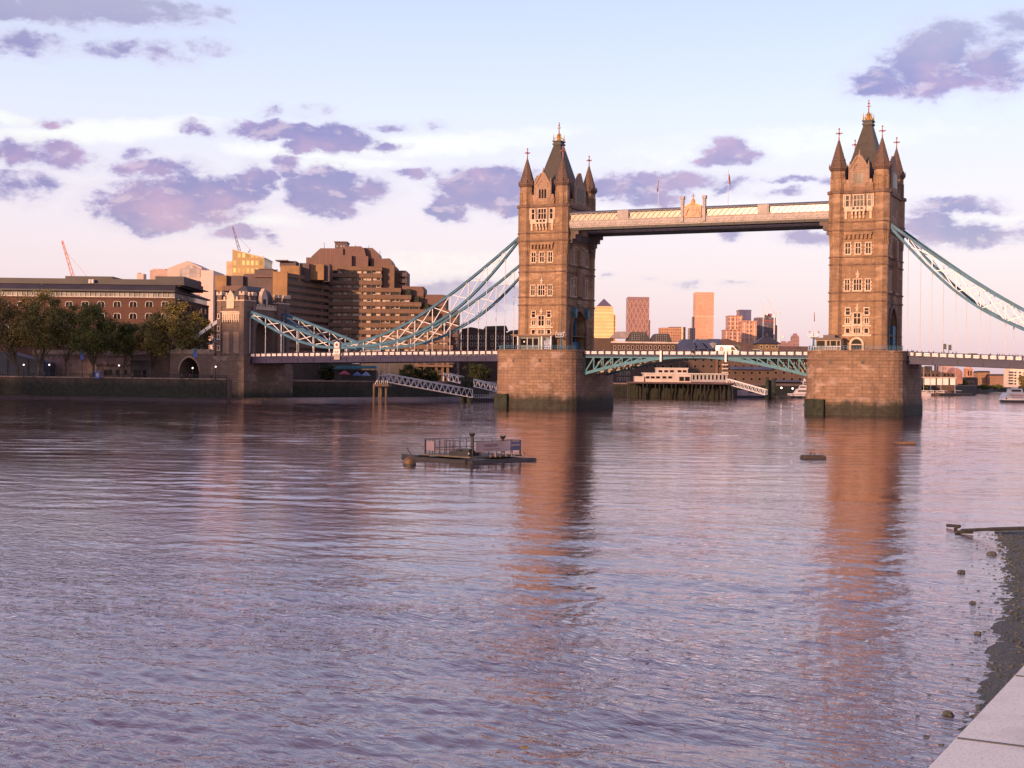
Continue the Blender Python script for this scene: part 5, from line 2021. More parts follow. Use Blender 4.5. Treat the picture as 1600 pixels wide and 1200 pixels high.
gangway(at(601, 597, d=436), at(734, 621, d=458), 2.6, 2.6, 'long white truss gangway sloping down from the piled jetty to the dark mooring piles', 15)
gangway(at(697, 595, d=470), at(771, 612, d=486), 2.5, 2.6, 'shorter white truss gangway behind the dark piles, touching the tower pier', 9)
root = empty('piled_jetty', at(590, 600, d=436), -YAW, 'dark piled jetty head at the top of the long gangway', 'jetty')
jk = 436 / FPX
mb = MB()
mb.box(-6 * jk, 18 * jk, -2, 8, -.7, 0)
mb.build('deck', PLUM, root)
for px in (584, 595, 603, 590):
    mb = MB()
    mb.tube(((px - 590) * jk, 1.0 if px != 590 else 6, -8), ((px - 590) * jk, 1.0 if px != 590 else 6, .2), .36, .36, 8)
    mb.build('pile', DKSTONE, root)
mb = MB()
mb.beam((-3 * jk, -1.9, 0), (4 * jk, -1.9, 2.6), .2)
mb.beam((4 * jk, -1.9, 2.6), (16 * jk, -1.9, 2.6), .16)
for i in range(6):
    mb.beam(((1 + 3 * i) * jk, -1.9, 0), ((1 + 3 * i) * jk, -1.9, 1.3), .1)
mb.build('railing', WHITE, root)
root = empty('mooring_dolphin', at(729, 628, z=0), -YAW, 'cluster of tall dark mooring piles where the two left gangways meet', 'mooring piles')
mk = .213
for i, (px, dy, py) in enumerate(((722, 0, 591), (727, 2, 590), (732, 0, 590), (736, 2.5, 592), (725, 4, 592))):
    mb = MB()
    mb.tube(((px - 729) * mk, dy, -3), ((px - 729) * mk, dy, (596 - py + 33) * mk), .55, .5, 8)
    mb.build('pile', WEED, root)
mb = MB()
mb.box(-1.8, 1.8, -.7, -.5, 4.2, 4.7).box(-1.8, 1.8, -.7, -.5, 6.6, 7.0)
mb.build('cross_beam', DARK, root)
root = empty('pontoon', at(754, 627, z=0), -YAW, 'low dark landing pontoon with pale rails beside the tower pier', 'pontoon')
MB().box(-4.5, 5.5, 0, 7, -.8, 1.0).build('hull', DARK, root)
mb = MB()
mb.box(-4.5, 5.5, -.05, .05, 2.05, 2.15)
for i in range(14):
    mb.box(-4.45 + i * .76, -4.35 + i * .76, -.06, .04, 1.0, 2.1)
mb.build('railing', WHITE, root)
root = empty('street_sign', at(556, 566.5, d=452) - Vector((0, 0, 3)), -YAW, 'small white board hanging just below the suspended road', 'sign')
MB().box(-1.2, 1.2, -.1, .1, 2.6, 3.3).build('board', WHITE, root)
MB().beam((-.9, 0, 3.2), (-.9, 0, 4.2), .08).beam((.9, 0, 3.2), (.9, 0, 4.2), .08).build('hanger', DARK, root)

# ------------------------------------------------------------ emblem at the lowest point of the near chain
root = empty('chain_emblem', (-104.2, -9.2, 15.0), 0, 'white round emblem with red centre at the low point of the near chain', 'emblem')
mb = MB()
mb.box(-.95, .95, -.1, .35, -2.6, 2.2)
mb.build('backing', WALKSTEEL, root)
dsk = MB().cone((0, 0), .92, .92, 0, .16, 18).build('roundel', PANEL, root)
dsk.matrix_local = Matrix.Translation((0, -.1, 1.55)) @ Matrix.Rotation(math.pi / 2, 4, 'X')
rd_ = MB().cone((0, 0), .46, .40, 0, .12, 16).build('red_centre', mat('deep_red_enamel', (.22, .012, .012), .4), dsk)
rd_.location = (0, 0, .15)
mb = MB()
mb.box(-1.05, 1.05, -.26, -.09, -1.05, .3)
pq = mb.build('plaque', PANEL, root)
mb = MB()
mb.slab([(-.62, -.65), (-.15, -.65), (-.2, -.2), (-.38, -.38), (-.62, -.15)], 'y', -.31, -.25)
mb.slab([(.12, -.65), (.55, -.65), (.6, -.3), (.4, -.12), (.2, -.3)], 'y', -.31, -.25)
mb.box(-.15, .1, -.3, -.25, -.66, -.5)
mb.build('relief', mat('brown_relief_paint', (.22, .10, .06), .6), pq)

# ------------------------------------------------------------ huts, masts and flags on the piers
F1 = empty('control_cabin', (at(834, 545, y=-13.6).x, -13.6, ZT), 0, 'glazed control cabin with a wide flat roof on the left river pier', 'cabin')
k_ = .168
mb = MB()
mb.box(-5.6, 5.6, -.6, 2.0, 3.45, 3.75)
mb.box(-6.2, 6.2, -1.1, 2.2, 3.75, 3.95)
mb.build('roof', COPING, F1)
mb = MB()
for x in (-5.2, -4.2, 2.6, 5.2, -5.2):
    mb.box(x - .13, x + .13, -.9, -.65, 0, 3.45)
mb.build('post', WHITE, F1)
mb = MB()
mb.box(-4.3, 4.9, .2, 1.6, 0, 3.4)
mb.build('wall', mat('grey_green_panel', (.13, .13, .12), .6, var=.2), F1)
for a, b_ in ((-3.8, -2.2), (-1.9, -.6), (-.3, 1.2), (3.0, 4.6)):
    MB().box(a, b_, .12, .22, 1.2, 2.9).build('window', GLASS, F1)
mb = MB()
for a in (-1.9, -.3, 1.25):
    mb.box(a - .06, a + .06, .08, .2, .1, 3.2)
for a, b_ in ((-3.0, -2.6), (2.0, 2.4)):
    mb.box(a, b_, .06, .19, 1.9, 2.3)
mb.build('door_frame', WHITE, F1)
mb = MB()
mb.slab([(2.9, .2), (4.9, .2), (4.9, 2.6), (3.9, 3.0), (2.9, 2.3)], 'y', -.05, .12)
mb.build('poster', mat('pale_blue_poster', (.25, .28, .40), .5, var=.6, vscale=1.2), F1)
F2 = empty('lookout_cabin', (at(1296, 545, y=-12.6).x, -12.6, ZT), 0, 'small flat roofed lookout cabin with dark windows on the right river pier', 'cabin')
mb = MB()
mb.box(-3.0, 3.0, -1.2, 2.2, 0, 2.6)
mb.build('wall', mat('cabin_stone_cream', (.42, .30, .22), .8, var=.2), F2)
mb = MB()
mb.box(-3.3, 3.4, -1.6, 2.5, 2.6, 3.0)
mb.box(-1.4, 1.4, -.6, 1.5, 3.0, 3.7)
mb.build('roof', PLUM, F2)
for a, b_ in ((-2.75, -.85), (-.3, .3), (.6, 1.8), (2.1, 2.7)):
    MB().box(a, b_, -1.26, -1.15, .95, 2.3).build('window', GLASS, F2)
mb = MB()
mb.box(-3.2, 3.2, -2.5, -2.4, .9, 1.0)
for i in range(16):
    mb.box(-3.2 + i * .42, -3.12 + i * .42, -2.5, -2.42, 0, .9)
mb.build('railing', WHITE, F2)


def signal_mast(px, py_top, label, flagtop=None, y=-13.2):
    c = at(px, 545, y=y)
    r_ = empty('signal_mast', (c.x, y, ZT), 0, label, 'signal mast', 'signal masts on the river piers')
    hz_ = lambda py: at(px, py, y=y).z - ZT
    mb = MB()
    mb.tube((0, 0, 0), (0, 0, hz_(527)), .28, .2, 8)
    mb.cone((0, 0), .6, .3, 0, .8, 8)
    mb.cone((0, 0), .22, .95, hz_(529), hz_(527), 8)
    mb.tube((0, 0, hz_(527)), (0, 0, hz_(py_top)), .12, .06, 6)
    mb.build('mast', BLUE, r_)
    mb = MB()
    mb.box(-1.15, 1.15, -.9, .9, hz_(527), hz_(527) + .12)
    for zz_ in (.6, 1.1):
        for y_ in (-.88, .88):
            mb.beam((-1.15, y_, hz_(527) + zz_), (1.15, y_, hz_(527) + zz_), .06)
    for x_ in (-1.12, -.4, .4, 1.12):
        mb.box(x_ - .04, x_ + .04, -.9, -.82, hz_(527), hz_(527) + 1.1)
    mb.build('platform', WHITE, r_)
    mb = MB()
    for e in (-1, 1):
        mb.box(e * 1.05 - .2, e * 1.05 + .2, -.3, .3, hz_(527) + 1.0, hz_(527) + 1.5)
    mb.build('signal_lamp', mat('lamp_grey_housing', (.30, .28, .32), .5), r_)
    return r_


signal_mast(876, 497, 'slim mast with a railed platform on the left river pier')
signal_mast(1271, 519, 'pale blue mast with a railed signal platform at the right river pier')


def flag(px, py_foot, py_top, fy0, fy1, y, label, fw_=6.0, lean=0.6):
    """flag hanging limp from a white pole: folded cloth with the diagonal and upright crosses"""
    a = at(px, py_foot, y=y)
    b_ = at(px, py_top, y=y)
    r_ = empty('flagpole_with_flag', (a.x, y, a.z), 0, label, 'flag', 'flags on the high walkway')
    H = b_.z - a.z
    MB().tube((0, 0, -1.2), (0, 0, H), .09, .05, 6).ball((0, 0, H), .14, 6, 4).build('pole', WHITE, r_)
    z1, z0 = at(px, fy0, y=y).z - a.z, at(px, fy1, y=y).z - a.z
    nx, nz = 12, 18
    vs, fs, ms = [], [], []
    for j in range(nz + 1):
        for i in range(nx + 1):
            u, v = i / nx, j / nz
            x = .08 + lean * u * (.25 + .45 * v) * 1.1
            yy = .28 * math.sin(u * 9 + v * 2) * u
            z = z1 - v * (z1 - z0) * (.80 - .1 * u) - u * (z1 - z0) * .30
            vs.append((x, yy, z))
    for j in range(nz):
        for i in range(nx):
            u, v = (i + .5) / nx, (j + .5) / nz
            up_ = abs(u - .5) < .07 or abs(v - .5) < .09
            upw = abs(u - .5) < .13 or abs(v - .5) < .16
            dg = min(abs(u - v), abs(u + v - 1))
            fs.append((j * (nx + 1) + i, j * (nx + 1) + i + 1, (j + 1) * (nx + 1) + i + 1, (j + 1) * (nx + 1) + i))
            ms.append(1 if up_ else 2 if upw else 1 if dg < .05 else 2 if dg < .12 else 0)
    mb = MB()
    mb.v, mb.f, mb.m = vs, fs, ms
    o_ = mb.build('flag_cloth', [mat('flag_navy', (.04, .03, .12), .8), mat('flag_red', (.35, .03, .06), .8), mat('flag_white', (.5, .42, .46), .8)], r_)
    sm = o_.modifiers.new('cloth thickness', 'SOLIDIFY')
    sm.thickness = .02
    return r_


flag(1028.5, 330, 275, 278, 300, -7.4, 'limp dark flag on a white pole above the left half of the high walkway', lean=-.55)
flag(1137.5, 322, 266, 268, 291, -7.4, 'limp red flag on a white pole above the right half of the walkway', lean=.8)
c = at(1271, 540, d=420)
r_ = empty('flagpole_with_flag', (c.x, c.y, GZ), -YAW, 'tiny drooping flag above the signal mast left of the right tower', 'flag')
zz_ = lambda py: at(1271, py, d=420).z - GZ
MB().tube((0, 0, 0), (0, 0, zz_(484)), .12, .05, 6).build('pole', WHITE, r_)
mb = MB()
mb.slab([(.05, zz_(486)), (.2, zz_(489)), (.34, zz_(502)), (.16, zz_(503)), (.02, zz_(498))], 'y', -.04, .04)
mb.build('flag_cloth', mat('dull_mauve_flag', (.20, .09, .11), .9), r_)

# ------------------------------------------------------------ traffic on the bridge
TYRE = mat('tyre_black', (.012, .012, .013), .85)
CARGLASS = mat('vehicle_glass', (.02, .02, .025), .08)
HEADL = mat('headlight_glass', (.75, .72, .68), .15)


def text_mesh(s, size, m_, parent, loc, rot):
    c = bpy.data.curves.new('lettering', 'FONT')
    c.body = s
    c.size = size
    c.extrude = .008
    c.align_x = 'CENTER'
    c.align_y = 'CENTER'
    to = bpy.data.objects.new('lettering_tmp', c)
    col.objects.link(to)
    bpy.context.view_layer.update()
    me = bpy.data.meshes.new_from_object(to.evaluated_get(bpy.context.evaluated_depsgraph_get()))
    bpy.data.objects.remove(to)
    me.materials.clear()
    me.materials.append(m_)
    o = bpy.data.objects.new('lettering', me)
    col.objects.link(o)
    o.parent = parent
    o.location = loc
    o.rotation_euler = rot
    return o


def wheels(root, xs, half, r):
    for x in xs:
        for e in (-1, 1):
            w_ = MB().cone((0, 0), r, r, -.11, .11, 14).build('wheel', TYRE, root)
            w_.matrix_local = Matrix.Translation((x, e * half, r)) @ Matrix.Rotation(math.pi / 2, 4, 'X')
            MB().cone((0, 0), r * .58, r * .52, -.125, .125, 10).build('rim', mat('grey_rim', (.35, .34, .35), .35, metal=.6), w_)


def van(x, y, z, label):
    root = empty('delivery_van', (x, y, z), 0, label, 'van')
    W_ = 1.0
    prof = [(-3.0, .35), (3.0, .35), (3.05, .9), (2.85, 1.15), (1.95, 1.45), (1.15, 2.35), (.75, 2.55), (-2.8, 2.6), (-2.98, 2.45)]
    bd = MB()
    bd.slab(prof, 'y', -W_, W_)
    b_ = bd.build('body', mat('white_van_paint', (.80, .76, .74), .3, var=.04), root)
    bv = b_.modifiers.new('rounded edges', 'BEVEL')
    bv.width = .12
    bv.segments = 3
    gl_ = MB()
    gl_.slab([(.62, 1.42), (1.72, 1.42), (1.12, 2.15), (.62, 2.2)], 'y', -W_ - .012, -W_ + .03)
    gl_.slab([(.62, 1.42), (1.72, 1.42), (1.12, 2.15), (.62, 2.2)], 'y', W_ - .03, W_ + .012)
    gl_.build('side_window', CARGLASS, root)
    ws = MB()
    ws.beam((1.98, 0, 1.50), (1.20, 0, 2.36), 1.7, .06, upv=(0, 1, 0))
    ws.beam((1.96, -.8, 1.52), (1.22, -.8, 2.34), .1, .08)
    ws.build('windscreen', CARGLASS, root)
    MB().box(2.9, 3.06, -.95, -.55, .85, 1.08).box(2.9, 3.06, .55, .95, .85, 1.08).build('headlight', HEADL, root)
    MB().box(3.0, 3.12, -.95, .95, .36, .62).box(-3.1, -2.98, -.95, .95, .36, .6).box(-2.2, 1.5, -W_ - .03, -W_ + .02, .75, .9).build('bumper_trim', TYRE, root)
    wheels(root, (-1.75, 2.0), .93, .36)
    # logo: red cube seen corner on, with white seams, then grey lower-case letters
    lg = MB()
    cx, cz, r = -1.55, 1.75, .58
    hexp = [(cx + r * math.sin(math.pi * i / 3), cz + r * math.cos(math.pi * i / 3)) for i in range(6)]
    lg.slab(hexp[::-1], 'y', -W_ - .025, -W_ + .01, 0)
    for i in (1, 3, 5):
        lg.beam((cx, -W_ - .03, cz), (hexp[i][0], -W_ - .03, hexp[i][1]), .09, .02, 1)
    lg.beam((cx - .2, -W_ - .034, cz + .34), (cx + .25, -W_ - .034, cz + .12), .07, .02, 1)
    lg.build('cube_logo', [mat('logo_red', (.62, .02, .05), .4), mat('white_van_paint', (.8, .76, .74), .3)], root)
    text_mesh('dpd', .95, mat('logo_grey', (.20, .17, .17), .5), root, (.02, -W_ - .02, 1.75), (math.pi / 2, 0, 0))
    return root


def car(x, y, z, paint, label, L=4.4, flip=1):
    root = empty('parked_car' if False else 'passing_car', (x, y, z), 0 if flip > 0 else math.pi, label, 'car', 'cars crossing the bridge')
    h = L / 2
    bd = MB()
    bd.slab([(-h, .35), (h, .35), (h, .75), (h - .2, .88), (h - 1.2, .95), (-h + .6, .95), (-h, .85)], 'y', -.88, .88)
    b_ = bd.build('body', paint, root)
    bv = b_.modifiers.new('rounded edges', 'BEVEL')
    bv.width = .08
    bv.segments = 3
    cb = MB()
    cb.prism([(-h + .4, -.82), (h - 1.15, -.82), (h - 1.15, .82), (-h + .4, .82)], .94, 1.46, 0, [(-h + 1.0, -.66), (h - 1.85, -.66), (h - 1.85, .66), (-h + 1.0, .66)])
    cb.build('cabin_glass', CARGLASS, root)
    MB().box(-h + .98, h - 1.83, -.67, .67, 1.455, 1.5).build('roof', paint, root)
    for e in (-1, 1):
        MB().box(h - .05, h + .015, e * .62 - .16, e * .62 + .16, .62, .78).build('headlight', HEADL, root)
    wheels(root, (-h + .8, h - .85), .82, .32)
    return root


c = at(1140, 546, y=-4.6)
van(c.x, -4.6, 13.9, 'white delivery van with a red cube logo driving on the lifting span').scale = (1.14, 1, 1.06)
c = at(1187, 546, y=-4.2)
car(c.x, -5.6, 14.05, mat('white_car_paint', (.72, .68, .66), .25, var=.04), 'low white car just right of the delivery van on the lifting span')
c = at(1523, 552, y=-4.4)
car(c.x, -4.4, zr(c.x) - 1.25, mat('dark_car_paint', (.05, .02, .03), .25, var=.1), 'dark red car on the road span at far right', 4.6)
for px, l_ in ((1475.5, 'left one of two dark traffic signals on the right road span'), (1483.5, 'right one of two dark traffic signals on the right road span')):
    c = at(px, 545, y=-7.5)
    zb = zr(c.x) - 1.2
    r_ = empty('traffic_signal', (c.x, -7.5, zb), 0, l_, 'traffic light', 'traffic signals on the right road span')
    zt_ = at(px, 537.5 if px < 1480 else 539, y=-7.5).z - zb
    MB().tube((-.18, 0, 0), (-.18, 0, zt_), .07, .06, 6).build('post', DARK, r_)
    MB().box(-.16, .36, -.2, .2, zt_ - 1.25, zt_).box(-.22, .5, -.06, .06, zt_ - .04, zt_ + .04).build('head', DARK, r_)
    mb = MB()
    for i in range(3):
        mb.cone((.42, 0), .16, .1, zt_ - .36 - .38 * i, zt_ - .22 - .38 * i, 8)
    mb.build('visor', DARK, r_)

# people on the footways: one walking figure grown as a single skin, in several coats
def person_mesh(name, coat, legs, stride, hunch=0.0):
    J = {'pelvis': (0, 0, .92, .13), 'waist': (0, -.01, 1.08, .13), 'chest': (0, -.01 - hunch, 1.32, .155), 'neck': (0, .01 - hunch * 1.3, 1.48, .06), 'head': (0, -.01 - hunch * 1.5, 1.58, .085), 'crown': (0, 0 - hunch * 1.5, 1.68, .09),
         'shl': (.19, 0 - hunch, 1.40, .07), 'ell': (.25, .06 * stride, 1.14, .05), 'hal': (.24, -.08 * stride, .92, .04),
         'shr': (-.19, 0 - hunch, 1.40, .07), 'elr': (-.25, -.04 * stride, 1.14, .05), 'har': (-.24, -.16 * stride - .04, .93, .04),
         'hil': (.10, 0, .86, .10), 'knl': (.11, -.16 * stride, .48, .07), 'anl': (.11, -.14 * stride, .08, .05), 'tol': (.12, -.30 * stride - .06, .04, .045),
         'hir': (-.10, 0, .86, .10), 'knr': (-.11, .04 * stride, .48, .07), 'anr': (-.11, .26 * stride, .10, .05), 'tor': (-.12, .14 * stride - .06, .04, .045)}
    E_ = [('pelvis', 'waist'), ('waist', 'chest'), ('chest', 'neck'), ('neck', 'head'), ('head', 'crown'), ('chest', 'shl'), ('shl', 'ell'), ('ell', 'hal'), ('chest', 'shr'), ('shr', 'elr'), ('elr', 'har'),
          ('pelvis', 'hil'), ('hil', 'knl'), ('knl', 'anl'), ('anl', 'tol'), ('pelvis', 'hir'), ('hir', 'knr'), ('knr', 'anr'), ('anr', 'tor')]
    ks = list(J)
    me = bpy.data.meshes.new(name)
    me.from_pydata([J[k][:3] for k in ks], [(ks.index(a), ks.index(b_)) for a, b_ in E_], [])
    o = bpy.data.objects.new(name, me)
    col.objects.link(o)
    o.modifiers.new('skin', 'SKIN')
    for i, k in enumerate(ks):
        sv = me.skin_vertices[0].data[i]
        sv.radius = (J[k][3], J[k][3])
        sv.use_root = (k == 'pelvis')
    sd_ = o.modifiers.new('sub', 'SUBSURF')
    sd_.levels = 1
    sd_.render_levels = 1
    bpy.context.view_layer.update()
    out = bpy.data.meshes.new_from_object(o.evaluated_get(bpy.context.evaluated_depsgraph_get()))
    bpy.data.objects.remove(o)
    out.name = name
    out.materials.clear()
    for m_ in (coat, legs, mat('skin', (.42, .24, .17), .6, var=.05), mat('dark_hair', (.03, .02, .018), .7)):
        out.materials.append(m_)
    for p_ in out.polygons:
        z = p_.center.z
        hand = abs(p_.center.x) > .19 and z < .97 and z > .82
        p_.material_index = 3 if (z > 1.62 or (z > 1.52 and p_.center.y > .03)) else 2 if (z > 1.47 or hand) else 1 if z < .88 else 0
        p_.use_smooth = True
    return out


coats = [('black', (.015, .013, .016)), ('navy', (.02, .025, .06)), ('maroon', (.10, .02, .03)), ('grey', (.10, .09, .10)), ('tan', (.28, .17, .10))]
PM = [person_mesh('person', mat('coat_' + n_, c_, .85, var=.15), mat('dark_trousers', (.02, .02, .028), .85), s_, h_) for (n_, c_), s_, h_ in zip(coats, (1, -1, .6, -.8, .3), (0, .03, .0, .05, .02))]
walk = [(1419, 0), (1424, 2), (1427, 1), (1433, 0), (1440, 3), (1452, 1), (1455, 0), (1459, 2), (1472, 0), (1477, 3), (1488, 1), (1493, 0), (1547, 1), (1559, 0), (1562, 2), (1567, 0), (1570, 3), (1578, 1), (1583, 0), (1588, 4), (1590, 0), (1597, 2),
        (928, 0), (936, 1), (944, 3), (951, 0), (958, 4), (965, 2), (972, 0), (980, 1), (987, 3), (1000, 0), (1008, 2), (1018, 4), (1026, 0), (1040, 1), (1047, 3), (1060, 0), (1066, 2), (1075, 4), (1083, 0), (1092, 1), (1105, 3), (1112, 0),
        (1172, 1), (1201, 0), (1209, 2), (1216, 4), (1224, 0), (1232, 1), (1240, 3), (1248, 0), (1254, 1),
        (425, 0), (441, 1), (462, 3), (478, 0), (497, 2), (515, 1), (540, 0), (553, 4), (566, 2), (590, 0), (612, 1), (640, 3), (655, 0), (668, 2), (690, 1), (705, 0), (722, 4), (745, 1), (760, 0), (771, 3)]
coatlab = ['black', 'navy', 'maroon', 'grey', 'tan']
for px, ci in walk:
    px += rnd.uniform(-1, 1)
    yy = rnd.choice((-7.4, -7.1, -6.7))
    c = at(px, 548, y=yy)
    zf = (zl(c.x) if c.x < -52.3 else zr(c.x) if c.x > 52.3 else 15.15) - 1.25
    span = 'road span at the hotel side' if c.x < -52.3 else 'road span at far right' if c.x > 52.3 else 'lifting span'
    o = inst('person', PM[ci], None, (c.x, yy, zf), rnd.choice((math.pi / 2, -math.pi / 2)) + rnd.uniform(-.4, .4), (rnd.uniform(.95, 1.04),) * 3)
    tag(o, 'person in a %s coat walking on the %s' % (coatlab[ci], span), 'person', 'people walking over the bridge, %s coats, %s' % (coatlab[ci], span))

spotp = ['between the two left lamps', 'by the left lamp', 'near the blue kiosk', 'right of the blue kiosk', 'before the pavilion', 'left of the viaduct arch', 'at the viaduct arch', 'by the gatehouse foot']
for i, (px, ci, d) in enumerate(((52, 0, 424), (70, 3, 423), (141, 1, 422), (207, 4, 420), (222, 0, 421), (284, 4, 415), (297, 2, 413), (330, 1, 410))):
    c = at(px, 586, d=d)
    o = inst('person', PM[ci], None, (c.x, c.y, GZ), rnd.uniform(0, 6.2))
    tag(o, 'person in a %s coat standing on the promenade %s' % (coatlab[ci], spotp[i]), 'person', 'people on the far promenade')

# ------------------------------------------------------------ far skyline between the towers
TW = 'towers on the far skyline'
F_ = Frame('pyramid_tower', 943, 3400, 'golden lit skyscraper with a dark pyramid roof on the far skyline', 'skyscraper', TW)
o_ = MB()
F_.box(o_, 927.5, 958, 489, None, 0, 46)
F_.box(o_, 929, 957, 482, 489, 2, 44)
F_.box(o_, 925.5, 961.5, 492, None, 4, 42)
F_.box(o_, 929.5, 956.5, 478.5, 482, 1, 44)
o_.build('wall', facade('gold_lit_steel', (.98, .60, .30), (.88, .48, .21), 400, 8.5, .0, frz=.62, rough=.35, gl=.3, var=.1), F_.root)  # the sun's reflection is put into these wall colours
o_ = MB()
a, b_ = F_.X(931), F_.X(955.5)
o_.prism([(a, 4), (b_, 4), (b_, 40), (a, 40)], F_.Z(478.5), F_.Z(466), 0, [(-.5, 21), (.5, 21), (.5, 22), (-.5, 22)])
o_.build('pyramid_roof', mat('grey_violet_pyramid', (.13, .10, .15), .5, var=.1), F_.root)
o_ = MB()
F_.box(o_, 927, 958.5, 488, 490, -.6, 1)
o_.build('cornice', mat('pale_gold_trim', (.95, .68, .38), .4, var=.05), F_.root)
F_ = Frame('diamond_tower', 996, 3300, 'tower patterned with tall diamonds on the far skyline', 'skyscraper', TW)
o_ = MB()
F_.box(o_, 979, 1013, 464.5, None, 0, 40)
F_.box(o_, 1013, 1015, 500, None, 2, 36)
o_.build('wall', facade('diamond_tower_glass', (.34, .17, .15), (.26, .13, .13), 5.5, 5.0, .3, rough=.4, gl=.25), F_.root)
o_ = MB()
w_ = 34 / 5.0
for i in range(-6, 6):
    for e in (-1, 1):
        for j in range(5):
            x0 = F_.X(979 + w_ * (i + (j if e > 0 else 5 - j)))
            x1 = F_.X(979 + w_ * (i + ((j + 1) if e > 0 else 5 - (j + 1))))
            z0, z1 = F_.Z(552) + j * 24.5, F_.Z(552) + (j + 1) * 24.5
            if min(x0, x1) >= F_.X(978.9) and max(x0, x1) <= F_.X(1013.1):
                o_.beam((x0, -.6, z0), (x1, -.6, z1), 1.7, 1.0, upv=(0, 1, 0))
o_.build('diamond_lattice', mat('pinkish_lattice', (.50, .28, .23), .5, var=.1), F_.root)
o_ = MB()
F_.box(o_, 979, 1013, 464, 470, -.4, .2)
o_.build('top_band', mat('mauve_cladding', (.28, .15, .15), .5), F_.root)
F_ = Frame('orange_box_block', 1052, 3000, 'low wide orange and brown block between the diamond tower and the tall orange slab', 'office block', TW)
o_ = MB()
F_.box(o_, 1031, 1066, 512, None, 0, 40)
o_.build('wall', facade('orange_brown_facade', (.50, .25, .15), (.27, .14, .10), 6, 6, .35, rough=.5), F_.root)
o_ = MB()
F_.box(o_, 1046, 1071, 510.5, None, 6, 44)
o_.build('rear_block', facade('grey_mauve_facade', (.25, .15, .16), (.15, .10, .12), 6, 6, .3), F_.root)
o_ = MB()
F_.box(o_, 1064, 1066.6, 511, None, -.4, 4)
o_.build('pale_edge', mat('pale_peach_edge', (.85, .55, .40), .5), F_.root)
F_ = Frame('tall_orange_slab', 1099, 2900, 'tallest slab, salmon orange with a pale floor line, centre of the far skyline', 'skyscraper', TW)
o_ = MB()
F_.box(o_, 1085.5, 1114, 456.5, None, 0, 40)
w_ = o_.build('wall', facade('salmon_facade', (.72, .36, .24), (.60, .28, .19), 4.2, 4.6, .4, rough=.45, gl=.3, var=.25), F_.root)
o_ = MB()
F_.box(o_, 1085, 1114.5, 494, 495, -.6, .3)
o_.build('floor_line', mat('pale_peach_edge', (.85, .55, .40), .5), F_.root)
F_ = Frame('slim_dark_tower', 1081, 2600, 'slim dark blue block left against the tall salmon slab', 'office block', TW)
o_ = MB()
F_.box(o_, 1077, 1085.5, 512.5, None, 0, 30)
F_.box(o_, 1084, 1086, 494, None, 20, 40)
o_.build('wall', facade('dark_blue_facade', (.05, .05, .09), (.04, .04, .07), 5, 5, .3), F_.root)
for (px0, px1, py, d, fm, l_, nm) in (
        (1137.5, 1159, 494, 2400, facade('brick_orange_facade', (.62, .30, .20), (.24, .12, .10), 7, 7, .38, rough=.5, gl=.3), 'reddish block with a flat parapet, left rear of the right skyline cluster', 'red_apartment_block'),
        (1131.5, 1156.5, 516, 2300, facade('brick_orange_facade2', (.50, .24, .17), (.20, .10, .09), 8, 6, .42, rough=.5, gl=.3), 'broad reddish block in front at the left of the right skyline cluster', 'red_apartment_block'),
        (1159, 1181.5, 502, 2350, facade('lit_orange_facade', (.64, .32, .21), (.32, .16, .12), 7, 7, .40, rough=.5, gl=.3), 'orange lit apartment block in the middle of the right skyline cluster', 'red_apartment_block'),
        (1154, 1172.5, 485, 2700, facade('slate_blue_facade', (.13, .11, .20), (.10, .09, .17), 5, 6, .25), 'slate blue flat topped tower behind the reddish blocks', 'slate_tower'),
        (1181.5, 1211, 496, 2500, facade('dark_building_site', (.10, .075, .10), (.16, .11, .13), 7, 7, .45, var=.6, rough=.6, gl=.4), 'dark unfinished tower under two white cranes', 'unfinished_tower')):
    F_ = Frame(nm, (px0 + px1) / 2, d, l_, 'office block' if 'tower' not in nm else 'skyscraper', TW)
    o_ = MB()
    F_.box(o_, px0, px1, py, None, 0, 34)
    if 'slate' in nm:
        F_.box(o_, px0 + 6, px1 - 6, py - 1.2, py, 4, 30)
    if 'unfinished' in nm:
        F_.box(o_, px0 + 15, px1 - 6, py - 5, py, 4, 20)
        F_.box(o_, px1, px1 + 3, py + 12, None, 4, 20)
    else:
        F_.box(o_, px0 - .5, px1 + .5, py - 1, py + .6, -.5, 34.5)
    o_.build('wall', fm, F_.root)
    if 'red_ap' in nm:
        o_ = MB()
        for q in (.1, .45, .8):
            F_.box(o_, px0 + (px1 - px0) * q, px0 + (px1 - px0) * q + 1.3, py + 1, None, -.8, .2)
        o_.build('pale_pier', mat('pale_peach_edge', (.85, .55, .40), .5), F_.root)
    if 'unfinished' in nm:
        o_ = MB()
        F_.box(o_, px0 + 15.5, px1 - 5.5, py - 6, py - 3.4, 3, 21)
        F_.box(o_, px0 + 10, px1 - 2, py + 4.5, py + 6, -1, 0)
        o_.build('red_formwork', mat('red_formwork', (.35, .07, .06), .6), F_.root)
WHT = ('white', (.72, .62, .60, 1))
jib_crane((1192.5, 491), (1187.5, 466.5), 2500, WHT, 'left white crane above the dark unfinished tower', 1.7)
jib_crane((1210, 489), (1199, 466), 2480, WHT, 'right white crane beside the dark unfinished tower', 1.9)
jib_crane((1218, 526), (1214, 496), 2300, WHT, 'lower pale crane to the right of the unfinished tower', 1.5)
F_ = Frame('domed_tower', 1238, 2000, 'reddish brown domed tower with a small cap, right of the cranes', 'tower', TW)
o_ = MB()
F_.box(o_, 1233, 1248, 533, None, 0, 14)
o_.slab([(F_.X(1237) , F_.Z(533)), (F_.X(1248), F_.Z(533)), (F_.X(1248), F_.Z(527)), (F_.X(1246), F_.Z(523.5)), (F_.X(1239), F_.Z(523.5)), (F_.X(1237), F_.Z(527))], 'y', 0, 12)
F_.box(o_, 1240, 1245, 521, 524, 2, 8)
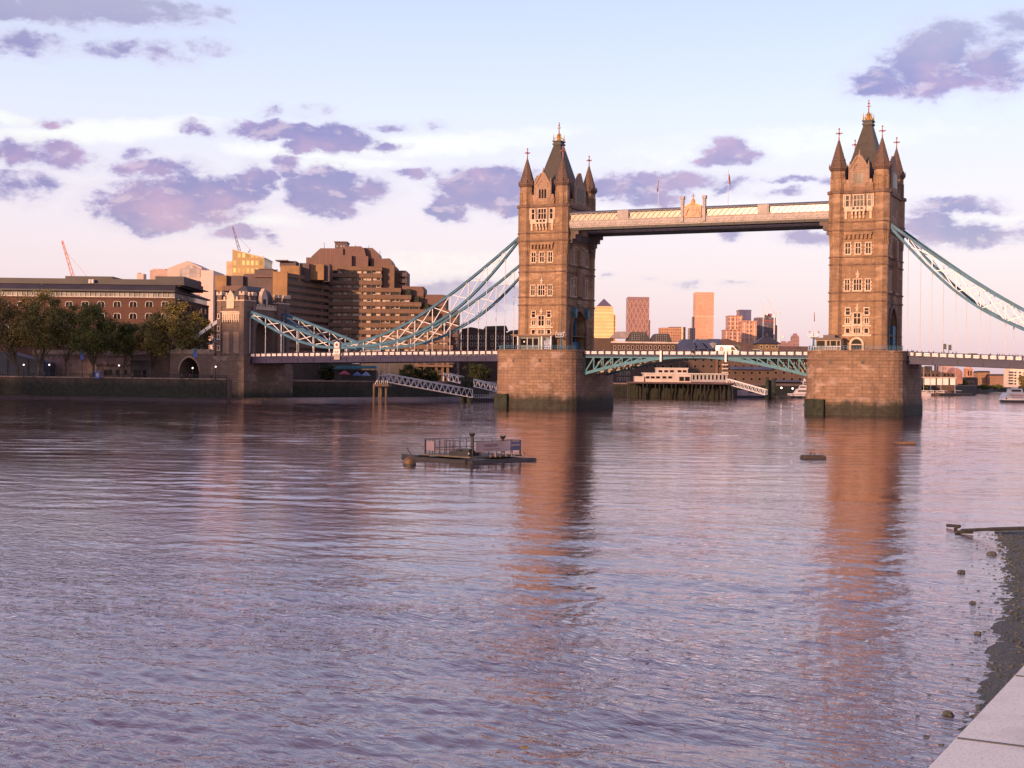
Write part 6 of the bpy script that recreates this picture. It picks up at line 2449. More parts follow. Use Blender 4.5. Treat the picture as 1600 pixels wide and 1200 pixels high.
F_.box(o_, 1219, 1233, 535, None, 1, 12)
F_.box(o_, 1222, 1228, 533, 536, 2, 10)
o_.build('wall', facade('mauve_brick_facade', (.34, .18, .17), (.22, .12, .12), 4, 5, .45, rough=.6, gl=.4), F_.root)

# ------------------------------------------------------------ docks seen above and below the lifting span
BROWNB = masonry('brown_wharf_brick', (.15, .08, .055), (.115, .062, .045), (.06, .04, .035), .9, .35, .03, stain=.3)
CREAM = mat('cream_render', (.60, .46, .40), .7, var=.15, vscale=.2, streak=.2)
BLUECL = mat('navy_blue_cladding', (.035, .045, .12), .5, var=.25, vscale=.15)
F_ = Frame('dock_terrace', 1010, 800, 'long dock building with two dark mansard roofs and a cream band, behind the parapet', 'building')
o_ = MB()
F_.box(o_, 956, 1070, 536, None, 0, 20)
F_.box(o_, 923, 958, 528, None, 2, 20)
w_ = o_.build('wall', BROWNB, F_.root)
o_ = MB()
F_.box(o_, 954, 1064, 534, 536.5, -1.2, 20)
o_.build('cream_band', CREAM, F_.root)
o_ = MB()
F_.slab(o_, [(978, 534), (985, 519), (1009, 519), (1016, 534)], 0, 14)
F_.slab(o_, [(1015, 534), (1023, 521.5), (1044, 521.5), (1050, 534)], 0, 14)
o_.build('mansard_roof', DKROOF, F_.root)
o_ = MB()
F_.slab(o_, [(953, 528), (963, 518), (985, 518), (980, 528)], 1, 12)
o_.build('grey_roof', mat('grey_mauve_roof', (.30, .22, .22), .6, var=.2), F_.root)
o_ = MB()
for a, b_, c in ((985, 1009, 519), (1023, 1044, 521.5)):
    for j in range(4):
        for i in range(6):
            px = a + 1 + i * (b_ - a - 2) / 6
            F_.box(o_, px, px + 1.6, c + 2 + j * 3, c + 3.3 + j * 3, -.5 - .1 * j, .4)
o_.build('rooflights', PALEGLASS, F_.root)['kind'] = 'stuff'
windows(w_, [(F_.X(px), -.05, F_.Z(546, px)) for px in range(960, 1064, 7)], 1.3, 2.2, CREAM, GLASS)
F_ = Frame('blue_dock_building', 1095, 790, 'dark blue dock building with pitched blue roofs below the tall salmon slab', 'building')
o_ = MB()
F_.slab(o_, [(1058, 560), (1058, 540), (1066, 530), (1078, 530), (1086, 540), (1086, 560)], 0, 14)
F_.slab(o_, [(1084, 560), (1084, 536), (1090, 529), (1125, 529.5), (1129, 545), (1129, 560)], 2, 16)
F_.slab(o_, [(1086, 546), (1095, 535), (1104, 546)], -1, 2)
F_.slab(o_, [(1104, 546), (1113, 534), (1122, 546)], -1, 2)
o_.build('wall', BLUECL, F_.root)
o_ = MB()
F_.slab(o_, [(1107, 537), (1113, 534.5), (1119, 537), (1113, 544)], -1.3, -.9)
F_.box(o_, 1090, 1106, 529.5, 531, 1.6, 2.1)
o_.build('skylight', PALEGLASS, F_.root)
F_ = Frame('hip_roof_lodge', 1201, 795, 'tan building with a dark hipped roof behind the white car', 'building')
o_ = MB()
F_.box(o_, 1183, 1216, 536, None, 0, 14)
w_ = o_.build('wall', mat('tan_brick', (.20, .115, .055), .8, var=.2), F_.root)
o_ = MB()
a, b_, z0, z1 = F_.X(1179), F_.X(1219), F_.Z(537), F_.Z(524.5)
o_.prism([(a, -2), (b_, -2), (b_, 16), (a, 16)], z0, z1, 0, [(F_.X(1197), 6), (F_.X(1203), 6), (F_.X(1203), 8), (F_.X(1197), 8)])
o_.box(-.6, .6, 6.4, 7.6, z1 - .2, z1 + 1.4)
o_.build('roof', DKROOF, F_.root)
windows(w_, [(F_.X(px), -.05, F_.Z(544, px)) for px in (1189, 1198, 1207, 1213)], 1.4, 1.6, WHITEFR, GLASS)
F_ = Frame('rear_roofline', 1120, 850, 'dark low rooflines behind the delivery van', 'building')
o_ = MB()
F_.slab(o_, [(1104, 560), (1104, 536), (1118, 531), (1135, 529), (1150, 534), (1185, 538), (1185, 560)], 0, 14)
F_.box(o_, 1213, 1262, 541, None, 0, 12)
o_.build('wall', PLUM, F_.root)
# warehouses under the span
F_ = Frame('brick_wharf', 1100, 770, 'long brown brick warehouse behind the piled wharf, under the lifting span', 'building')
o_ = MB()
F_.box(o_, 950, 1262, 553, None, 0, 20)
w_ = o_.build('wall', BROWNB, F_.root)
sp_ = []
for py in (565, 575, 585, 595):
    for i in range(24):
        px = 960 + i * 12.6
        if not (py > 580 and 975 < px < 1140):
            sp_.append((F_.X(px), -.05, F_.Z(py, px)))
windows(w_, sp_, 1.7, 1.8, mat('brown_window_frame', (.20, .13, .11), .6), GLASS)
o_ = MB()
for px in (1060, 1118, 1127):
    F_.box(o_, px, px + 3, 553, None, -.9, .5)
o_.build('downpipe_pier', HOT, w_)
o_ = MB()
F_.box(o_, 1140, 1205, 573, 577.5, -2.5, .2)
F_.box(o_, 1205, 1262, 594, 597, -4, .2)
o_.build('balcony', BLUECL, w_)
o_ = MB()
for py in (569, 575, 581):
    F_.box(o_, 1127, 1137, py, py + 2, -1.5, .2)
o_.build('white_balcony', CREAM, w_)
F_ = Frame('quay_house', 968, 690, 'brown brick house with paired windows, right beside the left river pier', 'building')
o_ = MB()
F_.box(o_, 950, 990, 576, None, 0, 14)
w_ = o_.build('wall', BROWNB, F_.root)
windows(w_, [(F_.X(px), -.05, F_.Z(py, px)) for py in (587, 596) for px in (966, 971, 977, 982)], 1.2, 2.0, CREAM, GLASS, 'arch')
F_ = Frame('wharf_restaurant', 1060, 625, 'low cream two-storey pier house with dark windows standing on the piled wharf', 'building', z=5.4)
o_ = MB()
F_.box(o_, 1007, 1080, 584, 597, 0, 10)
F_.box(o_, 1027, 1075, 575.5, 584, 1, 9)
F_.box(o_, 992, 1006, 588, 597, -1, 6)
w_ = o_.build('wall', CREAM, F_.root)
o_ = MB()
F_.box(o_, 1080, 1137, 584, 597, .5, 9)
w2 = o_.build('grey_wing', mat('pale_grey_wing', (.36, .30, .33), .7, var=.15), F_.root)
o_ = MB()
F_.box(o_, 1005, 1138, 583, 584.4, -.5, 10.4)
F_.box(o_, 1026, 1076, 574.6, 575.8, .6, 9.4)
o_.build('roof', WHITEFR, F_.root)
windows(w_, [(F_.X(px), -.06 if py > 584 else .94, F_.Z(py, px)) for py, ps in ((592, (1012, 1020, 1028, 1038, 1047)), (582.4, (1032, 1041, 1050, 1062, 1070))) for px in ps], 2.0, 1.3, CREAM, GLASS)
windows(w_, [(F_.X(px), -.06, F_.Z(596, px)) for px in (1065, 1074)], 2.4, 2.2, CREAM, GLASS)
windows(w2, [(F_.X(px), .44, F_.Z(594, px)) for px in range(1084, 1137, 6)], 1.2, 2.4, WHITEFR, GLASS)
PILE = mat('wharf_pile_timber', (.022, .016, .014), .9, var=.4)  # timber blackened to stand in for shade below the deck
F_ = Frame('timber_wharf', 1065, 618, 'dark timber wharf on many piles below the cream pier house', 'wharf', z=0)
o_ = MB()
F_.box(o_, 984, 1148, 597.2, 599.5, -1, 16)
o_.build('deck', PLUM, F_.root)
F_.box(MB(), 984, 1148, 600, 640, 11, 15).build('shadow_wall', WEED, F_.root)  # dark sheet added behind the piles as shade under the wharf
rp = random.Random(11)
for i in range(26):
    px = 986 + i * 6.4
    MB().tube((F_.X(px), rp.choice((0, 2.5, 5)), -3), (F_.X(px), rp.choice((0, 0, 3)), F_.Z(599, px)), .34, .30, 7).build('pile', PILE, F_.root)
gangway(at(1137, 600, d=622), at(1197, 617, d=612), 2.2, 2.4, 'white gangway sloping down right of the piled wharf', 10)
root = empty('mooring_dolphin', at(1204, 622.5, z=0), -YAW, 'pair of thick dark mooring piles at the foot of the right gangway', 'mooring piles')
for x, h_ in ((-1.6, 9.4), (1.5, 9.0), (0, 8.2)):
    MB().tube((x, abs(x) < .1 and 2 or 0, -3), (x, abs(x) < .1 and 2 or 0, h_), .85, .8, 8).build('pile', WEED, root)
root = empty('pontoon', at(1176, 621.5, z=0), -YAW, 'pale railed landing pontoon under the right gangway', 'pontoon')
mb = MB()
mb.box(-6.5, 6.5, 0, 6, -.6, .9)
mb.build('hull', DARK, root)
mb = MB()
mb.box(-6.3, 6.3, .1, .2, 1.0, 2.3)
mb.box(-6.3, -1.5, 2, 5, .9, 3.4)
mb.build('pale_fence', mat('pinkish_fence', (.42, .28, .27), .7, var=.2), root)
for px, py, l_ in ((1221, 606, 'lit quay lamp left of the white motor yacht'), (1238.5, 607, 'lit lamp against the white motor yacht')):
    c = at(px, py, d=600)
    r_ = empty('quay_lamp', (c.x, c.y, .9), 0, l_, 'street lamp', 'lamps on the far quay')
    MB().tube((0, 0, 0), (0, 0, c.z - 1.2), .09, .06, 6).build('post', DARK, r_)
    MB().ball((0, 0, c.z - .9), .42, 8, 6).build('lamp_globe', LAMPGLASS, r_)


p_ = at(1235, 622, z=0)
root = empty('pontoon', p_, -YAW, 'dark floating jetty carrying lit lamps behind the white motor yacht', 'pontoon')
MB().box(-9, 9, 1.5, 9, -.6, .9).build('hull', DARK, root)
MB().box(-9, 9, 8.4, 8.6, 1.6, 1.75).box(-9, -8.8, 8.4, 8.6, .9, 1.7).box(-3, -2.8, 8.4, 8.6, .9, 1.7).box(3, 3.2, 8.4, 8.6, .9, 1.7).box(8.8, 9, 8.4, 8.6, .9, 1.7).build('railing', RAILDK, root)


def motor_yacht(px, py, label, L=17.0, rz=0.0):
    p = at(px, py, z=0)
    root = empty('motor_yacht', p, -YAW + rz, label, 'yacht')
    hl = MB()
    h = L / 2
    hl.prism([(-h, 0), (-h * .6, -1.9), (h, -2.1), (h, 2.1), (-h * .6, 1.9)], -.5, 2.0, 0, [(-h * 1.1, 0), (-h * .62, -2.3), (h, -2.4), (h, 2.4), (-h * .62, 2.3)])
    hl.build('hull', mat('yacht_white', (.55, .46, .47), .3, var=.08), root)
    cb = MB()
    cb.prism([(-h * .55, -1.6), (h * .8, -1.8), (h * .8, 1.8), (-h * .55, 1.6)], 2.0, 4.2, 0, [(-h * .25, -1.5), (h * .75, -1.7), (h * .75, 1.7), (-h * .25, 1.5)])
    cb.prism([(-h * .1, -1.5), (h * .6, -1.6), (h * .6, 1.6), (-h * .1, 1.5)], 4.2, 6.0, 0, [(h * .05, -1.3), (h * .55, -1.4), (h * .55, 1.4), (h * .05, 1.3)])
    c_ = cb.build('cabin', mat('yacht_white', (.55, .46, .47), .3), root)
    gl_ = MB()
    gl_.box(-h * .2, h * .7, -1.86, -1.6, 2.9, 3.6)
    gl_.box(h * .0, h * .5, -1.60, -1.4, 4.8, 5.4)
    gl_.build('window', CARGLASS, c_)
    ms = MB()
    ms.beam((h * .3, 0, 6.0), (h * .42, 0, 9.4), .35)
    ms.beam((h * .12, 0, 7.6), (h * .6, 0, 7.6), .25)
    ms.box(h * .3, h * .6, -1.4, 1.4, 6.6, 6.8)
    ms.ball((h * .5, 0, 8.4), .5, 8, 5)
    ms.build('radar_mast', mat('yacht_white', (.55, .46, .47), .3), root)
    return root


motor_yacht(1249, 621.5, 'white motor yacht moored by the right river pier, under the lifting span', 10.5)
r_ = empty('small_buoy', at(1258.5, 634, z=0), 0, 'tiny turquoise float at the waterline by the right river pier', 'buoy')
MB().cone((0, 0), .7, .8, -.4, .6, 10).cone((0, 0), .8, .2, .6, 1.2, 10).build('float', mat('turquoise_float', (.06, .30, .36), .5), r_)

# ------------------------------------------------------------ right background: dock basin, church, flats, ferry
F_ = Frame('dock_warehouse', 1466, 1000, 'dark brick dock warehouse behind the white screens, right of the right river pier', 'building')
o_ = MB()
F_.slab(o_, [(1436, 620), (1436, 573), (1446, 573), (1446, 576), (1458, 579), (1475, 582), (1492, 584), (1492, 620)], 0, 24)
w_ = o_.build('wall', BROWNB, F_.root)
o_ = MB()
F_.box(o_, 1447, 1456, 572, 580, -.5, 4)
for px, t_ in ((1463, 568), (1466.5, 571.5)):
    F_.box(o_, px - .9, px + .9, t_, 585, 2, 4)
o_.build('chimney', DKROOF, w_)
windows(w_, [(F_.X(px), -.05, F_.Z(588, px)) for px in range(1440, 1490, 6)], 1.4, 1.8, BROWNB, GLASS)
F_ = Frame('screened_pavilion', 1470, 940, 'low dock pavilion with a row of white screens', 'building')
o_ = MB()
F_.box(o_, 1444, 1494, 590, None, .6, 9)
w_ = o_.build('wall', DKROOF, F_.root)
o_ = MB()
F_.box(o_, 1443, 1495, 589.3, 590.6, -.4, 9.4)
o_.build('roof', CREAM, F_.root)
scr = MB().box(-1.72, 1.72, -.1, .1, 0, 4.4).mesh('screen', [mat('white_screen_cloth', (.86, .72, .64), .6, var=.05)])
for px in (1449, 1458, 1468.5, 1478, 1489):
    inst('screen', scr, F_.root, (F_.X(px), .3, F_.Z(601.5, px)))
F_ = Frame('rotunda_roof', 1494, 1150, 'rounded red roof block left of the church tower', 'building')
o_ = MB()
F_.slab(o_, [(1488, 600), (1488, 580), (1491, 576), (1495, 574.5), (1500, 577), (1504, 581), (1504, 600)], 0, 14)
o_.build('wall', mat('faded_red_brick', (.34, .15, .12), .7, var=.2), F_.root)
F_ = Frame('pink_tower_block', 1482, 1500, 'pinkish flat topped block just under the right road span', 'building')
F_.box(MB(), 1475, 1490, 566, None, 0, 20).build('wall', facade('pink_flats_facade', (.55, .33, .30), (.42, .24, .23), 4, 4, .4, rough=.6, gl=.4), F_.root)
F_ = Frame('church_tower', 1514.5, 1300, 'small orange brick church tower with belfry openings and a stubby spire', 'church tower')
o_ = MB()
F_.box(o_, 1509, 1520, 577, None, 0, 6.4)
F_.box(o_, 1508.5, 1520.5, 576, 577.4, -.3, 6.7)
w_ = o_.build('wall', mat('orange_church_brick', (.48, .22, .13), .8, var=.2), F_.root)
o_ = MB()
o_.cone((F_.X(1514.5), 3.2), 3.0, 1.6, F_.Z(576), F_.Z(572), 8)
o_.cone((F_.X(1514.5), 3.2), 1.6, .2, F_.Z(572), F_.Z(567.5), 8)
o_.build('spire', mat('pale_orange_stone', (.60, .34, .24), .7), F_.root)
o_ = MB()
for px in (1513.3, 1517):
    o_.slab(arch(F_.X(px) - .55, F_.X(px) + .55, F_.Z(587, px), F_.Z(580, px), 6, .2), 'y', -.12, .1)
o_.build('belfry_opening', GLASS, w_)
for px0, px1, py, d, l_, cm in ((1528, 1547, 582, 1350, 'orange brick riverside flats next to the church tower', (.50, .24, .12)), (1547, 1572, 587, 1340, 'orange brick flats with pale gables, left of the white flats', (.46, .21, .12)),
                                (1494, 1528, 592, 1200, 'dark mixed houses on the bank below the church tower', (.16, .09, .07))):
    F_ = Frame('riverside_flats', (px0 + px1) / 2, d, l_, 'apartment block', 'riverside flats at far right')
    o_ = MB()
    F_.box(o_, px0, px1, py, None, 0, 14)
    w_ = o_.build('wall', masonry('flats_brick_%d' % px0, cm, tuple(x * .8 for x in cm), tuple(x * .5 for x in cm), 1.2, .5, .03, stain=.3), F_.root)
    o_ = MB()
    F_.slab(o_, [(px0 - .6, py + .3), (px0 + 1.5, py - 2.6), (px1 - 1.5, py - 2.6), (px1 + .6, py + .3)], 0, 14)
    o_.build('roof', DKROOF, F_.root)
    windows(w_, [(F_.X(px0 + 2 + 3.6 * i), -.05, F_.Z(r, px0)) for r in range(int(py + 6), 605, 5) for i in range(int((px1 - px0 - 2) / 3.6))], 1.0, 1.5, CREAM, GLASS)
F_ = Frame('white_stepped_flats', 1588, 1250, 'white block of flats with dark balcony bands at the right edge', 'apartment block')
o_ = MB()
F_.box(o_, 1578, 1606, 576, None, 0, 16)
F_.box(o_, 1582, 1606, 573.5, 576, 2, 14)
o_.build('wall', mat('cream_white_render', (.78, .62, .50), .7, var=.06), F_.root)
for i in range(5):
    F_.box(MB(), 1575.8, 1582, 580.5 + i * 4.4, 582.6 + i * 4.4, -1.5, .1).build('balcony', DKROOF, F_.root)
for i in range(5):
    for px in (1585, 1592):
        F_.box(MB(), px, px + 3, 581 + i * 4.4, 583.4 + i * 4.4, -.12, .2).build('window', GLASS, F_.root)
F_ = Frame('white_terrace_block', 1590, 1200, 'low white terrace wall below the white flats', 'wall')
F_.box(MB(), 1571, 1592, 601, 605, 0, 5).build('wall_face', CREAM, F_.root)
for i, (px, d, cr) in enumerate(((1606, 1180, (1589, 1625, 581, 608)), (1503, 1180, (1496, 1512, 589, 609)), (1443, 950, (1436, 1450, 591, 611)), (1535, 1250, (1522, 1550, 600, 609)), (1560, 1250, (1545, 1576, 601, 609)))):
    tree(px, d, cr, px, LEAF_GREEN if i else LEAF_BROWN, ['rounded dark tree crown at the right edge in front of the white flats', 'dark tree below the church tower', 'olive tree beside the white screens', 'low dark shrubs below the orange flats by the church',
         'low dark shrubs below the gabled orange flats'][i], 40 + i, 1800, .95, 'trees on the far right bank', 'bank_tree' if i < 3 else 'shrub')


def barge(px, py, L, hull, label, mast=None, cabin=True, d=None):
    p = at(px, py, z=0) if d is None else at(px, py, d=d)
    root = empty('moored_boat', (p.x, p.y, 0), -YAW, label, 'boat', 'boats moored in the dock basin')
    h = L / 2
    MB().prism([(-h, 0), (-h * .7, -1.8), (h * .75, -1.8), (h * .95, 0), (h * .75, 1.8), (-h * .7, 1.8)], -.4, 1.5, 0,
               [(-h * 1.05, 0), (-h * .72, -2.1), (h * .78, -2.1), (h * 1.05, 0), (h * .78, 2.1), (-h * .72, 2.1)]).build('hull', hull, root)
    if cabin:
        MB().prism([(-h * .5, -1.3), (h * .3, -1.3), (h * .3, 1.3), (-h * .5, 1.3)], 1.5, 3.1, 0, [(-h * .4, -1.1), (h * .25, -1.1), (h * .25, 1.1), (-h * .4, 1.1)]).build('cabin', CREAM, root)
        MB().box(-h * .4, h * .2, -1.32, -1.0, 2.1, 2.6).build('window', CARGLASS, root)
    if mast:
        MB().tube((0, 0, 1.4), (0, 0, mast), .10, .05, 6).beam((0, 0, 3.2), (h * .6, 0, 3.0), .14).build('mast', WHITE, root)
    return root


DKH = mat('dark_boat_hull', (.02, .018, .024), .4, var=.2)
barge(1497, 617.5, 22, DKH, 'long dark barge at the right end of the moored boats', None, False, 900)
barge(1492, 616.8, 14, mat('cream_boat_cover', (.60, .50, .42), .6), 'pale covered boat with a mast beside the dark barge', 18, False, 905)
barge(1470, 617.5, 13, DKH, 'dark cabin boat with a tall mast in the dock basin', 22, True, 890)
barge(1454, 618, 12, mat('brown_boat_hull', (.12, .06, .04), .5), 'brown cabin boat between the white boat and the tall masted one', 16, True, 880)
barge(1443, 618, 10, mat('yacht_white', (.55, .46, .47), .3), 'small white cabin boat nearest the right river pier', 26, True, 870)
r_ = empty('river_ferry', at(1597, 628.5, z=0), -YAW, 'white river ferry with an orange stripe at the right edge', 'ferry')
fk = (at(1597, 628.5, z=0) - CAM).length / FPX
mb = MB()
mb.prism([(-8.5, 0), (-8.0, -3.4), (14, -3.4), (14, 3.4), (-8.0, 3.4)], -.6, .9, 0, [(-9.2, 0), (-8.6, -3.6), (14, -3.6), (14, 3.6), (-8.6, 3.6)])
mb.build('lower_hull', DKH, r_)
mb = MB()
mb.slab([(-9.0, .9), (13.5, .9), (13.5, 4.0), (-7.0, 4.0), (-8.0, 3.0)], 'y', -3.6, 3.6)
mb.build('superstructure', mat('ferry_white', (.82, .70, .64), .35, var=.05), r_)
mb = MB()
mb.prism([(-6.2, -2.0), (-.2, -2.0), (-.2, 2.0), (-6.2, 2.0)], 4.0, 5.6, 0, [(-5.7, -1.7), (-.6, -1.7), (-.6, 1.7), (-5.7, 1.7)])
mb.box(-6.0, -.3, -2.0, 2.0, 5.6, 5.8)
mb.box(-4.5, -2.2, -.8, .8, 5.8, 6.5)
wh = mb.build('wheelhouse', mat('ferry_white', (.82, .70, .64), .35), r_)
mb = MB()
mb.box(-5.2, -1.2, -2.05, -1.8, 4.5, 5.3)
mb.build('window', CARGLASS, wh)
mb = MB()
mb.box(-6.4, -.4, -3.63, -3.55, 2.85, 3.2)
mb.build('orange_stripe', mat('ferry_orange', (.75, .16, .04), .4), r_)
mb = MB()
for i in range(9):
    mb.box(-5.6 + i * .52, -5.28 + i * .52, -3.63, -3.55, 1.9, 2.3)
mb.build('red_side_marking', mat('ferry_red', (.55, .08, .06), .4), r_)
mb = MB()
for x in (-8.0, 4.2):
    q = MB().cone((0, 0), .38, .38, 0, .12, 10).build('port', CARGLASS, r_)
    q.matrix_local = Matrix.Translation((x, -3.5, 1.5)) @ Matrix.Rotation(math.pi / 2, 4, 'X')
# ------------------------------------------------------------ on the water near the viewer
WET = mat('wet_black_timber', (.018, .013, .011), .45, var=.5, vscale=1.5, bump=.4)
DECKW = mat('worn_deck_boards', (.10, .075, .055), .7, var=.4, vscale=1.2, streak=.3)
RAILM = mat('rusty_dark_rail', (.035, .018, .022), .6, var=.3)
BANNER = mat('washed_out_banner', (.30, .22, .24), .7, var=.12, vscale=1.2, streak=.15)
NAVYB = mat('faded_navy_banner', (.08, .08, .16), .7, var=.2)
C0 = at(737, 724, z=0)
root = empty('mooring_platform', (C0.x, C0.y, 0), -YAW + R(42) - R(90) + R(0), 'floating railed mooring platform with faded banners in the middle of the river', 'pontoon')
# local frame: u (x) runs to the right and away, v (y) to the left and away
root.rotation_euler.z = -YAW + R(46)
LU, LV = 7.9, 7.3
for (x0, x1, y0, y1, nm) in ((-.3, LU + .4, -.4, .35, 'float'), (-.4, .35, .4, LV + .3, 'float'), (LU - .8, LU + .1, .4, LV, 'float'), (.4, LU - .9, LV - .7, LV, 'float')):
    mb = MB()
    mb.box(x0, x1, y0, y1, -.5, .20)
    mb.box(x0 + .08, x1 - .08, y0 + .08, y1 - .08, .20, .27)
    mb.build(nm, WET, root)
mb = MB()
mb.box(.3, LU - .6, .55, LV - .25, .42, .52)
for i in range(14):
    mb.box(.3 + i * .5, .72 + i * .5, .5, LV - .2, .52, .56)
mb.build('deck', DECKW, root)
rm = MB()
HT = 1.95


def rail(p, q, n, mb, low=.55):
    p, q = Vector(p), Vector(q)
    for z in (HT, low + .55):
        mb.beam(p + Vector((0, 0, z)), q + Vector((0, 0, z)), .055)
    for i in range(n + 1):
        a = p + (q - p) * i / n
        mb.beam(a + Vector((0, 0, .5)), a + Vector((0, 0, HT)), .06)


for p, q, n in (((.7, .6, 0), (LU - .9, .6, 0), 6), ((.7, LV - .3, 0), (LU - .9, LV - .3, 0), 7), ((.6, 2.2, 0), (.6, LV - .3, 0), 7), ((LU - .8, .6, 0), (LU - .8, LV - .3, 0), 5)):
    mb = MB()
    rail(p, q, n, mb)
    mb.build('railing', RAILM, root)
mb = MB()
mb.box(1.0, 4.6, .50, .54, .95, 1.9)
b1_ = mb.build('banner', BANNER, root)
text_mesh('KINGDOM', .36, mat('faded_letters', (.13, .07, .09), .7), b1_, (3.0, .49, 1.55), (math.pi / 2, 0, 0)).scale = (1.0, 1.0, 1.0)
mb = MB()
for i in range(14):
    mb.box(2.0 + i * .16, 2.1 + i * .16, .485, .5, 1.16, 1.23)
mb.build('small_print', mat('faded_letters', (.13, .07, .09), .7), b1_)
mb = MB()
mb.box(4.62, 5.5, .50, .54, .95, 1.9)
mb.build('banner', mat('washed_out_banner_pale', (.34, .26, .28), .7, var=.1), root)
mb = MB()
mb.box(5.6, 7.0, .50, .54, 1.0, 1.85)
mb.build('navy_banner', NAVYB, root)
mb = MB()
for i in range(5):
    mb.box(5.75 + i * .24, 5.9 + i * .24, .485, .5, 1.42, 1.6)
mb.build('small_print', BANNER, root)
for (a, b_) in ((5.6, 6.7),):
    mb = MB()
    mb.box(.5, .54, a, b_, .9, 1.8)
    mb.build('banner', mat('mauve_banner', (.20, .14, .18), .7, var=.15), root)
mb = MB()
mb.box(.5, 2.6, 1.6, 3.4, .55, 1.0)
mb.box(.9, 1.9, 1.9, 3.0, 1.0, 1.2)
mb.box(.4, .9, .8, 1.5, .55, 1.25)
mb.build('winch_housing', WET, root)
for (x, y) in ((.9, .9), (6.3, 2.2)):
    mb = MB()
    h_ = 2.75 if x < 2 else 2.35
    mb.cone((x, y), .16, .14, .7, h_ - .35, 8)
    mb.cone((x, y), .14, .33, h_ - .35, h_ - .12, 8)
    mb.cone((x, y), .33, .28, h_ - .12, h_, 8)
    mb.build('mooring_post', WET, root)
mb = MB()
mb.ball((.35, .75, .85), .07, 8, 6)
mb.build('lamp_globe', WHITE, root)
mb = MB()
for i in range(12):
    a = random.Random(i).uniform(1.5, 8)
    mb.beam((a, -.1, .5), (a + .2, .2, .5 + random.Random(i + 50).uniform(.1, .4)), .09)
mb.build('cleat', COPING, root)
mb = MB()
q = root.matrix_world.inverted() if False else None
mb.prism([(-.2, LV - .2), (1.3, LV - .2), (.8, LV + 2.6), (.2, LV + 2.6)], -.3, .42)
mb.build('mooring_prow', WET, root)
MB().beam((.5, LV + 1.6, .4), (.5, LV + 2.2, 1.0), .07).build('prow_hook', WET, root)
c = at(640, 727, z=0)
r_ = empty('mooring_buoy', (c.x, c.y, 0), .4, 'round rusty orange mooring buoy against the left tip of the platform', 'buoy')
MB().ball((0, 0, .22), .56, 16, 10).build('float', mat('rusty_orange_paint', (.12, .055, .014), .6, var=.5, vscale=2.5, var2=.5), r_)
MB().cone((0, 0), .575, .59, -.05, .16, 16).build('weed_line', WET, r_)
MB().beam((-.12, 0, .75), (-.12, 0, .92), .05).beam((.12, 0, .75), (.12, 0, .92), .05).beam((-.14, 0, .92), (.14, 0, .92), .05).build('lifting_eye', RAILM, r_)
for px, py, wpx, cm, l_ in ((1270.5, 717, 35, mat('dark_rusty_buoy', (.05, .03, .018), .7, var=.5, vscale=2, var2=.4), 'dark oblong mooring buoy left of the right tower reflection'),
                            (1413.5, 694.5, 29, mat('orange_rust_buoy', (.20, .085, .035), .7, var=.4, vscale=2, var2=.4), 'orange topped oblong mooring buoy right of the right tower reflection')):
    c = at(px, py, z=0)
    k = (c - CAM).length / FPX
    r_ = empty('oblong_buoy', (c.x, c.y, 0), -YAW + (.06 if px < 1300 else -.02), l_, 'buoy', 'oblong mooring buoys')
    L = wpx * k / 2
    b_ = MB().prism([(-L, -.75), (L, -.75), (L, .75), (-L, .75)], -.35, .38).build('float', cm, r_)
    bv = b_.modifiers.new('rounded edges', 'BEVEL')
    bv.width = .14
    bv.segments = 3
    MB().box(-L - .01, L + .01, -.77, .77, -.3, .1).build('weed_line', WET, r_)
    MB().beam((-.3, 0, .36), (-.3, 0, .62), .09).beam((.1, 0, .36), (.1, 0, .55), .09).beam((-.35, 0, .6), (-.1, 0, .6), .07).build('mooring_ring', RAILM, r_)

# ------------------------------------------------------------ south shore: beach, quay coping
QX = 112.80
shore = [(-360, 109.5), (-335, 109.2), (-320, 108.95), (-316, 108.8), (-305, 108.0), (-296, 107.2), (-289, 106.3), (-281, 105.3), (-274, 104.2), (-270, 103.6), (-268.6, 104.7), (-267.6, 108.0), (-266.9, 112.0)]


def shore_x(y):
    for (y0, x0), (y1, x1) in zip(shore, shore[1:]):
        if y0 <= y <= y1:
            return x0 + (x1 - x0) * (y - y0) / (y1 - y0)
    return 120.0


rs = random.Random(21)
ny, nx = 250, 56
vs, fs = [], []
for j in range(ny + 1):
    y = -360 + (360 - 266.9) * j / ny
    sx_ = shore_x(y)
    for i in range(nx + 1):
        x = sx_ - 1.6 + (QX + 6 - sx_ + 1.6) * (i / nx) ** 1.15
        d_ = x - sx_
        z = d_ * .13 + .035 * math.sin(x * 1.3 + y * .8) * math.sin(y * .55 + 1) + .018 * math.sin(x * 4.1 - y * 2.3) * math.sin(x * 1.9 + y * 3.1) + rs.uniform(-.022, .022)
        if z > .7:
            z = .7 + (z - .7) * .4
        vs.append((x, y, z - .02))
for j in range(ny):
    for i in range(nx):
        fs.append((j * (nx + 1) + i, j * (nx + 1) + i + 1, (j + 1) * (nx + 1) + i + 1, (j + 1) * (nx + 1) + i))
PEB = bpy.data.materials.new('wet_pebbles')
PEB.use_nodes = True
t = PEB.node_tree
b = t.nodes['Principled BSDF']
N = NT(t)
g = N.n('ShaderNodeNewGeometry')
vr = N.n('ShaderNodeTexVoronoi')
t.links.new(g.outputs['Position'], vr.inputs['Vector'])
vr.inputs['Scale'].default_value = 11.0
cc = N.mix(vr.outputs['Color'], (.035, .037, .032, 1), (.10, .098, .085, 1))
cc = N.mix(N.smooth(N.noise(g.outputs['Position'], .6, 5, .6), .35, .7), cc, (.045, .05, .04, 1))
t.links.new(cc, b.inputs['Base Color'])
b.inputs['Roughness'].default_value = .75
bp = N.n('ShaderNodeBump')
bp.inputs['Distance'].default_value = .06
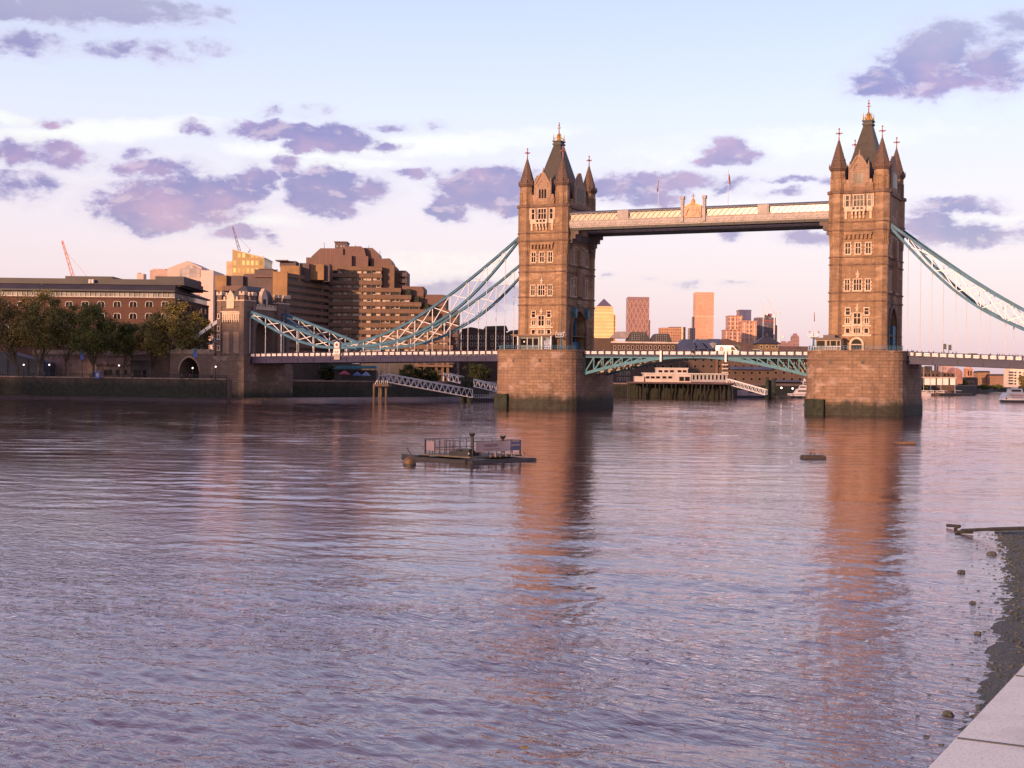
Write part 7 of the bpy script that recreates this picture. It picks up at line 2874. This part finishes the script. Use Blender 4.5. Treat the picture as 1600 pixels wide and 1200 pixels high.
bp.inputs['Strength'].default_value = 1.0
t.links.new(vr.outputs['Distance'], bp.inputs['Height'])
t.links.new(bp.outputs[0], b.inputs['Normal'])
o = MB().add(vs, fs).build('beach', PEB)
tag(o, kind='structure')
# loose stones along the edge: one object for the litter of small ones, the big ones each their own
sm = MB()


def rock_geo(mb, c, r, sd):
    q = random.Random(sd)
    n1, n2 = 7, 5
    b0 = len(mb.v)
    vs, fs = [], []
    for j in range(n2 + 1):
        for i in range(n1):
            a, t_ = 2 * math.pi * i / n1, math.pi * j / n2
            rr2 = r * q.uniform(.78, 1.2)
            vs.append((c[0] + rr2 * math.sin(t_) * math.cos(a) * 1.3, c[1] + rr2 * math.sin(t_) * math.sin(a), c[2] + rr2 * .62 * math.cos(t_)))
    for j in range(n2):
        for i in range(n1):
            fs.append((j * n1 + i, (j + 1) * n1 + i, (j + 1) * n1 + (i + 1) % n1, j * n1 + (i + 1) % n1))
    mb.add(vs, fs)


for i in range(2200):
    y = -348 + 80 * rs.random() ** .9
    x = shore_x(y) + abs(rs.gauss(0, 2.0)) - rs.random() ** 4 * 1.3
    if x < QX - .3:
        rock_geo(sm, (x, y, max(0, (x - shore_x(y)) * .13) - .015), rs.uniform(.02, .065), i)
o = sm.build('pebbles', PEB)
tag(o, kind='stuff')
for px, py, r, l_ in ((1502, 894, .30, 'dark rock in the shallows nearest the driftwood pole'), (1520, 942, .20, 'small rounded rock in the shallows, mid beach'),
                      (1481, 1116, .24, 'flat rock in the shallows near the quay coping'),
                      (1528, 990, .2, 'rock at the beach edge halfway to the quay coping'), (1550, 866, .4, 'broad dark rock close to the driftwood pole')):
    c = at(px, py, z=.02)
    mb = MB()
    rock_geo(mb, (0, 0, 0), r * .5, px)
    o = mb.build('rock', PEB, None, (c.x, c.y, .03))
    tag(o, l_, 'rock', 'rocks in the shallows')
WOOD = mat('grey_black_driftwood', (.03, .024, .022), .8, var=.4, vscale=3)
for pts, r, l_ in (([(1503, 829, .15), (1545, 827, .5), (1600, 825, .9)], .10, 'long dark driftwood pole lying along the far end of the beach'),
                   ([(1480, 821, .12), (1500, 822, .2), (1492, 826, .02)], .09, 'short forked driftwood stick in the shallows'),
                   ([(1493, 831, .08), (1520, 832, .12)], .09, 'half sunk stick just below the long driftwood pole')):
    base = at(pts[0][0], pts[0][1], z=pts[0][2])
    mb = MB()
    for a, b_ in zip(pts, pts[1:]):
        mb.tube(at(a[0], a[1], z=a[2]) - base, at(b_[0], b_[1], z=b_[2]) - base, r, r * .8, 7)
    if len(pts) == 3 and r > .1:
        q = at(1541, 827, z=.45) - base
        mb.tube(q, q + Vector((0, 0, .55)), .08, .04, 6)
    o = mb.build('driftwood', WOOD, None, base)
    tag(o, l_, 'driftwood', 'driftwood at the far end of the beach')
# quay wall with big pale coping slabs beside the viewer
root = empty('quay_wall', (112.752, -346, 0), -.0495, 'pale stone quay coping in the lower right corner, right under the viewer', 'quay wall')
COPS = bpy.data.materials.new('pale_coping_granite')
COPS.use_nodes = True
t = COPS.node_tree
b = t.nodes['Principled BSDF']
N = NT(t)
g = N.n('ShaderNodeNewGeometry')
P = g.outputs['Position']
sp0 = N.noise(P, 70, 4, .75)
c_ = N.mix(N.smooth(sp0, .50, .66), (.70, .66, .56, 1), (.46, .43, .37, 1))
c_ = N.mix(N.smooth(N.noise(P, 2.2, 5, .6), .35, .7), c_, (.63, .54, .50, 1), 'MULTIPLY') if False else N.mix(N.math('MULTIPLY', N.smooth(N.noise(P, 2.2, 5, .6), .42, .62), .6), c_, (.48, .45, .38, 1))
t.links.new(c_, b.inputs['Base Color'])
b.inputs['Roughness'].default_value = .8
bp = N.n('ShaderNodeBump')
bp.inputs['Strength'].default_value = .5
bp.inputs['Distance'].default_value = .004
t.links.new(N.noise(P, 140, 4, .7), bp.inputs['Height'])
t.links.new(bp.outputs[0], b.inputs['Normal'])
MB().box(.12, 1.6, -20, 76.5, -3, 6.18).build('wall_face', QUAYSTONE, root)
mb = MB()
for i in range(27):
    y0 = .03 - 1.29 * 6 + i * 1.29
    mb.box(.004, 1.345, y0 - .009, y0 + .007, 6.21, 6.6025)
tag(mb.build('joint_mortar', mat('dark_joint_mortar', (.10, .085, .08), .9), root), kind='stuff')
for i in range(26):
    y0 = -346 + .03 - 1.29 * 6 + i * 1.29 + 346
    mb = MB()
    mb.box(0, 1.35, y0 + .005, y0 + 1.278, 6.2, 6.6)
    o = mb.build('coping_stone', COPS, root)
PAVE = mat('promenade_paving', (.34, .28, .26), .85, var=.15)
o = MB().box(QX + 1.6, QX + 60, -420, -269.5, -3, 6.1).build('pavement', PAVE)
tag(o, kind='structure')
c = at(820, 1168, z=0.03)
o = MB().prism([(-.09, -.02), (-.01, -.05), (.1, .0), (.02, .05)], -.02, .03).build('floating_leaf', mat('yellow_brown_leaf', (.16, .11, .045), .7), None, (c.x, c.y, .03))
tag(o, 'single yellowish leaf floating near the bottom of the river', 'leaf')
